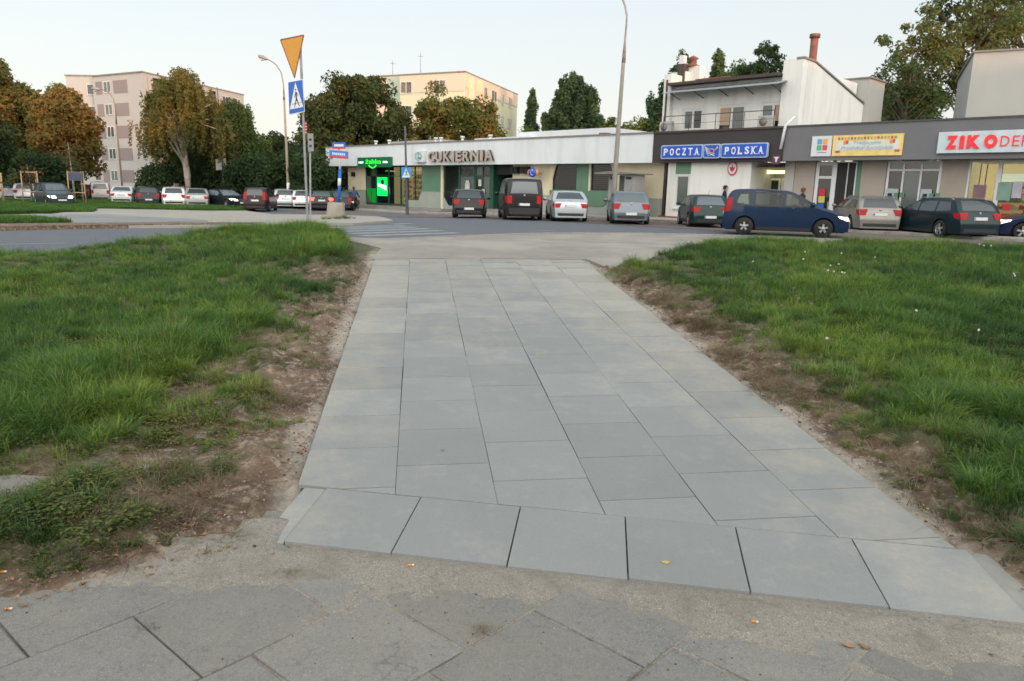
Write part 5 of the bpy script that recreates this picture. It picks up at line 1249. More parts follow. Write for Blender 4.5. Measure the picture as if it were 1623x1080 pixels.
# dark pole with the pedestrian sign at the crossing
b = at(645.5, 341.5); dp = thing("road_sign", "dark grey pole with a small blue pedestrian crossing sign before the green sign shop", "road sign", tuple(b))
f3 = lambda px, py: SP(px, py, b)
t_ = f3(642, 200); mb = MB(); mb.tube([(0, 0, -.2), (0, 0, 0), tuple((t_[0] * .45, 0, t_[1] * .45)), (t_[0], 0, t_[1])], [.11, .11, .075, .06], 10); mb.build("pole", M_dkpole, dp)
sq2 = [f3(636.5, 265.5), f3(651.5, 265.5), f3(652, 282.5), f3(637, 283)]
plate(sq2, -.16, -.13, "sign_face", mat("bright_sign_blue", (.02, .22, .52), .45), dp)
def bl2(u, v):
    A0, B0, C0, D0 = [Vector(p) for p in (sq2[3], sq2[2], sq2[1], sq2[0])]; return tuple((A0 * (1 - u) + B0 * u) * (1 - v) + (D0 * (1 - u) + C0 * u) * v)
plate([bl2(.08, .08), bl2(.92, .08), bl2(.5, .92)], -.166, -.161, "white_triangle", M_signw, dp); walker(dp, bl2, -.167)
# concrete planter block with the street name post
b = at(533, 349.5); k_ = (at_dist(100, 300, b.y) - at_dist(0, 300, b.y)).length / 100
cb = thing("concrete_block", "squat tapered concrete block at the tip of the paved island", "block", tuple(b), .12)
w0, w1, hh = 14.5 * k_, 11.5 * k_, 28 * k_; mb = MB()
vs_ = [(-w0, -w0, -.05), (w0, -w0, -.05), (w0, w0, -.05), (-w0, w0, -.05), (-w1, -w1, hh), (w1, -w1, hh), (w1, w1, hh), (-w1, w1, hh)]
mb.add(vs_, [(3, 2, 1, 0), (0, 1, 5, 4), (1, 2, 6, 5), (2, 3, 7, 6), (3, 0, 4, 7), (4, 5, 6, 7)]); mb.build("block", mat("pale_concrete", (.32, .295, .25), .95, .12, 2, bump=.5, dirt=(.2, .18, .15), dirt_amt=.6), cb, bevel=.03)
mb = MB(); mb.box(-w1 * .8, w1 * .8, -w1 * .8, w1 * .8, hh + .002, hh + .02); mb.build("soil_fill", M_soil, cb)
sn = thing("street_name_sign", "blue post in the concrete block with two blue and red street name plates", "street sign", (b.x + .12, b.y, b.z + hh), .0)
o_ = Vector((b.x + .12, b.y, b.z + hh)); f4 = lambda px, py: SP(px, py, o_)
ta, tb2 = f4(539, 268), f4(537, 232)
mb = MB(); mb.tube([(0, 0, -.3), (ta[0], 0, ta[1])], .075, 10); mb.build("post", M_blue, sn); mb = MB(); mb.tube([(ta[0], 0, ta[1]), (tb2[0], 0, tb2[1])], .05, 8); mb.build("upper_post", M_signw, sn)
mb = MB(); mb.tube([(ta[0] * .55, -.01, ta[1] * .5), (ta[0] * .75, -.01, ta[1] * .72)], .078, 8); mb.build("band", M_signw, sn)
for k, (x0, x1, y0, y1, sk, wdt) in enumerate(((527.5, 548.5, 226, 236.5, 0, 1), (522.5, 552.5, 238, 250, 2.5, 1))):
    P_ = [f4(x0, y0), f4(x1, y0 + sk), f4(x1, y1 + sk), f4(x0, y1)]; zc = .74
    L2 = lambda a, b, t: (a[0] + (b[0] - a[0]) * t, a[1] + (b[1] - a[1]) * t)
    m0, m1 = L2(P_[0], P_[3], zc), L2(P_[1], P_[2], zc)
    yy = -.10 + .05 * k
    plate([P_[0], P_[1], m1, m0], yy - .02, yy, "name_plate", M_blue if k == 0 else mat("name_plate_blue", (.03, .16, .48), .5), sn); plate([m0, m1, P_[2], P_[3]], yy - .02, yy, "district_band", M_red, sn)
    # the unreadable name, as a pale line of small marks
    for j in range(7): 
        a = L2(P_[0], P_[1], .16 + .1 * j); c = L2(P_[3], P_[2], .16 + .1 * j); u0 = L2(a, c, .33); mb = MB(); mb.box(u0[0], u0[0] + .055, yy - .026, yy - .021, u0[1] - .09, u0[1] + .01); mb.build("print", M_signw, sn)
# grey kiosk between the parked cars
q = fp(966, 344, -.9); kk = shop_thing("kiosk", "grey boxy phone kiosk with overhanging flat roof beside the tall lamp column", "kiosk", fs(962, -1.3, 344), gzf(5, 42) + .1, -1.3)
hK = 2.25; M_kg = mat("kiosk_grey", (.29, .29, .285), .7, .06, 3, dirt=(.2, .2, .19), dirt_amt=.4)
box_obj("side_panel", M_kg, kk, 0, .55, 0, .06, 0, hK); box_obj("side_panel", M_kg, kk, 1.3, 1.9, -.3, .7, 0, hK); box_obj("back_panel", M_kg, kk, .05, 1.3, .9, .96, 0, hK)
box_obj("phone_unit", mat("phone_unit_grey", (.17, .155, .14), .6), kk, .62, 1.05, .6, .89, .8, 1.7); box_obj("inner_panel", M_dark, kk, .58, 1.28, .87, .895, .7, 2.0)
mb = MB(); mb.prism([(-.55, hK + .02), (2.1, hK + .02), (2.1, hK + .08), (.6, hK + .18), (-.55, hK + .1)], -.6, 1.2, 'y'); mb.build("roof", M_cap, kk, fixn=True)
for x in (.12, .75, 1.4): box_obj("slot", M_dark, kk, x, x + .35, -.308 if x > 1.2 else -.008, -.302 if x > 1.2 else -.002, hK - .25, hK - .12) if x != .75 else None
for z in (.12, .42): mb = MB(); mb.prism([(.12, z), (.45, z), (.45, z + .12), (.2, z + .22), (.12, z + .22)], -.012, -.006, 'y'); mb.build("print", M_blue, kk, fixn=True)
# sapling stakes on the far lawn
M_stake = mat("pale_wood_stake", (.38, .26, .14), .85, .12, 5); M_bark = mat("grey_brown_bark", (.12, .095, .07), .95, .3, 8, bump=.6)
def stakes(px, py, hpx, wpx, label, flag=False):
    b = at_dist(px, py, 54); b.z = gzf(b.x, b.y) + .1; D_ = b.y; k = (at_dist(100, 300, D_) - at_dist(0, 300, D_)).length / 100; h = hpx * k; w = wpx * k / 2
    t = thing("tree_stake_frame", label, "stakes", tuple(b), .1)
    for x, y in ((-w, -w * .5), (w, -w * .5), (0, w)): mb = MB(); mb.tube([(x, y, -.1), (x * .93, y * .93, h)], .045, 6); mb.build("stake", M_stake, t)
    mb = MB(); mb.box(-w, w, -w * .5 - .03, -w * .5 + .03, h - .12, h - .04); mb.box(-w, w, -w * .5 - .03, -w * .5 + .03, h * .35, h * .35 + .07); mb.build("crossbar", M_stake, t)
    if flag: box_obj("sheet", mat("dark_blue_sheet", (.06, .07, .11), .8), t, -w * .8, w * .95, -w * .5 - .05, -w * .5 - .03, h - .65, h - .06)
stakes(53, 313, 50, 25, "three pale stakes round a young tree on the lawn at far left"); stakes(126, 316, 51, 25, "three pale stakes holding a young tree, a dark blue sheet on the crossbar", True)
stakes(1, 311, 46, 12, "pale stakes cut by the left edge of the photo")
# ------------------------------------------------------------------ vehicles
M_tyre = mat("tyre_rubber", (.014, .014, .015), .85, .1, 9); M_rim = mat("alloy_rim", (.34, .35, .37), .35, .05, 4, metal=.6)
M_under = mat("car_underside", (.008, .008, .008), .9); M_trim = mat("black_plastic_trim", (.018, .018, .019), .6, .1, 9)
M_tail = mat("red_tail_lamp", (.34, .008, .012), .45, .05, 4, spec=.25, emit=(.6, .02, .02), es=.0); M_tailon = glow("lit_brake_lamp", (1.0, .10, .06), 1.3)
M_head = mat("headlamp_glass", (.42, .45, .47), .15, .05, 4); M_headon = glow("lit_headlamp", (1.0, .90, .68), 2.2)
M_plate = mat("licence_plate_white", (.62, .64, .62), .5, .04, 9)
M_cglass = glass_mat("car_window_glass", (.035, .045, .05), .06); M_cglass2 = glass_mat("car_glass_painted_reflection", (.09, .11, .125), .10); M_csee = glass_mat("clear_car_glass", (.03, .04, .045), .05, trans=.62)  # second glass has the pale sky reflection put into its colour
M_seam = mat("door_gap", (.006, .006, .006), .9)
PAINT = {}
def paint(name, c, metal=.35, rough=.32):
    if name not in PAINT: PAINT[name] = mat("car_paint_" + name, c, rough, .04, 1.5, metal=metal, coat=.45 if max(c) > .1 else .25, spec=.5 if max(c) > .1 else .3, dirt=tuple(v * .8 + .005 for v in c), dirt_amt=.3, dscale=2)
    return PAINT[name]

# side outlines, front to rear: x forward from the middle, z up; the front at +L/2
SHAPES = {
 'hatch': dict(L=4.2, W=1.76, H=1.47, prof=[(2.1, .22), (2.11, .50), (2.04, .66), (1.85, .76), (1.05, .95), (.95, .98), (.20, 1.40), (-.05, 1.45), (-.6, 1.47), (-1.35, 1.43), (-1.55, 1.38), (-1.90, 1.05), (-2.00, .92), (-2.07, .62), (-2.10, .50), (-2.08, .24)],
    belt=.93, fx=1.28, rx=-1.30, wr=.315, glass=[(.86, -.02), (-.10, -.98), (-1.06, -1.45)], slant=(.72, .06), rs=(1.36, 1.00), ws=(1.00, 1.37), tl=(.68, .92)),
 'mpv': dict(L=4.2, W=1.70, H=1.61, prof=[(2.1, .24), (2.12, .50), (2.05, .70), (1.90, .82), (1.18, 1.02), (1.08, 1.06), (.28, 1.50), (.0, 1.57), (-.8, 1.60), (-1.6, 1.59), (-1.86, 1.54), (-1.98, 1.30), (-2.05, 1.05), (-2.09, .62), (-2.10, .50), (-2.08, .26)],
    belt=1.00, fx=1.28, rx=-1.34, wr=.31, glass=[(.92, -.02), (-.12, -1.03), (-1.18, -1.72)], slant=(.66, .16), rs=(1.50, 1.08), ws=(1.08, 1.46), tl=(.80, 1.30)),
 'van': dict(L=4.9, W=1.92, H=1.96, prof=[(2.45, .26), (2.46, .60), (2.38, .84), (2.2, .98), (1.68, 1.12), (1.55, 1.18), (.75, 1.84), (.45, 1.92), (-.6, 1.96), (-1.9, 1.95), (-2.26, 1.92), (-2.36, 1.75), (-2.42, 1.10), (-2.45, .70), (-2.46, .55), (-2.43, .28)],
    belt=1.12, fx=1.52, rx=-1.48, wr=.33, glass=[(1.30, .30), (.2, -.95), (-1.05, -2.1)], slant=(.62, .06), rs=(1.78, 1.24), ws=(1.22, 1.80), tl=(.78, 1.14)),
 'sedan': dict(L=4.55, W=1.76, H=1.41, prof=[(2.27, .20), (2.29, .46), (2.22, .60), (2.02, .70), (1.0, .87), (.88, .90), (.02, 1.33), (-.25, 1.39), (-.7, 1.41), (-1.15, 1.36), (-1.78, 1.02), (-1.90, .985), (-2.20, .94), (-2.26, .80), (-2.29, .48), (-2.26, .22)],
    belt=.90, fx=1.36, rx=-1.32, wr=.315, glass=[(.78, -.18), (-.26, -1.08), (-1.12, -1.42)], slant=(.80, .32), rs=(1.33, 1.04), ws=(.93, 1.32), tl=(.64, .84)),
 'estate': dict(L=4.75, W=1.85, H=1.50, prof=[(2.37, .22), (2.39, .50), (2.32, .66), (2.1, .77), (1.18, .96), (1.05, .99), (.22, 1.40), (-.05, 1.46), (-.7, 1.50), (-1.6, 1.46), (-1.92, 1.40), (-2.22, 1.04), (-2.31, .92), (-2.37, .64), (-2.39, .50), (-2.36, .24)],
    belt=.96, fx=1.40, rx=-1.42, wr=.335, glass=[(.92, -.04), (-.12, -1.04), (-1.12, -1.92)], slant=(.74, .10), rs=(1.38, 1.03), ws=(1.02, 1.38), tl=(.72, .96)),
}
def car_geo(S):
    P = [Vector(p) for p in S['prof']]; out = [P[0]]
    for _ in range(2):
        Q = [P[0]]
        for a, b in zip(P[:-1], P[1:]): Q += [a * .75 + b * .25, a * .25 + b * .75]
        Q.append(P[-1]); P = Q
    R_ = [P[0]]                                  # make the long pieces short enough for round arches
    for a, b in zip(P[:-1], P[1:]):
        n_ = max(1, int(math.ceil((a - b).length / .075)))
        for k in range(1, n_ + 1): R_.append(a + (b - a) * k / n_)
    x = 99
    for p in R_:
        if p.x >= x - 1e-4: p.x = x - 1e-4
        x = p.x
    S['P'] = R_
    W, H, L, belt, zs = S['W'], S['H'], S['L'], S['belt'], .20
    def w(x_, z_):
        e = max(0, (abs(x_) - (L / 2 - .75)) / .75); pl = 1 - .15 * e ** 2.2
        if z_ < belt: s = 1 - .035 * ((belt - z_) / belt) ** 2 * 2 - .012 * abs(z_ - .62) / .3
        else: s = 1 - (.19 if H < 1.8 else .11) * ((z_ - belt) / (H - belt)) ** 1.15 - .012 * .9
        return W / 2 * pl * s
    S['w'] = w
    def bot(x_):
        z_ = zs
        for wx in (S['fx'], S['rx']):
            ra = S['wr'] + .065; dx = abs(x_ - wx)
            if dx < ra: z_ = max(z_, S['wr'] + math.sqrt(ra * ra - dx * dx))
        return z_
    S['bot'] = bot
    i_top = max(range(len(R_)), key=lambda i: R_[i].y)
    def by_z(z_, rear):
        seg = R_[i_top:] if rear else R_[:i_top + 1][::-1]
        for a, b in zip(seg[:-1], seg[1:]):
            if a.y >= z_ >= b.y: return a.x + (b.x - a.x) * (a.y - z_) / max(1e-6, a.y - b.y)
        return seg[-1].x
    S['by_z'] = by_z
    return S
def in_poly(x, z, P):
    c = False
    for i in range(len(P)):
        a, b = P[i], P[i - 1]
        if (a[1] > z) != (b[1] > z) and x < (b[0] - a[0]) * (z - a[1]) / (b[1] - a[1]) + a[0]: c = not c
    return c
def make_car(kind, pnt, name="parked_car", lit=None, detail=2, see=False, rims=True, glass=None, roof_rail=False, W=None, dark_rear=False, tails=None, headlit=False, dark_bumper=False, coupe=False):
    S = car_geo(dict(SHAPES[kind])); P, w, bot, by_z, H, L, belt = S['P'], S['w'], S['bot'], S['by_z'], S['H'], S['L'], S['belt']
    t = bpy.data.objects.new(name, None); COL.objects.link(t)
    zt_win = H - .13; gl = glass or M_cglass
    # side windows as slanted quads (x-bottom-front, x-bottom-rear, x-top-rear, x-top-front)
    WIN = []
    for k, (a, b) in enumerate(S['glass']):
        sl = S['slant'][0] * (zt_win - belt) / .5 if k == 0 else .0; sr = 0
        if k == 0: q = [(a, belt + .03), (b, belt + .03), (b, zt_win), (min(a - .1, a - (a - by_z(zt_win - .02, False)) - .12), zt_win - .01)]
        elif k == len(S['glass']) - 1: q = [(a, belt + .03), (b, belt + .08), (b + .16, zt_win - .03), (a, zt_win)]
        else: q = [(a, belt + .03), (b, belt + .03), (b, zt_win), (a, zt_win)]
        WIN.append(q)
    K = 9; ring = []; mb = MB(); rows = []
    for p in P:
        x, zt = p.x, p.y; zb = min(bot(x), zt - .02); pts = []
        zside = max(zb + .01, zt - .055)
        for k in range(K): z = zb + (zside - zb) * k / (K - 1); pts.append((x, w(x, z), z))
        wt = w(x, zside); pts += [(x, wt - .018, min(zt - .012, zside + .032)), (x, wt - .055, zt - .004), (x, wt - .11, zt)]
        half = pts; cen = [(x, (wt - .11) * f, zt + .022 * (1 - f * f) * min(1, max(0, zt - .4))) for f in (.75, .4, 0)]
        full = half + cen + [(q[0], -q[1], q[2]) for q in (half + cen[:-1])[::-1]]
        rows.append(full)
    n_ = len(rows[0]); vs_ = [q for r in rows for q in r]; fs_ = []
    for i in range(len(rows) - 1):
        for j in range(n_ - 1):
            if see:
                c = [sum(vs_[a][m] for a in (i * n_ + j, i * n_ + j + 1, (i + 1) * n_ + j, (i + 1) * n_ + j + 1)) / 4 for m in range(3)]
                if (j < K or j > n_ - 1 - K) and any(in_poly(c[0], c[2], q) for q in WIN): continue
                if K + 2 <= j <= n_ - 4 - K and P[i].x > 0 and S['ws'][0] + .04 < c[2] < S['ws'][1] - .03: continue
            fs_.append((i * n_ + j, (i + 1) * n_ + j, (i + 1) * n_ + j + 1, i * n_ + j + 1))
    mb.add(vs_, fs_, 0, True); mb.f.append(tuple(range(n_))); mb.m.append(0); mb.sm.append(False); mb.f.append(tuple((len(rows) - 1) * n_ + k for k in range(n_))); mb.m.append(0); mb.sm.append(False)
    body = mb.build("body", pnt, t)
    m_ = MB(); m_.box(-L / 2 + .12, L / 2 - .12, -S['W'] / 2 + .17, S['W'] / 2 - .17, .17, .42); m_.box(S['rx'] + .42, S['fx'] - .42, -S['W'] / 2 + .06, S['W'] / 2 - .06, .185, .40); m_.build("underbody", M_under, t)
    for wx in (S['fx'], S['rx']): box_obj("wheel_well", M_under, t, wx - .40, wx + .40, -S['W'] / 2 + .20, S['W'] / 2 - .20, .3, .78 if not see else .74)
    def side_patch(q, sg, off, name, m, par=t, nu=7, nv=4):
        G_ = []
        for i in range(nv + 1):
            v = i / nv; r = []
            for j in range(nu + 1):
                u = j / nu; a = Vector(q[0]).lerp(Vector(q[1]), u); b = Vector(q[3]).lerp(Vector(q[2]), u); c = a.lerp(b, v); r.append((c.x, sg * (w(c.x, c.y) + off), c.y))
            G_.append(r)
        m2 = MB(); m2.grid(G_); return m2.build(name, m, par)
    def end_patch(z0, z1, f0, f1, rear, off, name, m, par=t, nu=8, nv=4, f2=None, f3=None, drop=.11):
        G_ = []; sg = -1 if rear else 1
        for i in range(nv + 1):
            z = z0 + (z1 - z0) * i / nv; x = by_z(z, rear); r = []; dz = .02
            tx = by_z(z + dz, rear) - by_z(z - dz, rear); nlen = math.hypot(tx, 2 * dz); ox, oz = sg * 2 * dz / nlen * off, abs(tx) / nlen * off
            for j in range(nu + 1):
                a = f0 + (f2 - f0) * i / nv if f2 is not None else f0; b = f1 + (f3 - f1) * i / nv if f3 is not None else f1
                f = a + (b - a) * j / nu; y = (w(x, z) - drop) * f; r.append((x + ox, y, z + oz + .022 * (1 - f * f) * min(1, max(0, z - .4))))
            G_.append(r)
        m2 = MB(); m2.grid(G_); return m2.build(name, m, par)
    win_m = M_csee if see else gl
    for sg in (1, -1):
        for q in WIN:
            if see:   # rubber seal frames hide the cut edge
                for a, b in ((0, 1), (1, 2), (2, 3), (3, 0)):
                    A_, B_ = Vector(q[a]), Vector(q[b]); tt = (B_ - A_).normalized(); nn = Vector((-tt.y, tt.x)) * .038; c_ = sum((Vector(z) for z in q), Vector((0, 0))) / 4
                    if (c_ - A_).dot(nn) < 0: nn = -nn
                    side_patch([tuple(A_ - nn * .9), tuple(B_ - nn * .9), tuple(B_ + nn * .6), tuple(A_ + nn * .6)], sg, .006, "window_seal", M_trim, t, 6, 1)
            side_patch(q, sg, .008, "side_window", win_m)
        side_patch([(S['fx'] - .40, .205), (S['rx'] + .40, .205), (S['rx'] + .40, .30), (S['fx'] - .40, .30)], sg, .008, "sill_trim", M_trim)
        if detail > 1:
            for x in (S['glass'][0][1] - .04, ): side_patch([(x + .006, .32), (x - .006, .32), (x - .006, belt), (x + .006, belt)], sg, .003, "door_gap", M_seam, t, 1, 5)
            xg = S['glass'][0][0] + .12; side_patch([(xg + .006, .34), (xg - .006, .34), (xg - .006, belt - .02), (xg + .006, belt - .02)], sg, .003, "door_gap", M_seam, t, 1, 5)
            if not coupe: xg = S['glass'][1][1] - .04; side_patch([(xg + .006, .5), (xg - .006, .5), (xg - .006, belt), (xg + .006, belt)], sg, .003, "door_gap", M_seam, t, 1, 5)
            for xh in (S['glass'][0][1] + .18, S['glass'][1][1] + .2): side_patch([(xh + .09, belt - .13), (xh - .09, belt - .13), (xh - .09, belt - .095), (xh + .09, belt - .095)], sg, .025, "door_handle", pnt, t, 2, 1)
        mx, mz = S['glass'][0][0] - .02, belt + .08
        m_ = MB(); yy = w(mx, mz); m_.tube([(mx, sg * (yy - .02), mz - .03), (mx - .02, sg * (yy + .07), mz + .0), (mx - .02, sg * (yy + .12), mz + .03), (mx - .02, sg * (yy + .23), mz + .03), (mx - .02, sg * (yy + .25), mz + .03)], [.02, .03, .085, .075, .03], 8); m_.build("mirror", pnt, t)
    end_patch(S['rs'][1], S['rs'][0], -.93, .93, True, .006, "rear_window", gl, f2=-.84, f3=.84)
    end_patch(S['ws'][0], S['ws'][1], -.97, .97, False, .006, "windscreen", M_csee if see else gl, f2=-.88, f3=.88)
    tm = tails or (M_tailon if lit == 'brake' else M_tail); hm = M_headon if headlit else M_head
    for sg in (1, -1):
        a, b = S['tl']; G0 = end_patch(a, b, sg * .84, sg * 1.16, True, .016, "tail_light", tm, nu=4, f2=sg * .68, f3=sg * 1.16)
        if kind in ('mpv', 'van'): G0.data = end_patch(a, b, sg * .84, sg * 1.14, True, .016, "tail_light", tm, nu=3).data; bpy.data.objects.remove(bpy.data.objects[[o.name for o in t.children if o.data == G0.data and o != G0][0]])
        xr = by_z((a + b) / 2, True); side_patch([(xr + .22, a + .06), (xr + .01, a), (by_z(b, True) + .01, b), (xr + .26, b - .02)], sg, .008, "tail_light_side", tm, G0, 3, 3)
        G1 = end_patch(.56, .72, sg * .58, sg * 1.06, False, .016, "headlight", hm, nu=4, f2=sg * .66); xf = by_z(.64, False)
        side_patch([(xf - .02, .58), (xf - .30, .68), (xf - .36, .74), (xf - .08, .72)], sg, .008, "headlight_side", hm, G1, 3, 3)
    end_patch(.27, .40, -1, 1, True, .01, "bumper_trim", M_trim, nu=8, nv=2); end_patch(.27, .38, -.9, .9, False, .01, "bumper_grille", M_trim, nu=8, nv=2)
    end_patch(.52, .60, -.45, .45, False, .01, "grille", M_trim, nv=2)
    if dark_bumper: end_patch(.30, .58, -1.08, 1.08, True, .02, "rear_bumper", M_trim, nv=3)
    zpl = .74 if kind in ('van', 'sedan') else (.48 if kind == 'hatch' else .76)
    xp = by_z(zpl, True); m_ = MB(); m_.box(xp - .035, xp - .0, -.26, .26, zpl - .055, zpl + .055); o = m_.build("license_plate", M_plate, t); m_ = MB(); m_.box(xp - .037, xp - .0355, .215, .255, zpl - .05, zpl + .05); m_.build("blue_strip", M_blue, o)
    xp = by_z(.42, False); m_ = MB(); m_.box(xp, xp + .035, -.26, .26, .38, .48); m_.build("license_plate", M_plate, t)
    zb_ = S['rs'][1] - .10; xb_ = by_z(zb_, True); m_ = MB(); m_.lathe([(0, -.012), (.045, -.012), (.05, .0)], (xb_ - .012, 0, zb_ + .02), 10, 'x'); m_.build("badge", M_rim, t)
    if roof_rail:
        for sg in (1, -1):
            m_ = MB(); yy = w(0, H - .05) - .10; m_.tube([(.25, sg * yy, H - .06), (.1, sg * yy, H + .0), (-1.5, sg * yy, H + .005), (-1.7, sg * yy, H - .07)], .018, 6); m_.build("roof_rail", M_rim, t)
    if kind in ('hatch', 'sedan') and detail > 1: m_ = MB(); m_.tube([(-1.2, 0, H - .02), (-1.5, 0, H + .22)], .006, 4); m_.build("aerial", M_trim, t)
    for wx in (S['fx'], S['rx']):
        for sg in (1, -1):
            r = S['wr']; yo = S['W'] / 2 - .10
            m_ = MB(); m_.lathe([(r * .62, .085), (r * .80, .10), (r * .95, .092), (r, .06), (r, -.06), (r * .95, -.095), (r * .5, -.10)], (wx, sg * yo, r), 24, 'y'); wh = m_.build("wheel", M_tyre, t)
            m_ = MB(); yf = sg * (yo + .0) + sg * .075
            m_.lathe([(r * .66, yf), (r * .60, yf - sg * .035), (r * .57, yf - sg * .06)], (wx, 0, r), 20, 'y')
            for k in range(5):
                a = 2 * math.pi * k / 5 + .3; ca, sa = math.cos(a), math.sin(a); hw = r * .13
                q = [(r * .10 * ca - hw * sa * .8, r * .10 * sa + hw * ca * .8), (r * .63 * ca - hw * sa, r * .63 * sa + hw * ca), (r * .63 * ca + hw * sa, r * .63 * sa - hw * ca), (r * .10 * ca + hw * sa * .8, r * .10 * sa - hw * ca * .8)]
                m_.prism([(wx + u, r + v) for u, v in q], yf - .012, yf + .012, 'y')
            m_.lathe([(0, yf + sg * .016), (r * .2, yf + sg * .016), (r * .22, yf - sg * .01)], (wx, 0, r), 12, 'y')
            m_.build("rim", M_rim, wh, fixn=True); m_ = MB(); m_.lathe([(0, yf - sg * .05), (r * .62, yf - sg * .05)], (wx, 0, r), 16, 'y'); m_.build("brake_disc", M_under, wh)
    if see:
        m_ = MB()
        for sy in (-.36, .36):
            for sx_ in (.10, -.85):
                m_.box(sx_ - .25, sx_ + .25, sy - .25, sy + .25, .48, .66); m_.prism([(sx_ - .28, .62), (sx_ - .14, .62), (sx_ - .30, 1.22), (sx_ - .40, 1.22)], sy - .24, sy + .24, 'y'); m_.box(sx_ - .42, sx_ - .32, sy - .11, sy + .11, 1.24, 1.42)
        m_.build("seats", mat("grey_car_seat", (.06, .065, .075), .9), t, fixn=True)
        m_ = MB(); m_.box(.62, 1.15, -.68, .68, .70, .98); m_.build("dashboard", M_trim, t)
        m_ = MB(); m_.tube([(.50 + .05 * math.sin(k * math.pi / 8), .36 + .19 * math.cos(k * math.pi / 8), .95 + .17 * math.sin(k * math.pi / 8)) for k in range(17)], .014, 6); m_.build("steering_wheel", M_trim, t)
    return t
def place_car(t, label, x, y, heading, group=None, z=None, cat="car", s=1.0):
    """heading in degrees: the way the bonnet points, 0 = east, 90 = away from the camera"""
    a = math.radians(heading); g0 = gzf(x, y)
    gx_ = (gzf(x + math.cos(a), y + math.sin(a)) - gzf(x - math.cos(a), y - math.sin(a))) / 2
    t.location = (x, y, (g0 if z is None else z) + .004); t.rotation_euler = (0, -math.atan(gx_), a); t.scale = (s, s, s)
    return tag(t, label, cat, group)
def rear_at(px, py, heading, L, dy=0):
    """car centre from the pixel under the middle of its rear bumper"""
    p = at(px, py); a = math.radians(heading); return p.x + math.cos(a) * L / 2, p.y + math.sin(a) * L / 2
GR = "cars parked in a row in front of the shops"
h = 91
x, y = rear_at(743, 346.5, 92, 4.2); place_car(make_car('hatch', paint("black", (.005, .005, .006), 0, .25), glass=M_cglass), "black hatchback parked before the green shop door, leftmost in the row", x, y, 92, GR)
x, y = rear_at(829, 350, 94, 4.9); van = place_car(make_car('van', paint("black", (.005, .005, .006), 0, .25), name="parked_van", glass=M_cglass2, dark_bumper=True), "black van with two pale rear windows parked among the cars before the shops", x, y, 95, GR, cat="van")
x, y = rear_at(908, 352.5, 95, 4.55); place_car(make_car('sedan', paint("silver", (.46, .49, .52), .5)), "silver saloon parked between the black van and the lamp column", x, y, 92, GR)
x, y = rear_at(1007, 357, 92, 4.2); place_car(make_car('hatch', paint("slate", (.13, .16, .185), .5), glass=M_cglass2), "slate grey hatchback parked in front of the grey kiosk", x, y, 86, GR)
x, y = rear_at(1125, 362, 87, 4.0); place_car(make_car('hatch', paint("dark_green", (.008, .032, .030), .2), glass=M_cglass2), "dark green hatchback parked beside the white wall, behind the blue car's tail", x, y, 87, GR, s=.95)
x, y = rear_at(1392, 371, 80, 4.75); place_car(make_car('estate', paint("grey_beige", (.22, .205, .19), .5), roof_rail=True), "grey beige estate car parked right of the passing blue car", x, y, 80, GR)
x, y = rear_at(1550, 381, 96, 4.75); place_car(make_car('estate', paint("dark_teal", (.005, .020, .028), .2), roof_rail=True), "dark teal estate car parked before the lit pharmacy window", x, y, 96, GR)
p = at(1600, 382); place_car(make_car('hatch', paint("navy", (.01, .02, .07), .4), headlit=True, name="driving_car"), "dark blue car with a lit headlamp entering at the right edge", p.x + 2.3, p.y + .9, 160)
ra, fa = at(1178, 372.5), at(1303, 377.5); hd = math.degrees(math.atan2(fa.y - ra.y, fa.x - ra.x))
a = math.radians(hd); sd = Vector((-math.sin(a), math.cos(a)))   # near wheels are the right-hand ones
mid_ = (ra + fa) / 2; cx3, cy3 = mid_.x + sd.x * .80 + .03 * math.cos(a), mid_.y + sd.y * .80
blue = place_car(make_car('mpv', paint("deep_blue", (.004, .020, .060), .2), name="driving_car", see=True, headlit=True), "dark blue tall family car driving past to the right with its headlamp lit", cx3, cy3, hd, s=(fa - ra).length / 2.62)
BLUE_MAT = (cx3, cy3, a, (fa - ra).length / 2.62)

# cars at the left
GL = "cars parked along the far side at the left"
def left_car(kind, pn, c, label, px, py, heading, dist=None, s=1.0, name="parked_car", grp=GL, **k):
    p = at(px, py) if dist is None else at_dist(px, py, dist)
    S = SHAPES[kind]; aa = math.radians(heading)
    x, y = p.x + math.cos(aa) * S['L'] / 2 * (1 if math.sin(aa) > 0 else -1), p.y + math.sin(aa) * S['L'] / 2 * (1 if math.sin(aa) > 0 else -1)
    return place_car(make_car(kind, paint(pn, c), name=name, detail=1, **k), label, x, y, heading, grp, s=s)
left_car('hatch', "pale_blue_white", (.48, .52, .56), "pale car behind the leftmost stakes on the lawn edge", 17, 317, 118, dist=62)
left_car('hatch', "white", (.62, .63, .63), "white car between two groups of tree stakes at far left", 40, 317, 117, dist=61)
left_car('mpv', "dark_slate", (.03, .045, .06), "dark car with lit headlamps driving behind the lawn, framed by tree stakes", 99, 316.5, -44, dist=52, name="driving_car", grp="driving cars with lit headlamps", headlit=True, glass=M_cglass2)
left_car('hatch', "grey_dark", (.06, .06, .065), "dark car half hidden behind the stakes with the blue sheet", 127, 316, 112, dist=66)
left_car('van', "silver2", (.40, .41, .42), "small silver van at the foot of the apartment block", 160, 321, 117, dist=66, s=.86, glass=M_cglass)
left_car('sedan', "white", (.62, .63, .63), "white saloon parked between the small silver van and a dark car", 193, 322, 112, dist=60)
left_car('hatch', "charcoal", (.018, .02, .024), "charcoal hatchback parked between two white cars", 236, 323.5, 116, dist=57)
left_car('hatch', "white", (.62, .63, .63), "white hatchback parked under the weeping tree", 276.5, 325, 114, dist=56)
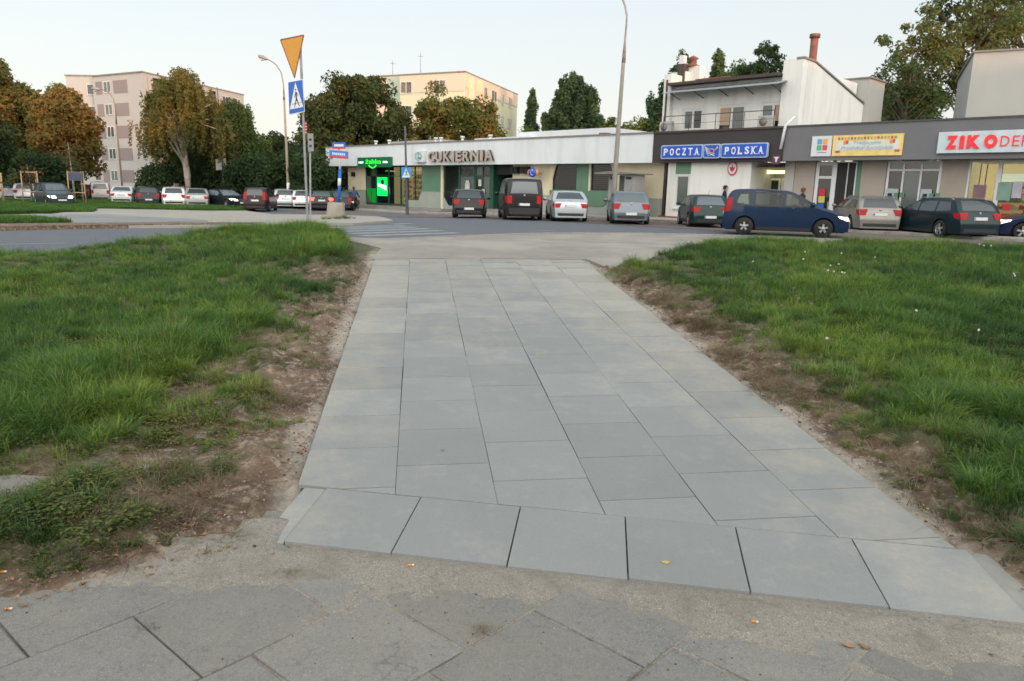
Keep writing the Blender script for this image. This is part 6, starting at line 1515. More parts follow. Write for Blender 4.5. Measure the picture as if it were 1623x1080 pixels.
left_car('sedan', "silver3", (.36, .38, .38), "silver green saloon parked left of the dark moving car", 313, 325, 113, dist=56)
left_car('sedan', "black_blue", (.010, .016, .028), "black saloon with both headlamps lit coming past the tall dark pole", 386, 331, -38, name="driving_car", grp="driving cars with lit headlamps", headlit=True, glass=M_cglass2)
left_car('mpv', "dark_red", (.016, .005, .006), "dark red car partly hidden behind the black saloon", 404, 329, 98, dist=50)
left_car('estate', "silver", (.46, .49, .52), "silver estate car seen from behind beside the white footed lamp column", 453.5, 331, 110)
left_car('hatch', "white", (.62, .63, .63), "white car half hidden behind the silver estate", 480, 326, 100, dist=58)
left_car('estate', "black", (.005, .005, .006), "black estate car braking with lit rear lamps behind the concrete block", 510, 335, 104, name="driving_car", grp=None, lit='brake')
p = at(553, 326); 
left_car('hatch', "charcoal", (.018, .02, .024), "dark car in the shade behind the motorcycle rider", 541, 326, 108, dist=56)
# ------------------------------------------------------------------ people
def skin_mesh(name, joints, edges, m, parent, lvl=2, root=0):
    """joints: (x, y, z, rx[, ry]); grows one continuous surface"""
    me = bpy.data.meshes.new(name); me.from_pydata([j[:3] for j in joints], edges, []); o = link(name, me, parent)
    md = o.modifiers.new("skin", 'SKIN'); md.use_smooth_shade = True; sv_ = me.skin_vertices[0].data
    for i, j in enumerate(joints): sv_[i].radius = (j[3], j[4] if len(j) > 4 else j[3]); sv_[i].use_root = (i == root)
    s_ = o.modifiers.new("subdivision", 'SUBSURF'); s_.levels = lvl; s_.render_levels = lvl; me.materials.append(m); return o
M_skin = mat("skin", (.42, .25, .18), .6, .05, 8); M_hair = mat("dark_hair", (.018, .012, .01), .8, .2, 30); M_hairr = mat("reddish_hair", (.12, .04, .02), .8, .2, 30); M_hairg = mat("brown_hair", (.09, .06, .035), .8, .2, 30)
def head(parent, x, y, z, hair_m, face=0, helmet=None, s=1.0):
    """face: direction looked at (degrees, 0 = east)"""
    t = bpy.data.objects.new("head_group", None); 
    m_ = MB(); a = math.radians(face); R_ = Matrix.Rotation(a, 3, 'Z')
    prof = [(0, -.125), (.035, -.122), (.052, -.10), (.066, -.06), (.076, .0), (.079, .045), (.07, .09), (.045, .12), (0, .132)]
    vs_ = []; n_ = 16
    for r, h in prof:
        for k in range(n_):
            an = 2 * math.pi * k / n_; px_ = r * 1.22 * math.cos(an) + .012 * (1 if h > 0 else 1.4) * (h < .05); py_ = r * math.sin(an)
            if abs(an) < .25 and -.03 < h < .05: px_ += .022           # nose bridge
            vs_.append((px_, py_, h))
    F = [(i * n_ + k, i * n_ + (k + 1) % n_, (i + 1) * n_ + (k + 1) % n_, (i + 1) * n_ + k) for i in range(len(prof) - 1) for k in range(n_)]
    def T(v): q = R_ @ (Vector(v) * s); return (q.x + x, q.y + y, q.z + z)
    m_.add([T(v) for v in vs_], F, 0, True)
    nose = [(.085, 0, .02), (.118, 0, -.022), (.09, .018, -.03), (.09, -.018, -.03)]; m_.add([T(v) for v in nose], [(0, 1, 2), (0, 3, 1), (1, 3, 2)], 0, True)
    for sg in (1, -1): m_.add([T((.0, sg * .078, .02)), T((-.025, sg * .092, .03)), T((-.02, sg * .09, -.03)), T((.0, sg * .078, -.03))], [(0, 1, 2, 3), (3, 2, 1, 0)], 0)
    hd_ = m_.build("head", M_skin, parent)
    e = MB()
    for sg in (1, -1): e.add([T((.093, sg * .02, .018)), T((.088, sg * .042, .018)), T((.088, sg * .042, .007)), T((.093, sg * .02, .007))], [(0, 1, 2, 3)])
    e.add([T((.094, -.024, -.062)), T((.094, .024, -.062)), T((.092, .02, -.072)), T((.092, -.02, -.072))], [(0, 1, 2, 3)]); e.build("eyes", M_dark, hd_)
    hm = MB(); vs_ = []; rows_ = [(0, .15), (.05, .145), (.078, .12), (.09, .08), (.094, .04), (.092, -.0), (.085, -.05)]
    for r, h in rows_:
        for k in range(n_):
            an = 2 * math.pi * k / n_; front = max(0, math.cos(an)) ; hh = h + (front * .085 if h < .06 and not helmet else 0); vs_.append(T((r * 1.15 * math.cos(an) - .014, r * math.sin(an), hh)))
    F = [(i * n_ + k, i * n_ + (k + 1) % n_, (i + 1) * n_ + (k + 1) % n_, (i + 1) * n_ + k) for i in range(len(rows_) - 1) for k in range(n_)]
    hm.add(vs_, F, 0, True); hm.build("helmet" if helmet else "hair", helmet or hair_m, hd_); return hd_
def standing(label, x, y, face, top_m, leg_m, hair_m, h=1.75, step=.18, group=None):
    t = thing("person", label, "person", (x, y, gzf(x, y)), math.radians(face)); k = h / 1.75
    J = [(0, 0, .95, .15, .11), (0, 0, 1.15, .135, .10), (0, 0, 1.36, .17, .105), (0, 0, 1.47, .06), (.02, 0, 1.55, .05)]
    E_ = [(0, 1), (1, 2), (2, 3), (3, 4)]
    for sg in (1, -1):
        n0 = len(J); J += [(0, sg * .19, 1.42, .058), (-.02 + .06 * sg, sg * .23, 1.14, .045), (.08 + .06 * sg, sg * .22, .90, .036), (.10 + .06 * sg, sg * .22, .84, .03)]; E_ += [(2, n0), (n0, n0 + 1), (n0 + 1, n0 + 2), (n0 + 2, n0 + 3)]
    skin_mesh("upper_body", [(a * k, b * k, c * k, *[q * k for q in r]) for a, b, c, *r in J], E_, top_m, t)
    J = [(0, 0, .93, .15, .11)]; E_ = []
    for sg in (1, -1):
        n0 = len(J); J += [(.0, sg * .10, .84, .09), (sg * step * .4, sg * .10, .50, .062), (sg * step, sg * .10, .09, .045), (sg * step + .13, sg * .11, .04, .035)]; E_ += [(0, n0), (n0, n0 + 1), (n0 + 1, n0 + 2), (n0 + 2, n0 + 3)]
    skin_mesh("legs", [(a * k, b * k, c * k, *[q * k for q in r]) for a, b, c, *r in J], E_, leg_m, t)
    for sg in (1, -1):
        hx, hy, hz = (.11 + .06 * sg) * k, sg * .22 * k, .80 * k
        Jh = [(hx, hy, hz + .03, .026), (hx + .01, hy, hz - .03, .03, .018)]; Eh = [(0, 1)]
        for q in range(4): n0 = len(Jh); Jh += [(hx - .02 + q * .016, hy, hz - .08, .009), (hx - .012 + q * .016, hy - sg * .012, hz - .115 + .008 * abs(q - 1.5), .008)]; Eh += [(1, n0), (n0, n0 + 1)]
        n0 = len(Jh); Jh += [(hx + .045, hy - sg * .01, hz - .02, .01), (hx + .055, hy - sg * .015, hz - .055, .009)]; Eh += [(0, n0), (n0, n0 + 1)]
        skin_mesh("hand", Jh, Eh, M_skin, t, 1)
    head(t, .03 * k, 0, 1.625 * k, hair_m, 0, s=k); return t
M_jk = mat("black_jacket", (.015, .016, .02), .85, .1, 9); M_jn = mat("dark_blue_jeans", (.025, .035, .06), .9, .1, 9); M_pk = mat("coral_red_top", (.50, .09, .08), .85, .1, 9); M_bl = mat("blue_jacket", (.02, .045, .11), .8, .1, 9)
p = at_dist(1147.5, 318, 38.2); standing("dark haired person in a black jacket standing beyond the dark green hatchback", p.x, p.y, -20, M_jk, M_jn, M_hair, 1.86)
p = at_dist(1157.5, 318, 39.2); standing("fair person in a coral top partly hidden behind the blue car's tail", p.x, p.y, 200, M_pk, M_jn, M_hairg, 1.84)
p = at_dist(1271, 318, 34.2); standing("person with reddish hair whose head shows above the blue car's bonnet", p.x, p.y, 10, M_jk, M_jn, M_hairr, 1.80)
# driver of the blue car
x0, y0, a0_, s0_ = BLUE_MAT
dr = thing("person", "driver in a pale shirt at the wheel of the passing blue car", "person", (x0, y0, gzf(x0, y0)), a0_); dr.scale = (s0_,) * 3
dsy = .36
J = [(-.05, dsy, .68, .14, .11), (-.10, dsy, .92, .13, .10), (-.14, dsy, 1.08, .16, .10), (-.12, dsy, 1.17, .06), (-.10, dsy, 1.22, .05), (.22, dsy + .10, .66, .08), (.48, dsy + .10, .68, .06), (.62, dsy + .1, .46, .05), (.22, dsy - .10, .66, .08), (.48, dsy - .10, .68, .06), (.62, dsy - .1, .46, .05)]
E_ = [(0, 1), (1, 2), (2, 3), (3, 4), (0, 5), (5, 6), (6, 7), (0, 8), (8, 9), (9, 10)]
for sg in (1, -1): n0 = len(J); J += [(-.10, dsy + sg * .18, 1.08, .055), (.12, dsy + sg * .22, .92, .042), (.44, dsy + sg * .17, 1.02, .032)]; E_ += [(2, n0), (n0, n0 + 1), (n0 + 1, n0 + 2)]
skin_mesh("body", J, E_, mat("pale_shirt", (.40, .40, .42), .85), dr)
for sg in (1, -1): 
    Jh = [(.45, dsy + sg * .17, 1.02, .028), (.50, dsy + sg * .17, 1.04, .028)]; Eh = [(0, 1)]
    for q in range(4): n0 = len(Jh); Jh += [(.535, dsy + sg * .17, 1.07 - q * .018, .009), (.545, dsy + sg * .14, 1.07 - q * .018, .009)]; Eh += [(1, n0), (n0, n0 + 1)]
    skin_mesh("hand", Jh, Eh, M_skin, dr, 1)
head(dr, -.07, dsy, 1.33, M_hairg, 0)
# motorcycle and rider
b = at(560, 334.5); hdg = math.radians(96)
mc = thing("motorcycle", "dark touring motorcycle seen from behind, waiting on the road by the shops", "motorcycle", tuple(b), hdg)
for x in (.15, 1.55):
    m_ = MB(); m_.lathe([(.2, .05), (.28, .06), (.31, .03), (.31, -.03), (.28, -.06), (.2, -.05)], (x, 0, .31), 20, 'y'); wq = m_.build("wheel", M_tyre, mc); m_ = MB(); m_.lathe([(.2, .03), (.2, -.03), (.19, -.03), (.19, .03)], (x, 0, .31), 16, 'y'); m_.lathe([(0, -.05), (.05, -.05), (.05, .05), (0, .05)], (x, 0, .31), 8, 'y')
    for k in range(3): a = math.pi * k / 3; m_.tube([(x + .19 * math.cos(a), 0, .31 + .19 * math.sin(a)), (x - .19 * math.cos(a), 0, .31 - .19 * math.sin(a))], .012, 5)
    m_.build("rim", M_rim, wq)
m_ = MB(); m_.tube([(1.55, .09, .31), (1.25, .09, .95)], .028, 6); m_.tube([(1.55, -.09, .31), (1.25, -.09, .95)], .028, 6); m_.build("fork", M_rim, mc)
m_ = MB(); m_.tube([(-.05, 0, .80), (.2, 0, .78), (.55, 0, .72), (.85, 0, .86), (1.15, 0, .90), (1.4, 0, .86)], [.10, .15, .13, .20, .20, .06], 12); m_.build("fairing", paint("dark_slate", (.03, .045, .06)), mc)
m_ = MB(); m_.box(.55, 1.05, -.18, .18, .28, .62); m_.tube([(.15, .16, .36), (.7, .18, .34)], .05, 8); m_.build("engine", M_trim, mc, bevel=.03)
m_ = MB(); m_.tube([(.0, 0, .87), (.3, 0, .86), (.65, 0, .80)], [.12, .14, .12], 10); m_.build("seat", M_trim, mc)
for sg in (1, -1): box_obj("pannier", M_trim, mc, -.12, .38, sg * .34 - .11, sg * .34 + .11, .45, .82, bevel=.04)
box_obj("top_box", M_trim, mc, -.28, .08, -.2, .2, .88, 1.16, bevel=.05); box_obj("tail_light", M_tail, mc, -.31, -.285, -.12, .12, .82, .88); box_obj("license_plate", M_plate, mc, -.33, -.31, -.1, .1, .60, .74)
m_ = MB(); m_.tube([(1.12, .36, 1.02), (1.22, .18, 1.04), (1.24, -.18, 1.04), (1.12, -.36, 1.02)], .018, 6); m_.build("handlebar", M_trim, mc)
for sg in (1, -1): m_ = MB(); m_.tube([(1.2, sg * .25, 1.05), (1.18, sg * .36, 1.22)], .01, 4); m_.lathe([(0, .0), (.055, .0), (.05, .03)], (1.17, sg * .38, 1.25), 10, 'x'); m_.build("mirror", M_rim, mc)
rd_ = thing("person", "motorcycle rider in a blue jacket and dark helmet sitting on the motorcycle", "person", tuple(b), hdg)
J = [(.38, 0, .98, .15, .12), (.40, 0, 1.18, .14, .12), (.48, 0, 1.40, .18, .12), (.52, 0, 1.50, .07), (.55, 0, 1.55, .06)]; E_ = [(0, 1), (1, 2), (2, 3), (3, 4)]
for sg in (1, -1): n0 = len(J); J += [(.50, sg * .20, 1.42, .065), (.72, sg * .32, 1.18, .05), (1.05, sg * .34, 1.07, .04)]; E_ += [(2, n0), (n0, n0 + 1), (n0 + 1, n0 + 2)]
skin_mesh("upper_body", J, E_, M_bl, rd_)
J = [(.38, 0, .95, .15, .12)]; E_ = []
for sg in (1, -1): n0 = len(J); J += [(.45, sg * .14, .92, .095), (.82, sg * .26, .74, .07), (.66, sg * .28, .36, .05), (.64, sg * .30, .08, .045), (.80, sg * .32, .05, .04)]; E_ += [(0, n0), (n0, n0 + 1), (n0 + 1, n0 + 2), (n0 + 2, n0 + 3), (n0 + 3, n0 + 4)]
skin_mesh("legs", J, E_, M_jk, rd_)
for sg in (1, -1):
    Jh = [(1.05, sg * .34, 1.07, .04), (1.11, sg * .34, 1.06, .035)]; Eh = [(0, 1)]
    for q in range(4): n0 = len(Jh); Jh += [(1.15, sg * (.31 + q * .022), 1.05, .012), (1.15, sg * (.31 + q * .022), 1.01, .011)]; Eh += [(1, n0), (n0, n0 + 1)]
    skin_mesh("glove", Jh, Eh, M_trim, rd_, 1)
head(rd_, .57, 0, 1.66, M_hair, 0, helmet=M_black)
# ------------------------------------------------------------------ trees
def leaves_np(cent, rad, n_per, size, rng, droop=0.0, flat=.5, sq=(1, 1, 1)):
    """leaf cards scattered through clumps: returns corner array (n, 4, 3)"""
    n_ = len(cent) * n_per; c = np.repeat(cent, n_per, 0); r = np.repeat(rad, n_per)[:, None]
    d = rng.normal(size=(n_, 3)); d /= np.linalg.norm(d, axis=1)[:, None]; rr = rng.random((n_, 1)) ** .45
    p = c + d * r * rr * np.array(sq)
    p[:, 2] -= droop * rng.random(n_) * r[:, 0]
    nrm = d * .7 + rng.normal(size=(n_, 3)) * .7 + np.array([0, 0, flat]); nrm /= np.linalg.norm(nrm, axis=1)[:, None]
    a = np.cross(nrm, rng.normal(size=(n_, 3))); a /= np.linalg.norm(a, axis=1)[:, None] + 1e-9; b = np.cross(nrm, a)
    s = size * (.6 + .8 * rng.random((n_, 1)))
    tip = a * s * .75; sd = b * s * .42; bend = nrm * s * .12
    return np.stack([p - tip, p + sd + bend, p + tip, p - sd + bend], 1)
def cards_mesh(name, Q, m):
    v = Q.reshape(-1, 3); f = np.arange(len(v)).reshape(-1, 4); return np_mesh(name, v, f, m)
def tree(name, label, x, y, h, cw, base, lm, seed, n_clump=60, n_per=260, leaf=.20, cr=1.1, shape='round', group=None, trunk_r=.22, bark=None, lean=(0, 0), depth=None, gap=0.0, z=None, trunks=1, cat="tree"):
    """h: height, cw: crown half width, base: height where the crown begins"""
    rng = np.random.default_rng(seed); R = random.Random(seed); g = gzf(x, y) - .1 if z is None else z
    t = thing(name, label, cat, (x, y, g), 0, group); ch = h - base; dp = depth or cw
    if shape == 'round':
        u = rng.normal(size=(n_clump * 3, 3)); u /= np.linalg.norm(u, axis=1)[:, None]; rr = .45 + .55 * rng.random(len(u)) ** .5
        C_ = u * rr[:, None] * np.array([cw - cr * .6, dp - cr * .6, ch / 2 - cr * .5]); lump = 1 + .18 * np.sin(u[:, 0] * 4 + seed) * np.cos(u[:, 2] * 5 + seed * 2) + .10 * rng.normal(size=len(u))
        C_ *= lump[:, None]; C_[:, 2] += base + ch / 2; C_ = C_[:n_clump]; rad = cr * (.6 + .7 * rng.random(n_clump))
    elif shape == 'poplar':
        zz = rng.random(n_clump) ** .9; wv_ = cw * (np.sin(np.pi * np.clip(zz * .93 + .07, 0, 1)) ** .6) * (1 - .35 * zz); an = rng.random(n_clump) * 6.28; q = rng.random(n_clump) ** .5
        C_ = np.stack([np.cos(an) * wv_ * q, np.sin(an) * wv_ * q, base + zz * ch], 1); rad = cr * (.5 + .5 * rng.random(n_clump))
    elif shape == 'multi':     # a group of upright plumes, like an old poplar
        k = 7; ax = np.linspace(-cw * .82, cw * .82, k) + rng.normal(size=k) * cw * .06; hh = 1.1 * ch * (1 - .35 * np.abs(np.linspace(-1, 1, k)) ** 1.6) * (1 - .12 * rng.random(k)); idx = rng.integers(0, k, n_clump); zz = rng.random(n_clump) ** .8
        C_ = np.stack([ax[idx] + rng.normal(size=n_clump) * cw * .17 * (1.2 - zz * .7), rng.normal(size=n_clump) * dp * .35 * (1.2 - zz * .7), base + zz * (hh[idx] - cr * .5)], 1); rad = cr * (.45 + .65 * rng.random(n_clump)) * (1.1 - .5 * zz)
    elif shape == 'airy':
        u = rng.normal(size=(n_clump * 2, 3)); u /= np.linalg.norm(u, axis=1)[:, None]; rr = rng.random(len(u)) ** .4
        C_ = (u * rr[:, None] * np.array([cw, dp, ch / 2]))[:n_clump]; C_[:, 2] += base + ch / 2; rad = cr * (.45 + .8 * rng.random(n_clump))
    C_[:, 0] += lean[0] * (C_[:, 2] / h); C_[:, 1] += lean[1] * (C_[:, 2] / h)
    sq = (1, 1, .8) if shape in ('round', 'airy') else (.75, .75, 1.5)
    Q = leaves_np(C_, rad, n_per, leaf, rng, sq=sq)
    # trunk and limbs reaching into the crown
    mb = MB(); bk = bark or M_bark
    for k in range(trunks):
        ox = (k - (trunks - 1) / 2) * cw * .25
        top = Vector((lean[0] * .8 + ox * 1.6, lean[1] * .8, base + ch * .72)); pts = [Vector((ox * .3, 0, -.2)), Vector((ox * .4 + .05, .03, base * .5)), Vector((ox * .8 + lean[0] * .3, .0, base + ch * .15)), (Vector((ox, 0, base + ch * .2)) + top) / 2 + Vector((R.uniform(-.2, .2), R.uniform(-.2, .2), 0)), top]
        mb.tube([tuple(p) for p in pts], [trunk_r * 1.3, trunk_r, trunk_r * .75, trunk_r * .45, trunk_r * .12], 9)
    tr = mb.build("trunk", bk, t)
    sel = sorted(range(len(C_)), key=lambda i: -abs(C_[i][0]))[:max(8, n_clump // 4)]
    lb = MB()
    for i in sel + R.sample(range(len(C_)), min(10, len(C_))):
        c = Vector([float(v) for v in C_[i]]); z0 = min(base + ch * .6, max(base * .8, c.z - abs(c.x) * .7 - .8)); s = Vector((lean[0] * z0 / h, lean[1] * z0 / h, z0)); m1 = s.lerp(c, .5) + Vector((R.uniform(-.3, .3), R.uniform(-.3, .3), R.uniform(-.1, .4)))
        lb.tube([tuple(s), tuple(m1), tuple(c)], [trunk_r * .35, trunk_r * .2, trunk_r * .07], 5, cap=False)
    lb.build("limbs", bk, tr)["kind"] = "stuff"
    link("crown", cards_mesh("crown", Q, lm), t); return t

L_chest = leaf_mat("chestnut_leaves", [(0.073, 0.106, 0.037), (0.099, 0.125, 0.042), (0.158, 0.139, 0.050), (0.264, 0.158, 0.055), (0.343, 0.191, 0.066)], scale=.16, seed=3, trans=.45)
L_chest2 = leaf_mat("rusty_chestnut_leaves", [(0.079, 0.106, 0.037), (0.132, 0.125, 0.045), (0.238, 0.158, 0.055), (0.330, 0.185, 0.063), (0.409, 0.224, 0.079)], scale=.18, seed=9, trans=.45)
L_dark = leaf_mat("dark_green_leaves", [(0.037, 0.061, 0.032), (0.053, 0.084, 0.040), (0.073, 0.112, 0.048), (0.099, 0.139, 0.055)], scale=.3, seed=1, trans=.45)
L_mid = leaf_mat("mid_green_leaves", [(0.066, 0.103, 0.042), (0.092, 0.143, 0.053), (0.132, 0.185, 0.063), (0.185, 0.211, 0.073)], scale=.25, seed=5, trans=.45)
L_darkch = leaf_mat("dark_browning_leaves", [(0.045, 0.069, 0.032), (0.066, 0.092, 0.040), (0.092, 0.112, 0.045), (0.145, 0.125, 0.050), (0.198, 0.139, 0.055)], scale=.22, seed=12, trans=.45)
L_aut = leaf_mat("autumn_leaves", [(0.086, 0.119, 0.042), (0.132, 0.152, 0.048), (0.211, 0.178, 0.055), (0.343, 0.211, 0.059), (0.502, 0.277, 0.073)], scale=.25, seed=2, trans=.45)
L_birch = leaf_mat("yellowing_birch_leaves", [(.10, .125, .045), (.17, .165, .055), (.27, .20, .065), (.36, .25, .08)], scale=.3, seed=8, trans=.5)
L_pop = leaf_mat("poplar_leaves", [(0.080, 0.134, 0.074), (0.111, 0.169, 0.082), (0.161, 0.196, 0.085), (0.232, 0.213, 0.093)], scale=.2, seed=6, trans=.45)
L_yel = leaf_mat("yellow_green_leaves", [(0.092, 0.132, 0.026), (0.158, 0.198, 0.040), (0.264, 0.277, 0.059), (0.356, 0.317, 0.079)], scale=.3, seed=4, trans=.45)
L_right = leaf_mat("large_tree_leaves", [(.085, .13, .065), (.12, .165, .07), (.18, .195, .07), (.25, .22, .075), (.30, .23, .08)], scale=.16, seed=7, trans=.5)
L_bare = leaf_mat("thin_brownish_leaves", [(0.079, 0.079, 0.040), (0.172, 0.132, 0.066), (0.264, 0.185, 0.106)], scale=.3, seed=14, trans=.45)
M_bbark = mat("pale_birch_bark", (.36, .31, .27), .9, .15, 4, dirt=(.06, .05, .045), dirt_amt=.7, dscale=3)

def tpos(px, dist): d = ray(px, 215); k = dist / d.y; return d.x * k, dist
def ztop(px, py, dist): return at_dist(px, py, dist).z
def T(name, label, px, dist, top_py, half_px, base, lm, seed, **k):
    x, y = tpos(px, dist); g = gzf(x, y) - .1; h = ztop(px, top_py, dist) - g; cw = half_px * dist / F_PX; return tree(name, label, x, y, h, cw, base, lm, seed, **k)
GT = "trees behind the far parked cars"
T("chestnut_tree", "browning chestnut tree with domed crown at the left edge, taller of the two", 22, 72, 100, 52, 2.2, L_chest, 31, n_clump=95, n_per=240, leaf=.26, cr=1.15)
T("chestnut_tree", "round rust coloured chestnut tree beside the grey pink apartment block", 103, 68, 142, 56, 1.8, L_chest2, 32, n_clump=110, n_per=250, leaf=.25, cr=1.1)
T("chestnut_tree", "dark green tree cut by the left edge of the photo", -28, 58, 150, 38, 1.2, L_dark, 33, n_clump=70, n_per=240, leaf=.24, cr=1.1)
T("tree", "pale green treetop showing between the chestnuts and the apartment block", 100, 84, 128, 17, 4, L_yel, 34, n_clump=24, n_per=200, leaf=.22, cr=1.1)
for i, (px, w, top, d, lm) in enumerate(((20, 45, 240, 64, L_dark), (85, 42, 235, 63, L_dark), (238, 26, 262, 62, L_dark), (338, 40, 240, 66, L_dark), (490, 32, 240, 60, L_dark))):
    x, y = tpos(px, d); h = ztop(px, top, d) - gzf(x, y)
    tree("shrub", ["dark shrub under the tallest chestnut at the left edge", "dark shrub under the round rusty chestnut", "dark shrub at the foot of the apartment block left of the weeping tree", "dark shrub to the right of the weeping tree's trunk", "dark shrub below the big chestnut behind the braking car"][i], x, y, h, w * d / F_PX, .0, lm, 60 + i, n_clump=40, n_per=240, leaf=.2, cr=.9, trunk_r=.08, cat="shrub", group="dark shrubs behind the parked cars")
# weeping birch: hanging strands of small leaves
def weeping(px, dist, top_py, half_px, label, lm, seed, n_str=420, low=1.0):
    rng = np.random.default_rng(seed); x, y = tpos(px, dist); g = gzf(x, y) - .1; H_ = ztop(px, top_py, dist) - g; cw = half_px * dist / F_PX; t = thing("weeping_tree", label, "tree", (x, y, g))
    pts = []; Rn = random.Random(seed)
    nb = 64; tips = []
    for b_ in range(nb):
        a = rng.random() * 6.28; f = rng.random() ** .55; hz = H_ * (.99 - .36 * f ** 2.2 - .10 * rng.random()); tips.append((math.cos(a) * cw * f, math.sin(a) * cw * f * .8, hz))
    for s in range(n_str):
        tp = tips[Rn.randrange(nb)]; sx_, sy_ = tp[0] + rng.normal() * .42, tp[1] + rng.normal() * .42; z0 = tp[2] + rng.normal() * .18; ln = (1.2 + 3.8 * rng.random()) * (.6 + .6 * abs(sx_) / cw); ln = min(ln, z0 - low * (.8 + .5 * rng.random()))
        n_ = int(34 * max(.5, ln)); zz = np.sort(rng.random(n_)); px2 = sx_ + .25 * np.sin(zz * 3 + s) * zz + .08 * rng.normal(size=n_); py2 = sy_ + .08 * rng.normal(size=n_); pts.append(np.stack([px2, py2, z0 - zz * ln], 1))
    P_ = np.concatenate(pts); Q = leaves_np(P_, np.full(len(P_), .06), 1, .135, rng, flat=0)
    tr = MB(); top = Vector((-.9, 0, H_ * .86)); tr.tube([(0, 0, -.2), (.05, 0, 2.5), (-.15, 0, 5), (-.55, 0, 8), tuple(top)], [.34, .27, .22, .14, .05], 9); trk = tr.build("trunk", M_bbark, t)
    lb = MB()
    for tp in tips:
        z0 = min(tp[2] - .8, 3.2 + 4.5 * Rn.random()); k = z0 / 9; lb.tube([(-.5 * k, 0, z0), (tp[0] * .55, tp[1] * .55, (z0 + tp[2]) / 2 + .8), (tp[0], tp[1], tp[2])], [.09, .06, .02], 6, cap=False)
    lb.build("limbs", M_bbark, trk)["kind"] = "stuff"
    link("crown", cards_mesh("crown", Q, lm), t); return t
weeping(292, 62, 106, 62, "weeping birch with pale trunk and yellowing hanging branches before the apartment block", L_birch, 5, n_str=520, low=4.0)
weeping(372, 66, 152, 36, "dark green drooping tree right of the weeping birch", L_mid, 6, n_str=420)
T("tree", "dense dark green tree behind the weeping birch", 318, 70, 205, 62, .6, L_dark, 41, n_clump=80, n_per=240, leaf=.2, cr=1.2)
T("tree", "light green tree right of the drooping tree above the moving cars", 405, 74, 196, 30, 1.0, L_mid, 42, n_clump=50, n_per=220, leaf=.22, cr=1.1)
T("tree", "dark tree filling the gap left of the big chestnut", 440, 76, 212, 42, .6, L_dark, 43, n_clump=70, n_per=240, leaf=.22, cr=1.2)
T("tree", "low dark tree behind the silver estate car", 395, 62, 248, 42, .2, L_dark, 44, n_clump=55, n_per=240, leaf=.2, cr=1.0)
T("tree", "low dark tree behind the braking car and the street name post", 470, 64, 225, 42, .2, L_dark, 46, n_clump=60, n_per=240, leaf=.2, cr=1.1)
T("chestnut_tree", "big dark chestnut tree rising left of the peach apartment block", 562, 76, 116, 82, 1.6, L_darkch, 45, n_clump=190, n_per=240, leaf=.25, cr=1.2)
T("chestnut_tree", "lower dark chestnut crown at the left of the big one", 512, 72, 150, 42, 1.0, L_darkch, 47, n_clump=80, n_per=230, leaf=.24, cr=1.1)
T("maple_tree", "yellow and orange autumn tree in front of the yellow apartment block", 722, 76, 142, 76, 3.4, L_aut, 48, n_clump=150, n_per=210, leaf=.22, cr=1.0)
T("poplar_tree", "narrow dark poplar right of the yellow apartment block", 842, 104, 148, 11, 2, L_pop, 49, n_clump=70, n_per=130, leaf=.3, cr=.8, shape='poplar')
T("tree", "low yellow green tree at the foot of the narrow poplar", 838, 90, 205, 22, 2, L_yel, 50, n_clump=30, n_per=160, leaf=.24, cr=1.0)
T("poplar_tree", "broad old poplar of many upright plumes above the white fascia", 910, 98, 112, 48, 2.0, L_pop, 51, n_clump=300, n_per=150, leaf=.28, cr=1.25, shape='multi')
for i, (px, top, w) in enumerate(((965, 184, 28), (1002, 176, 30), (1036, 184, 26))):
    T("tree", ["leftmost low yellow green treetop right of the broad poplar", "low yellow green treetop behind the tall lamp column", "low yellow green treetop left of the white flat"][i], px, 84, top, w, 2.5, L_yel, 70 + i, n_clump=34, n_per=150, leaf=.22, cr=.9, group="low yellow green treetops behind the white fascia")
T("poplar_tree", "tall poplar plume left of the two storey white flat", 1070, 84, 84, 40, 3, L_pop, 54, n_clump=170, n_per=150, leaf=.26, cr=1.15, shape='multi')
T("poplar_tree", "slim poplar behind the left half of the flat roof", 1130, 80, 92, 18, 3, L_pop, 55, n_clump=70, n_per=140, leaf=.25, cr=.9, shape='poplar')
T("tree", "green tree behind the middle of the flat roof", 1172, 72, 98, 62, 3.0, L_mid, 56, n_clump=130, n_per=200, leaf=.2, cr=1.0)
T("larch_tree", "dark airy tree with ragged top behind the flat roof", 1204, 66, 68, 40, 7.0, L_dark, 57, n_clump=95, n_per=110, leaf=.17, cr=.62, shape='airy')
T("tree", "half bare brownish tree between the flat and the tall trees", 1380, 78, 128, 24, 3.0, L_bare, 58, n_clump=60, n_per=90, leaf=.18, cr=.9, shape='airy')
T("tree", "thin green tree right behind the flat's side wall", 1368, 72, 170, 26, 3, L_mid, 59, n_clump=45, n_per=130, leaf=.2, cr=.9)
T("tree", "dense green tree at the foot of the tallest trees", 1440, 60, 118, 46, 3.0, L_mid, 80, n_clump=110, n_per=200, leaf=.18, cr=1.0)
T("tall_tree", "airy tall tree leaning left over the grey fascia roof", 1430, 55, 8, 56, 6.0, L_right, 81, n_clump=95, n_per=70, leaf=.18, cr=.8, shape='airy', trunk_r=.2)
T("tall_tree", "tallest airy tree cut by the top of the photo", 1520, 56, -80, 66, 7.5, L_right, 82, n_clump=170, n_per=68, leaf=.18, cr=.85, shape='airy', trunk_r=.26, trunks=2)
T("tall_tree", "yellowing tall tree behind the grey beige block", 1600, 60, -60, 62, 7.0, L_right, 83, n_clump=150, n_per=68, leaf=.19, cr=.9, shape='airy', trunk_r=.26, trunks=2)
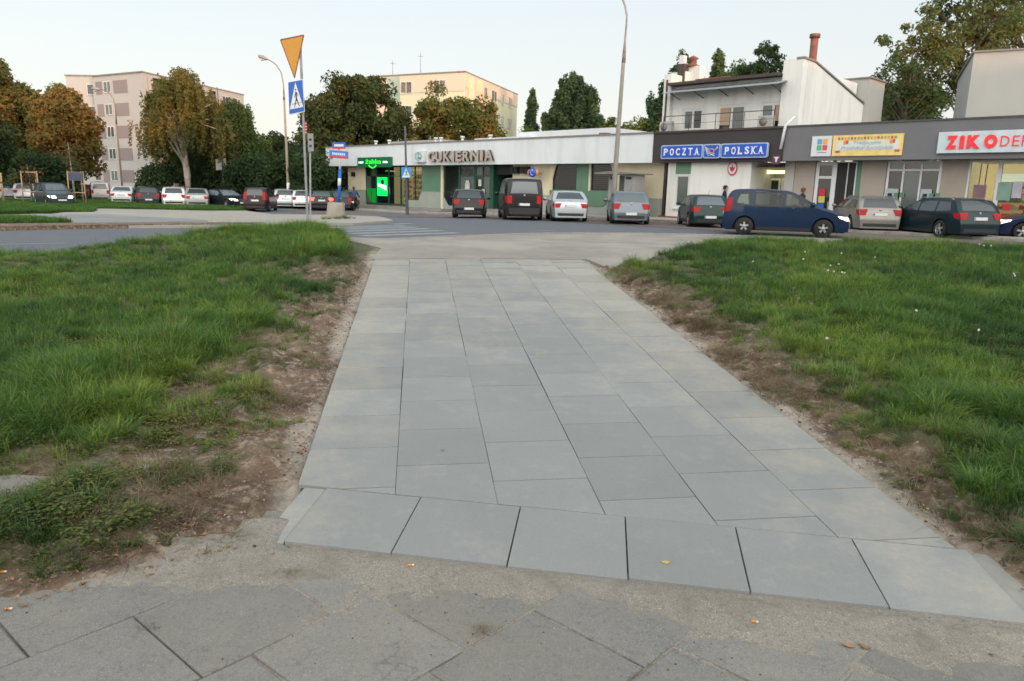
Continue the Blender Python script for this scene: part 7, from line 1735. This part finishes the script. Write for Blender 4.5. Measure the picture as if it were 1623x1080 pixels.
# young trees inside the stake frames
for px, py, top, lab in ((118, 321, 225, "young tree with thin pale trunk tied inside the stakes with the blue sheet"), (50, 316, 262, "young tree with thin trunk inside the three stakes at far left")):
    b = at_dist(px + 1, py, 54.5); b.z = gzf(b.x, b.y); h = ztop(px, top, b.y) - b.z; t = thing("young_tree", lab, "tree", tuple(b)); m_ = MB(); m_.tube([(0, 0, -.1), (.0, 0, 2.2), (-.05, 0, h * .6), (-.12, .02, h)], [.08, .07, .04, .01], 7); tk = m_.build("trunk", M_bbark, t)
    rng = np.random.default_rng(px); C_ = np.stack([rng.normal(size=12) * .45, rng.normal(size=12) * .45, h * (.5 + .5 * rng.random(12))], 1); link("crown", cards_mesh("crown", leaves_np(C_, np.full(12, .5), 26, .13, rng), L_bare), t)
# the far belt of greenery that closes the view, a mass nobody could count
rng = np.random.default_rng(99); C_ = []
for k in range(420):
    px = rng.uniform(-500, 2100); d = rng.uniform(125, 150); x, y = tpos(px, d); C_.append((x, y, rng.uniform(0, 7)))
link("far_greenery", cards_mesh("far_greenery", leaves_np(np.array(C_), rng.uniform(2.0, 4.2, 420), 130, .75, rng), L_dark), kind="stuff")
# ------------------------------------------------------------------ grass
def blade_tuft(name, m, n_bl, hgt, spread, wid, seed, lean=.5, leafy=False, curl=1.0):
    rng = np.random.default_rng(seed); V = []; Fq = []; idx = 0; tipc = []
    for k in range(n_bl):
        a = rng.random() * 6.28; r = spread * rng.random() ** .6; bx, by = math.cos(a) * r, math.sin(a) * r
        h = hgt * (.45 + .75 * rng.random()); da = a + rng.normal() * .9; ln = lean * h * (.3 + rng.random()); w = wid * (.6 + .8 * rng.random()); sx_, sy_ = -math.sin(da), math.cos(da)
        if leafy:
            zt = h * rng.random(); cx2, cy2 = bx + math.cos(da) * ln, by + math.sin(da) * ln; s = w * 4
            t1 = rng.normal() * .4; V += [(cx2 - math.cos(da) * s, cy2 - math.sin(da) * s, zt), (cx2 + sx_ * s * .6, cy2 + sy_ * s * .6, zt + s * .3), (cx2 + math.cos(da) * s, cy2 + math.sin(da) * s, zt + s * t1), (cx2 - sx_ * s * .6, cy2 - sy_ * s * .6, zt + s * .3)]
            Fq.append((idx, idx + 1, idx + 2, idx + 3)); idx += 4; tipc += [.5, .7, .9, .7]; continue
        for j, t in enumerate((0, .4, .75, 1)):
            ww = w * (1 - .25 * j) * (0.15 if j == 3 else 1); off = ln * t ** 1.9 * curl; z = h * (t - .28 * curl * t ** 3 * (ln / h)); V += [(bx + math.cos(da) * off - sx_ * ww / 2, by + math.sin(da) * off - sy_ * ww / 2, z), (bx + math.cos(da) * off + sx_ * ww / 2, by + math.sin(da) * off + sy_ * ww / 2, z)]; tipc += [t, t]
        for j in range(3): Fq.append((idx + 2 * j, idx + 2 * j + 1, idx + 2 * j + 3, idx + 2 * j + 2))
        idx += 8
    me = np_mesh(name, V, Fq, m, attrs={"along": tipc}); o = bpy.data.objects.new(name, me); return o
def grass_mat(name, cols, dry=(.26, .21, .10), dry_amt=.12):
    m, n, l, b = nodes_of(name); n.remove(b)
    oi = n.new("ShaderNodeObjectInfo"); t = n.new("ShaderNodeTexNoise"); t.inputs["Scale"].default_value = .55; t.inputs["Detail"].default_value = 4; l.new(oi.outputs["Location"], t.inputs["Vector"])
    ad = n.new("ShaderNodeMath"); ad.operation = 'MULTIPLY_ADD'; ad.inputs[1].default_value = .30; l.new(oi.outputs["Random"], ad.inputs[0]); sc = n.new("ShaderNodeMath"); sc.operation = 'MULTIPLY'; sc.inputs[1].default_value = .75; l.new(t.outputs[0], sc.inputs[0]); l.new(sc.outputs[0], ad.inputs[2])
    rp = n.new("ShaderNodeValToRGB"); k = len(cols)
    while len(rp.color_ramp.elements) < k: rp.color_ramp.elements.new(.5)
    for i, c in enumerate(cols): rp.color_ramp.elements[i].position = .36 + .34 * i / (k - 1); rp.color_ramp.elements[i].color = (*c, 1)
    l.new(ad.outputs[0], rp.inputs[0])
    at_ = n.new("ShaderNodeAttribute"); at_.attribute_name = "along"; mr = n.new("ShaderNodeMapRange"); mr.inputs[3].default_value = .62; mr.inputs[4].default_value = 1.2; l.new(at_.outputs["Fac"], mr.inputs[0])
    hv = n.new("ShaderNodeHueSaturation"); l.new(rp.outputs[0], hv.inputs["Color"]); l.new(mr.outputs[0], hv.inputs["Value"])
    geo = n.new("ShaderNodeNewGeometry"); t2 = n.new("ShaderNodeTexNoise"); t2.inputs["Scale"].default_value = 38; l.new(geo.outputs["Position"], t2.inputs["Vector"]); m2 = n.new("ShaderNodeMapRange"); m2.inputs[1].default_value = .62; m2.inputs[2].default_value = .68; m2.inputs[4].default_value = dry_amt * 5; l.new(t2.outputs[0], m2.inputs[0])
    mx = n.new("ShaderNodeMix"); mx.data_type = 'RGBA'; mx.inputs[7].default_value = (*dry, 1); l.new(m2.outputs[0], mx.inputs[0]); l.new(hv.outputs[0], mx.inputs[6])
    df = n.new("ShaderNodeBsdfDiffuse"); tl = n.new("ShaderNodeBsdfTranslucent"); gl = n.new("ShaderNodeBsdfGlossy"); gl.inputs["Roughness"].default_value = .45; gl.inputs[0].default_value = (.5, .55, .5, 1)
    ms = n.new("ShaderNodeMixShader"); ms.inputs[0].default_value = .38; ms2 = n.new("ShaderNodeMixShader"); ms2.inputs[0].default_value = .045
    l.new(mx.outputs[2], df.inputs[0]); l.new(mx.outputs[2], tl.inputs[0]); l.new(df.outputs[0], ms.inputs[1]); l.new(tl.outputs[0], ms.inputs[2]); l.new(ms.outputs[0], ms2.inputs[1]); l.new(gl.outputs[0], ms2.inputs[2]); l.new(ms2.outputs[0], n["Material Output"].inputs[0])
    return m
G_green = grass_mat("grass_blades", [(.036, .085, .026), (.062, .142, .030), (.102, .205, .035), (.22, .30, .048)])
G_dry = grass_mat("dry_grass", [(.13, .095, .055), (.22, .165, .10), (.32, .25, .155)], dry_amt=.1)
G_weed = grass_mat("weed_leaves", [(.075, .10, .030), (.11, .145, .036), (.155, .185, .045), (.20, .18, .055)], dry=(.22, .12, .06), dry_amt=.12)
def src(name, items):
    c = bpy.data.collections.new(name)
    for o in items: c.objects.link(o)
    return c
C_grass = src("grass_sources", [blade_tuft("grass_tuft", G_green, 46, .13, .07, .0042, 100 + i, lean=.75, curl=1.1) for i in range(8)])
C_long = src("long_grass_sources", [blade_tuft("long_grass_tuft", G_green, 60, .22, .08, .005, 200 + i, lean=.9, curl=1.3) for i in range(6)])
C_dry = src("dry_grass_sources", [blade_tuft("dry_grass_tuft", G_dry, 40, .07, .08, .003, 300 + i, lean=1.9, curl=1.2) for i in range(5)])
C_weed = src("weed_sources", [blade_tuft("weed_tuft", G_weed, 46, .07, .07, .0035, 400 + i, lean=.35, leafy=True) for i in range(5)])
C_far = src("far_grass_sources", [blade_tuft("far_grass_tuft", G_green, 50, .14, .16, .012, 500 + i, lean=.7) for i in range(5)])

def scatter(name, pts, scl, coll, label=None, tilt=.15):
    """points carrying instanced tufts: stuff nobody could count"""
    me = bpy.data.meshes.new(name); me.vertices.add(len(pts)); me.vertices.foreach_set("co", np.asarray(pts, np.float32).ravel())
    a = me.attributes.new("tuft_scale", 'FLOAT', 'POINT'); a.data.foreach_set("value", np.asarray(scl, np.float32)); me.update()
    o = link(name, me, kind="stuff")
    ng = bpy.data.node_groups.new(name, 'GeometryNodeTree'); ng.interface.new_socket("Geometry", in_out='INPUT', socket_type='NodeSocketGeometry'); ng.interface.new_socket("Geometry", in_out='OUTPUT', socket_type='NodeSocketGeometry')
    N, L_ = ng.nodes, ng.links; gi = N.new("NodeGroupInput"); go = N.new("NodeGroupOutput"); ip = N.new("GeometryNodeInstanceOnPoints"); ci = N.new("GeometryNodeCollectionInfo")
    ci.inputs["Collection"].default_value = coll; ci.inputs["Separate Children"].default_value = True; ci.inputs["Reset Children"].default_value = True; ip.inputs["Pick Instance"].default_value = True
    rv = N.new("FunctionNodeRandomValue"); rv.data_type = 'FLOAT_VECTOR'; rv.inputs[0].default_value = (-tilt, -tilt, 0); rv.inputs[1].default_value = (tilt, tilt, 6.283)
    na = N.new("GeometryNodeInputNamedAttribute"); na.data_type = 'FLOAT'; na.inputs[0].default_value = "tuft_scale"
    L_.new(gi.outputs[0], ip.inputs["Points"]); L_.new(ci.outputs[0], ip.inputs["Instance"]); L_.new(rv.outputs[0], ip.inputs["Rotation"]); L_.new(na.outputs[0], ip.inputs["Scale"]); L_.new(ip.outputs[0], go.inputs[0])
    md = o.modifiers.new("scatter", 'NODES'); md.node_group = ng
    return o
# heights straight from the ground mesh
from bisect import bisect_right
def ground_z(x, y):
    ix = np.clip(np.searchsorted(gx, x) - 1, 0, len(gx) - 2); iy = np.clip(np.searchsorted(gy, y) - 1, 0, len(gy) - 2)
    fx = (x - gx[ix]) / (gx[ix + 1] - gx[ix]); fy = (y - gy[iy]) / (gy[iy + 1] - gy[iy])
    return (ZZ[iy, ix] * (1 - fx) + ZZ[iy, ix + 1] * fx) * (1 - fy) + (ZZ[iy + 1, ix] * (1 - fx) + ZZ[iy + 1, ix + 1] * fx) * fy
def cand(n_, x0, x1, y0, y1, rng): return rng.uniform(x0, x1, n_), rng.uniform(y0, y1, n_)
rng = np.random.default_rng(11)
PG, SG_, PL, SL, PD, SD, PW, SW = [], [], [], [], [], [], [], []
for (x0, x1, y0, y1, dn) in ((-4.2, -.9, 2.2, 5, 420), (1.6, 5, 2.2, 5, 420), (-8, -1, 5, 9, 230), (1, 9, 5, 9, 230), (-13.5, -1.6, 9, 15.4, 120), (.9, 15, 9, 14.5, 120)):
    n_ = int((x1 - x0) * (y1 - y0) * dn); x, y = cand(n_, x0, x1, y0, y1, rng)
    inp_, D_, dens_, fe_ = zones(x, y); ok = (~inp_) & (D_ > .02) & (np.abs(x) < y * .82 + 1.2) & (y < far_edge(x))
    lush = fbm(x, y, 1.1, 131) * .6 + fbm(x, y, .35, 132) * .4
    left = x < 0
    weedy = smooth(5.2, 3.6, y + fbm(x, y, .5, 7)) * left * smooth(-2.6, -1.4, x + fbm(x, y, .7, 8) * .6) 
    weedy = np.clip(weedy + (fbm(x, y, .8, 141) > .57) * .6, 0, 1)
    r = rng.random(n_)
    g_ok = ok & (r < dens_ * (.55 + .6 * lush)) ; isw = rng.random(n_) < weedy * .85; isl = (rng.random(n_) < smooth(.50, .66, lush) * .65) & (dens_ > .8)
    # a few green sprigs on the bare soil too, in patches
    sprig = ok & (dens_ < .25) & (fbm(x, y, .28, 151) > .56) & (rng.random(n_) < .6) & (D_ > .12) & (D_ < 1.6) & (fe_ > .05)
    z = ground_z(x, y)
    scl = (.62 + .75 * lush) * (.45 + .45 * dens_) * (1 - .25 * smooth(7, 10, y) * smooth(-4, -7, x))
    a = (g_ok & ~isw & ~isl) | (sprig & (rng.random(n_) < .6)); P3 = np.stack([x, y, z - .01], 1)
    PG.append(P3[a]); SG_.append((scl * np.where(sprig, .8, 1))[a]); PL.append(P3[g_ok & ~isw & isl]); SL.append(scl[g_ok & ~isw & isl] * .85)
    w_ = (g_ok & isw) | (sprig & (rng.random(n_) < .5)); PW.append(P3[w_]); SW.append(scl[w_] * 1.0)
    dry = ok & (rng.random(n_) < np.where(left, .12, .26) * smooth(1.0, .25, dens_) * smooth(.0, .25, D_) * smooth(1.8, .7, D_) * (fbm(x, y, .4, 161) > .44)) & (fe_ > .0); dry |= ok & (rng.random(n_) < .05) & (dens_ > .5)
    PD.append(P3[dry]); SD.append(.5 + .8 * rng.random(dry.sum()))
cat_ = np.concatenate
C_stalk = src('stalk_sources', [blade_tuft('dry_stalk', G_dry, 4, .30, .05, .0035, 700 + i, lean=.35, curl=.5) for i in range(4)])
xs, ys = cand(1500, -8, 10, 3, 13, rng); inp_, D_, dens_, fe_ = zones(xs, ys); k = (~inp_) & (dens_ > .5) & (ys < far_edge(xs) - .2) & (rng.random(len(xs)) < .4)
scatter('dry_stalks', np.stack([xs, ys, ground_z(xs, ys)], 1)[k], .5 + .6 * rng.random(k.sum()), C_stalk)
scatter("grass", cat_(PG), cat_(SG_), C_grass); scatter("long_grass", cat_(PL), cat_(SL), C_long); scatter("dry_grass", cat_(PD), cat_(SD), C_dry); scatter("weeds", cat_(PW), cat_(SW), C_weed)
# taller growth along the crest at the left and round the sign post
xs, ys = cand(2600, -9.5, -2.2, 9.8, 13.6, rng); e_ = far_edge(xs); inp_, D_, dens_, fe_ = zones(xs, ys)
crest = (ys < e_ - .1) & (ys > e_ - 3.2) & (D_ > .45) & (rng.random(len(xs)) < smooth(.42, .60, fbm(xs, ys, .8, 171)))
scatter("tall_grass", np.stack([xs, ys, ground_z(xs, ys)], 1)[crest], (.55 + .65 * rng.random(crest.sum())), C_long)
xs, ys = cand(1500, 1.6, 15, 9.8, 13.6, rng); e_ = far_edge(xs); crest = (ys < e_) & (ys > e_ - 1.2) & (rng.random(len(xs)) < smooth(.45, .6, fbm(xs, ys, .8, 172)))
scatter("tall_grass", np.stack([xs, ys, ground_z(xs, ys)], 1)[crest], (.6 + .4 * rng.random(crest.sum())), C_long)
# the far lawns
def inside(poly, x, y):
    c = np.zeros(np.shape(x), bool)
    for i in range(len(poly)):
        (ax, ay), (bx, by) = poly[i], poly[i - 1]; k = ((ay > y) != (by > y)); xi = (bx - ax) * (y - ay) / (by - ay + 1e-12) + ax; c ^= k & (x < xi)
    return c
G_lawn = grass_mat("lawn_blades", [(.045, .105, .022), (.07, .15, .026), (.105, .20, .03)], dry_amt=.03)
C_lawn = src("lawn_sources", [blade_tuft("lawn_tuft", G_lawn, 50, .15, .22, .016, 600 + i, lean=.6) for i in range(4)])
for pl in (LAWN1, LAWN2):
    X0, X1 = min(p[0] for p in pl), max(p[0] for p in pl); Y0, Y1 = min(p[1] for p in pl), max(p[1] for p in pl); n_ = int(min(60000, (X1 - X0) * (Y1 - Y0) * 22)); x, y = cand(n_, X0, X1, Y0, Y1, rng); k = inside(pl, x, y) & (x > -y * .85)
    scatter("lawn_grass", np.stack([x, y, gz(x, y) + .10], 1)[k], (.7 + .6 * rng.random(k.sum())), C_lawn)
# white yarrow and clover heads in the right-hand grass
M_flow = mat("white_flower", (.62, .62, .58), .8, .1, 9); M_clo = mat("pink_clover", (.35, .14, .20), .8, .1, 9); M_stem = mat("flower_stem", (.05, .08, .02), .8)
def flower(x, y, h, r, m, lab, cat, grp, n_=9):
    g = float(ground_z(np.array([x]), np.array([y]))[0]); t = thing("yarrow_plant" if m is M_flow else "clover_flower", lab, cat, (x, y, g), 0, grp); R = random.Random(int(x * 1000)); m_ = MB(); m_.tube([(0, 0, 0), (.01, .0, h * .6), (.02, .01, h)], .003, 4); m_.build("stem", M_stem, t); m_ = MB()
    for k in range(n_): a = 6.28 * k / n_; q = r * (.3 + .7 * R.random()); m_.lathe([(0, 0), (r * .33, .003), (r * .28, .012), (0, .016)], (.02 + math.cos(a) * q, .01 + math.sin(a) * q, h + R.uniform(-.006, .006)), 6)
    m_.build("flower_head", m, t)
FL = "white yarrow heads scattered in the grass right of the path"
for k, (px, py) in enumerate(((1312, 440), (1318, 446), (1330, 453), (1334, 452), (1325, 438), (1308, 447), (1549, 400), (1556, 403), (1567, 404), (1603, 448), (1604, 455), (1545, 547), (1446, 520), (1270, 426), (1272, 417), (1330, 416), (1384, 419), (1190, 430), (1306, 550), (1088, 396))):
    p = at(px, py, .2); flower(p.x, p.y, .20 + .05 * random.random(), .009, M_flow, "small white yarrow head standing in the grass right of the path", "flower", FL)
for k, (px, py) in enumerate(((1258, 484), (1278, 497), (1234, 504), (1254, 474), (1262, 490), (1282, 500))):
    p = at(px, py, .12); flower(p.x, p.y, .13, .010, M_clo, "small pink clover head in the grass right of the path", "flower", "pink clover heads in the grass right of the path", 5)

# ------------------------------------------------------------------ small things on the ground
def surf(x, y):
    if -1.2 < x < 2.2 and float(row_dist(x, y)) > 0 and x > float(edge_left(y)) - .1 and x < float(edge_right(y)) + .1: return gzf(x, y) + .003
    if y < float(front_edge(x)): return gzf(x, y) + max(-.012, float(SAND_H[min(len(SAND_Y) - 1, max(0, int((y - 1.15) / .02))), min(len(SAND_X) - 1, max(0, int((x + 3.4) / .02)))]))
    return float(ground_z(np.array([x]), np.array([y]))[0])
M_filter = mat("orange_cigarette_filter", (.60, .24, .06), .8, .1, 30); M_cig = mat("white_cigarette_paper", (.60, .58, .54), .8, .05, 30)
CG = "cigarette ends lying about the path"
for px, py, a, lab in ((651, 897, 10, "cigarette end on the sand below the second slab of the front row"), (1196, 984, -20, "cigarette end on the sand below the fifth slab of the front row"), (13, 963, 5, "cigarette end on the old pavement at the left edge"), (6, 914, 0, "cigarette end in the dry leaves at the left edge"), (5, 808, 30, "crushed cigarette end by the stone slab in the grass")):
    p = at(px, py); t = thing("cigarette_end", lab, "cigarette end", (p.x, p.y, surf(p.x, p.y) + .005), math.radians(a), CG); m_ = MB(); m_.tube([(-.012, 0, 0), (.006, 0, 0)], .0045, 7); m_.build("filter", M_filter, t); m_ = MB(); m_.tube([(.0062, 0, 0), (.014, 0, .0005)], .0044, 7); m_.build("paper", M_cig, t)
LM = [mat("fallen_leaf_brown", (.22, .13, .07), .9, .2, 20), mat("fallen_leaf_rust", (.27, .15, .085), .9, .2, 20), mat("fallen_leaf_yellow", (.36, .30, .08), .9, .2, 20), mat("fallen_leaf_green", (.12, .14, .05), .9, .2, 20)]
def leaf_obj(x, y, s, a, m, lab, grp=None, name="fallen_leaf"):
    z = surf(x, y); V = []; n_ = 7; R = random.Random(int(x * 997 + y * 131)); cu = R.uniform(.1, .45)
    for i in range(n_):
        u = i / (n_ - 1); w = math.sin(math.pi * min(1, u * .96 + .03)) ** .8 * .32 * (1 + .15 * R.uniform(-1, 1)); zz = cu * s * (u - .5) ** 2 * 1.6; V += [((u - .5) * s, -w * s, zz + cu * .3 * s * w), ((u - .5) * s, 0, zz), ((u - .5) * s, w * s, zz + cu * .3 * s * w)]
    m_ = MB(); m_.add(V, [(3 * i + j, 3 * i + 3 + j, 3 * i + 4 + j, 3 * i + 1 + j) for i in range(n_ - 1) for j in (0, 1)], 0, True)
    o = m_.build(name, m, None, (x, y, z + .003), (R.uniform(-.15, .15), R.uniform(-.15, .15), a)); tag(o, lab, "leaf", grp); return o
for px, py, s, a, k, lab in ((702, 716, .022, .2, 0, "small brown leaf lying in the middle of a slab on the second row"), (1055, 895, .035, -.1, 2, "yellow green leaf on the fourth slab of the front row"), (1346, 1021, .045, .1, 1, "pale leaf on the sand at the lower right"), (1371, 1023, .04, -.5, 0, "dark curled leaf beside the pale one at the lower right"), (1572, 1034, .02, .4, 1, "tiny rust leaf on the old pavement at the lower right corner"), (497, 666, .05, -.3, 1, "rust leaf on the grit along the left edge of the path")):
    p = at(px, py); leaf_obj(p.x, p.y, s * 1.1, a, LM[k], lab)
# dry leaves, brick chips and pebbles gathered on the bare strips: too many and too small to count
def litter(name, n_, region, mats_, smin, smax, seed, kind_='leaf', w=None):
    rng = np.random.default_rng(seed); x, y = cand(n_ * 6, *region, rng); inp_, D_, dens_, fe_ = zones(x, y)
    ok = (~inp_) & w(x, y, D_, dens_, fe_, rng) ; x, y = x[ok][:n_], y[ok][:n_]; V = []; Fq = []; MI = []
    for k in range(len(x)):
        s = rng.uniform(smin, smax); z = surf(x[k], y[k]); i0 = len(V)
        if kind_ == 'leaf':
            a = rng.random() * 6.28; c, s_ = math.cos(a) * s, math.sin(a) * s; t1, t2 = rng.normal() * .3 * s, rng.normal() * .3 * s
            V += [(x[k] - c, y[k] - s_, z + .006), (x[k] + s_ * .5, y[k] - c * .5, z + .006 + abs(t1)), (x[k] + c, y[k] + s_, z + .008), (x[k] - s_ * .5, y[k] + c * .5, z + .006 + abs(t2))]; Fq.append((i0, i0 + 1, i0 + 2, i0 + 3)); MI.append(int(rng.integers(len(mats_))))
        else:
            Rr = rng.random((8,)) * .5 + .6; a = rng.random() * 3; c, s_ = math.cos(a), math.sin(a); mi = int(rng.integers(len(mats_))); hz = rng.uniform(.3, .7)
            B = [(-1, -.7, -.3), (1, -.7, -.3), (1, .7, -.3), (-1, .7, -.3), (-.7, -.5, hz), (.7, -.5, hz), (.7, .5, hz), (-.7, .5, hz)]
            for q, (bx, by, bz) in enumerate(B): bx *= s * Rr[q]; by *= s * Rr[q]; V.append((x[k] + bx * c - by * s_, y[k] + bx * s_ + by * c, z + bz * s))
            for f in ((4, 5, 6, 7), (0, 1, 5, 4), (1, 2, 6, 5), (2, 3, 7, 6), (3, 0, 4, 7)): Fq.append(tuple(i0 + q for q in f)); MI.append(mi)
    return link(name, np_mesh(name, V, Fq, mats_, mat_idx=MI), kind="stuff")
STN = [mat("pebble_grey", (.22, .21, .19), .9, .15, 30), mat("pebble_tan", (.34, .28, .21), .9, .15, 30), mat("pebble_dark", (.06, .05, .045), .9, .15, 30), mat("brick_chip", (.20, .11, .075), .9, .15, 30)]
litter("dry_leaves", 420, (-2.6, -1.0, 2.45, 4.2), LM[:2], .006, .018, 5, w=lambda x, y, D, d, f, r: (D > .05) & (f > -.12) & (r.random(len(x)) < smooth(.8, .2, d) * smooth(.42, .58, fbm(x, y, .4, 181))))
litter("dry_leaves", 700, (-4, 7, 2.5, 10), LM[:3], .006, .016, 6, w=lambda x, y, D, d, f, r: (D > .05) & (D < 2.2) & (f > 0) & (r.random(len(x)) < .5 * smooth(.9, .2, d)))
litter("pebbles", 2400, (-3, 2.6, 2.5, 10), STN, .003, .011, 7, 'stone', w=lambda x, y, D, d, f, r: (D > .0) & (D < .9) & (f > -.1) & (r.random(len(x)) < smooth(.7, .05, D) * smooth(.8, .2, d)))
litter("grit", 900, (-2.4, 2.6, 1.6, 2.95), STN[:3] + [M_sand], .0015, .004, 8, 'stone', w=lambda x, y, D, d, f, r: (f < .1) & (row_dist(x, y) < -.02) & (r.random(len(x)) < .25 + .75 * smooth(.45, .62, fbm(x, y, .35, 191))))
litter("edge_grit", 1300, (-2.2, -1.0, 3.0, 9.5), STN, .002, .007, 9, 'stone', w=lambda x, y, D, d, f, r: (D > -.02) & (D < .12))
# brick pieces and stones one can point at
def stone(px, py, s, m, lab, cat, seed, name="stone", flat=.5):
    p = at(px, py); bm = bmesh.new(); bmesh.ops.create_icosphere(bm, subdivisions=2, radius=s); R = random.Random(seed)
    for v in bm.verts:
        q = 1 + .35 * (float(fbm(np.array([v.co.x / s * 2 + seed]), np.array([v.co.y / s * 2 + v.co.z / s * 3]), 1.0, seed)[0]) - .5) * 2; v.co *= q; v.co.z *= flat; v.co.x *= 1.3
    me = bpy.data.meshes.new(name); bm.to_mesh(me); bm.free(); me.materials.append(m)
    o = link(name, me, None, (p.x, p.y, surf(p.x, p.y) + s * flat * .4), (0, 0, R.uniform(0, 3))); return tag(o, lab, cat)
stone(196, 757, .030, STN[3], "brick coloured stone at the edge of the weeds", "stone", 3)
stone(228, 758, .032, mat("pale_stone", (.40, .39, .36), .9, .1, 20), "pale stone next to the brick coloured one in the weeds", "stone", 4)
stone(186, 842, .034, STN[1], "flat tan stone lying in the dry leaves by the old pavement", "stone", 5, flat=.3)
stone(270, 800, .022, STN[3], "small rust stone on the bare soil near the front row's end", "stone", 6)
stone(306, 841, .016, STN[3], "small brick chip on the sandy soil left of the front row", "brick chip", 7, flat=.4)
stone(185, 842, .02, STN[0], "grey stone beside the flat tan one", "stone", 8) if False else None
# worn stone slab half sunk in the grass at the left edge, and a length of dead wood
p = at(20, 800); q = slab([(p.x - .40, p.y - .20), (p.x + .10, p.y - .22), (p.x + .25, p.y - .02), (p.x + .20, p.y + .17), (p.x - .10, p.y + .20), (p.x - .40, p.y + .12)], None, mat("pale_worn_stone", (.22, .21, .20), .95, .1, 6, bump=.6, dirt=(.2, .17, .13), dirt_amt=.6), name="stone_slab", bev=.02, zj=.06)
tag(q, "pale worn stone slab half sunk in the grass at the left edge", "stone slab")
p0_, p1_ = at(-40, 886), at(56, 896); m_ = MB(); m_.tube([(p0_.x, p0_.y, p0_.z + .05), ((p0_.x + p1_.x) / 2, (p0_.y + p1_.y) / 2 + .01, p0_.z + .05), (p1_.x, p1_.y, p1_.z + .02)], [.03, .028, .018], 9); tag(m_.build("dead_branch", mat("weathered_wood", (.10, .075, .055), .95, .25, 20, bump=.6)), "weathered brown branch lying at the grass edge at the left", "branch")
# dead grass rolls along the right edge, and small weeds in the joints
rng = np.random.default_rng(77); PP = []; SS = []
for px, py, n_, r in ((1050, 480, 70, .35), (1040, 510, 80, .4), (1115, 520, 70, .35), (1150, 570, 70, .4), (1000, 450, 40, .3), (1210, 610, 50, .35), (1230, 630, 40, .3), (1500, 730, 30, .3), (410, 556, 30, .16), (430, 640, 30, .25), (300, 770, 26, .3), (250, 830, 34, .3)):
    p = at(px, py); x = p.x + rng.normal(size=n_) * r * .5; y = p.y + rng.normal(size=n_) * r * .5; ok = (D_ := zones(x, y))[1] > .04; PP.append(np.stack([x, y, ground_z(x, y)], 1)[ok]); SS.append((.45 + .6 * rng.random(n_))[ok])
scatter("dry_grass", cat_(PP), cat_(SS), C_dry, tilt=.5)
PP = []; SS = []
for px, py, n_, r in ((765, 995, 5, .02), (232, 990, 2, .015), (450, 905, 4, .03), (820, 930, 2, .02)):
    p = at(px, py); x = p.x + rng.normal(size=n_) * r; y = p.y + rng.normal(size=n_) * r * .6; PP.append(np.stack([x, y, np.array([surf(a, b) for a, b in zip(x, y)])], 1)); SS.append(.18 + .15 * rng.random(n_))
scatter("joint_weeds", cat_(PP), cat_(SS), C_dry, tilt=.4)
# weeds round the foot of the leaning post and the concrete block
PP = []; SS = []
for px, py, n_, r, s0_ in ((488, 366, 90, .3, 1.5), (545, 350, 10, .25, 1.0), (520, 351, 8, .3, .8)):
    p = at(px, py); x = p.x + rng.normal(size=n_) * r; y = p.y + rng.normal(size=n_) * r * .8; PP.append(np.stack([x, y, gz(x, y) + (.0 if s0_ > 1.2 else .08)], 1)); SS.append(s0_ * (.7 + .6 * rng.random(n_)))
scatter("tall_grass", cat_(PP), cat_(SS), C_long)
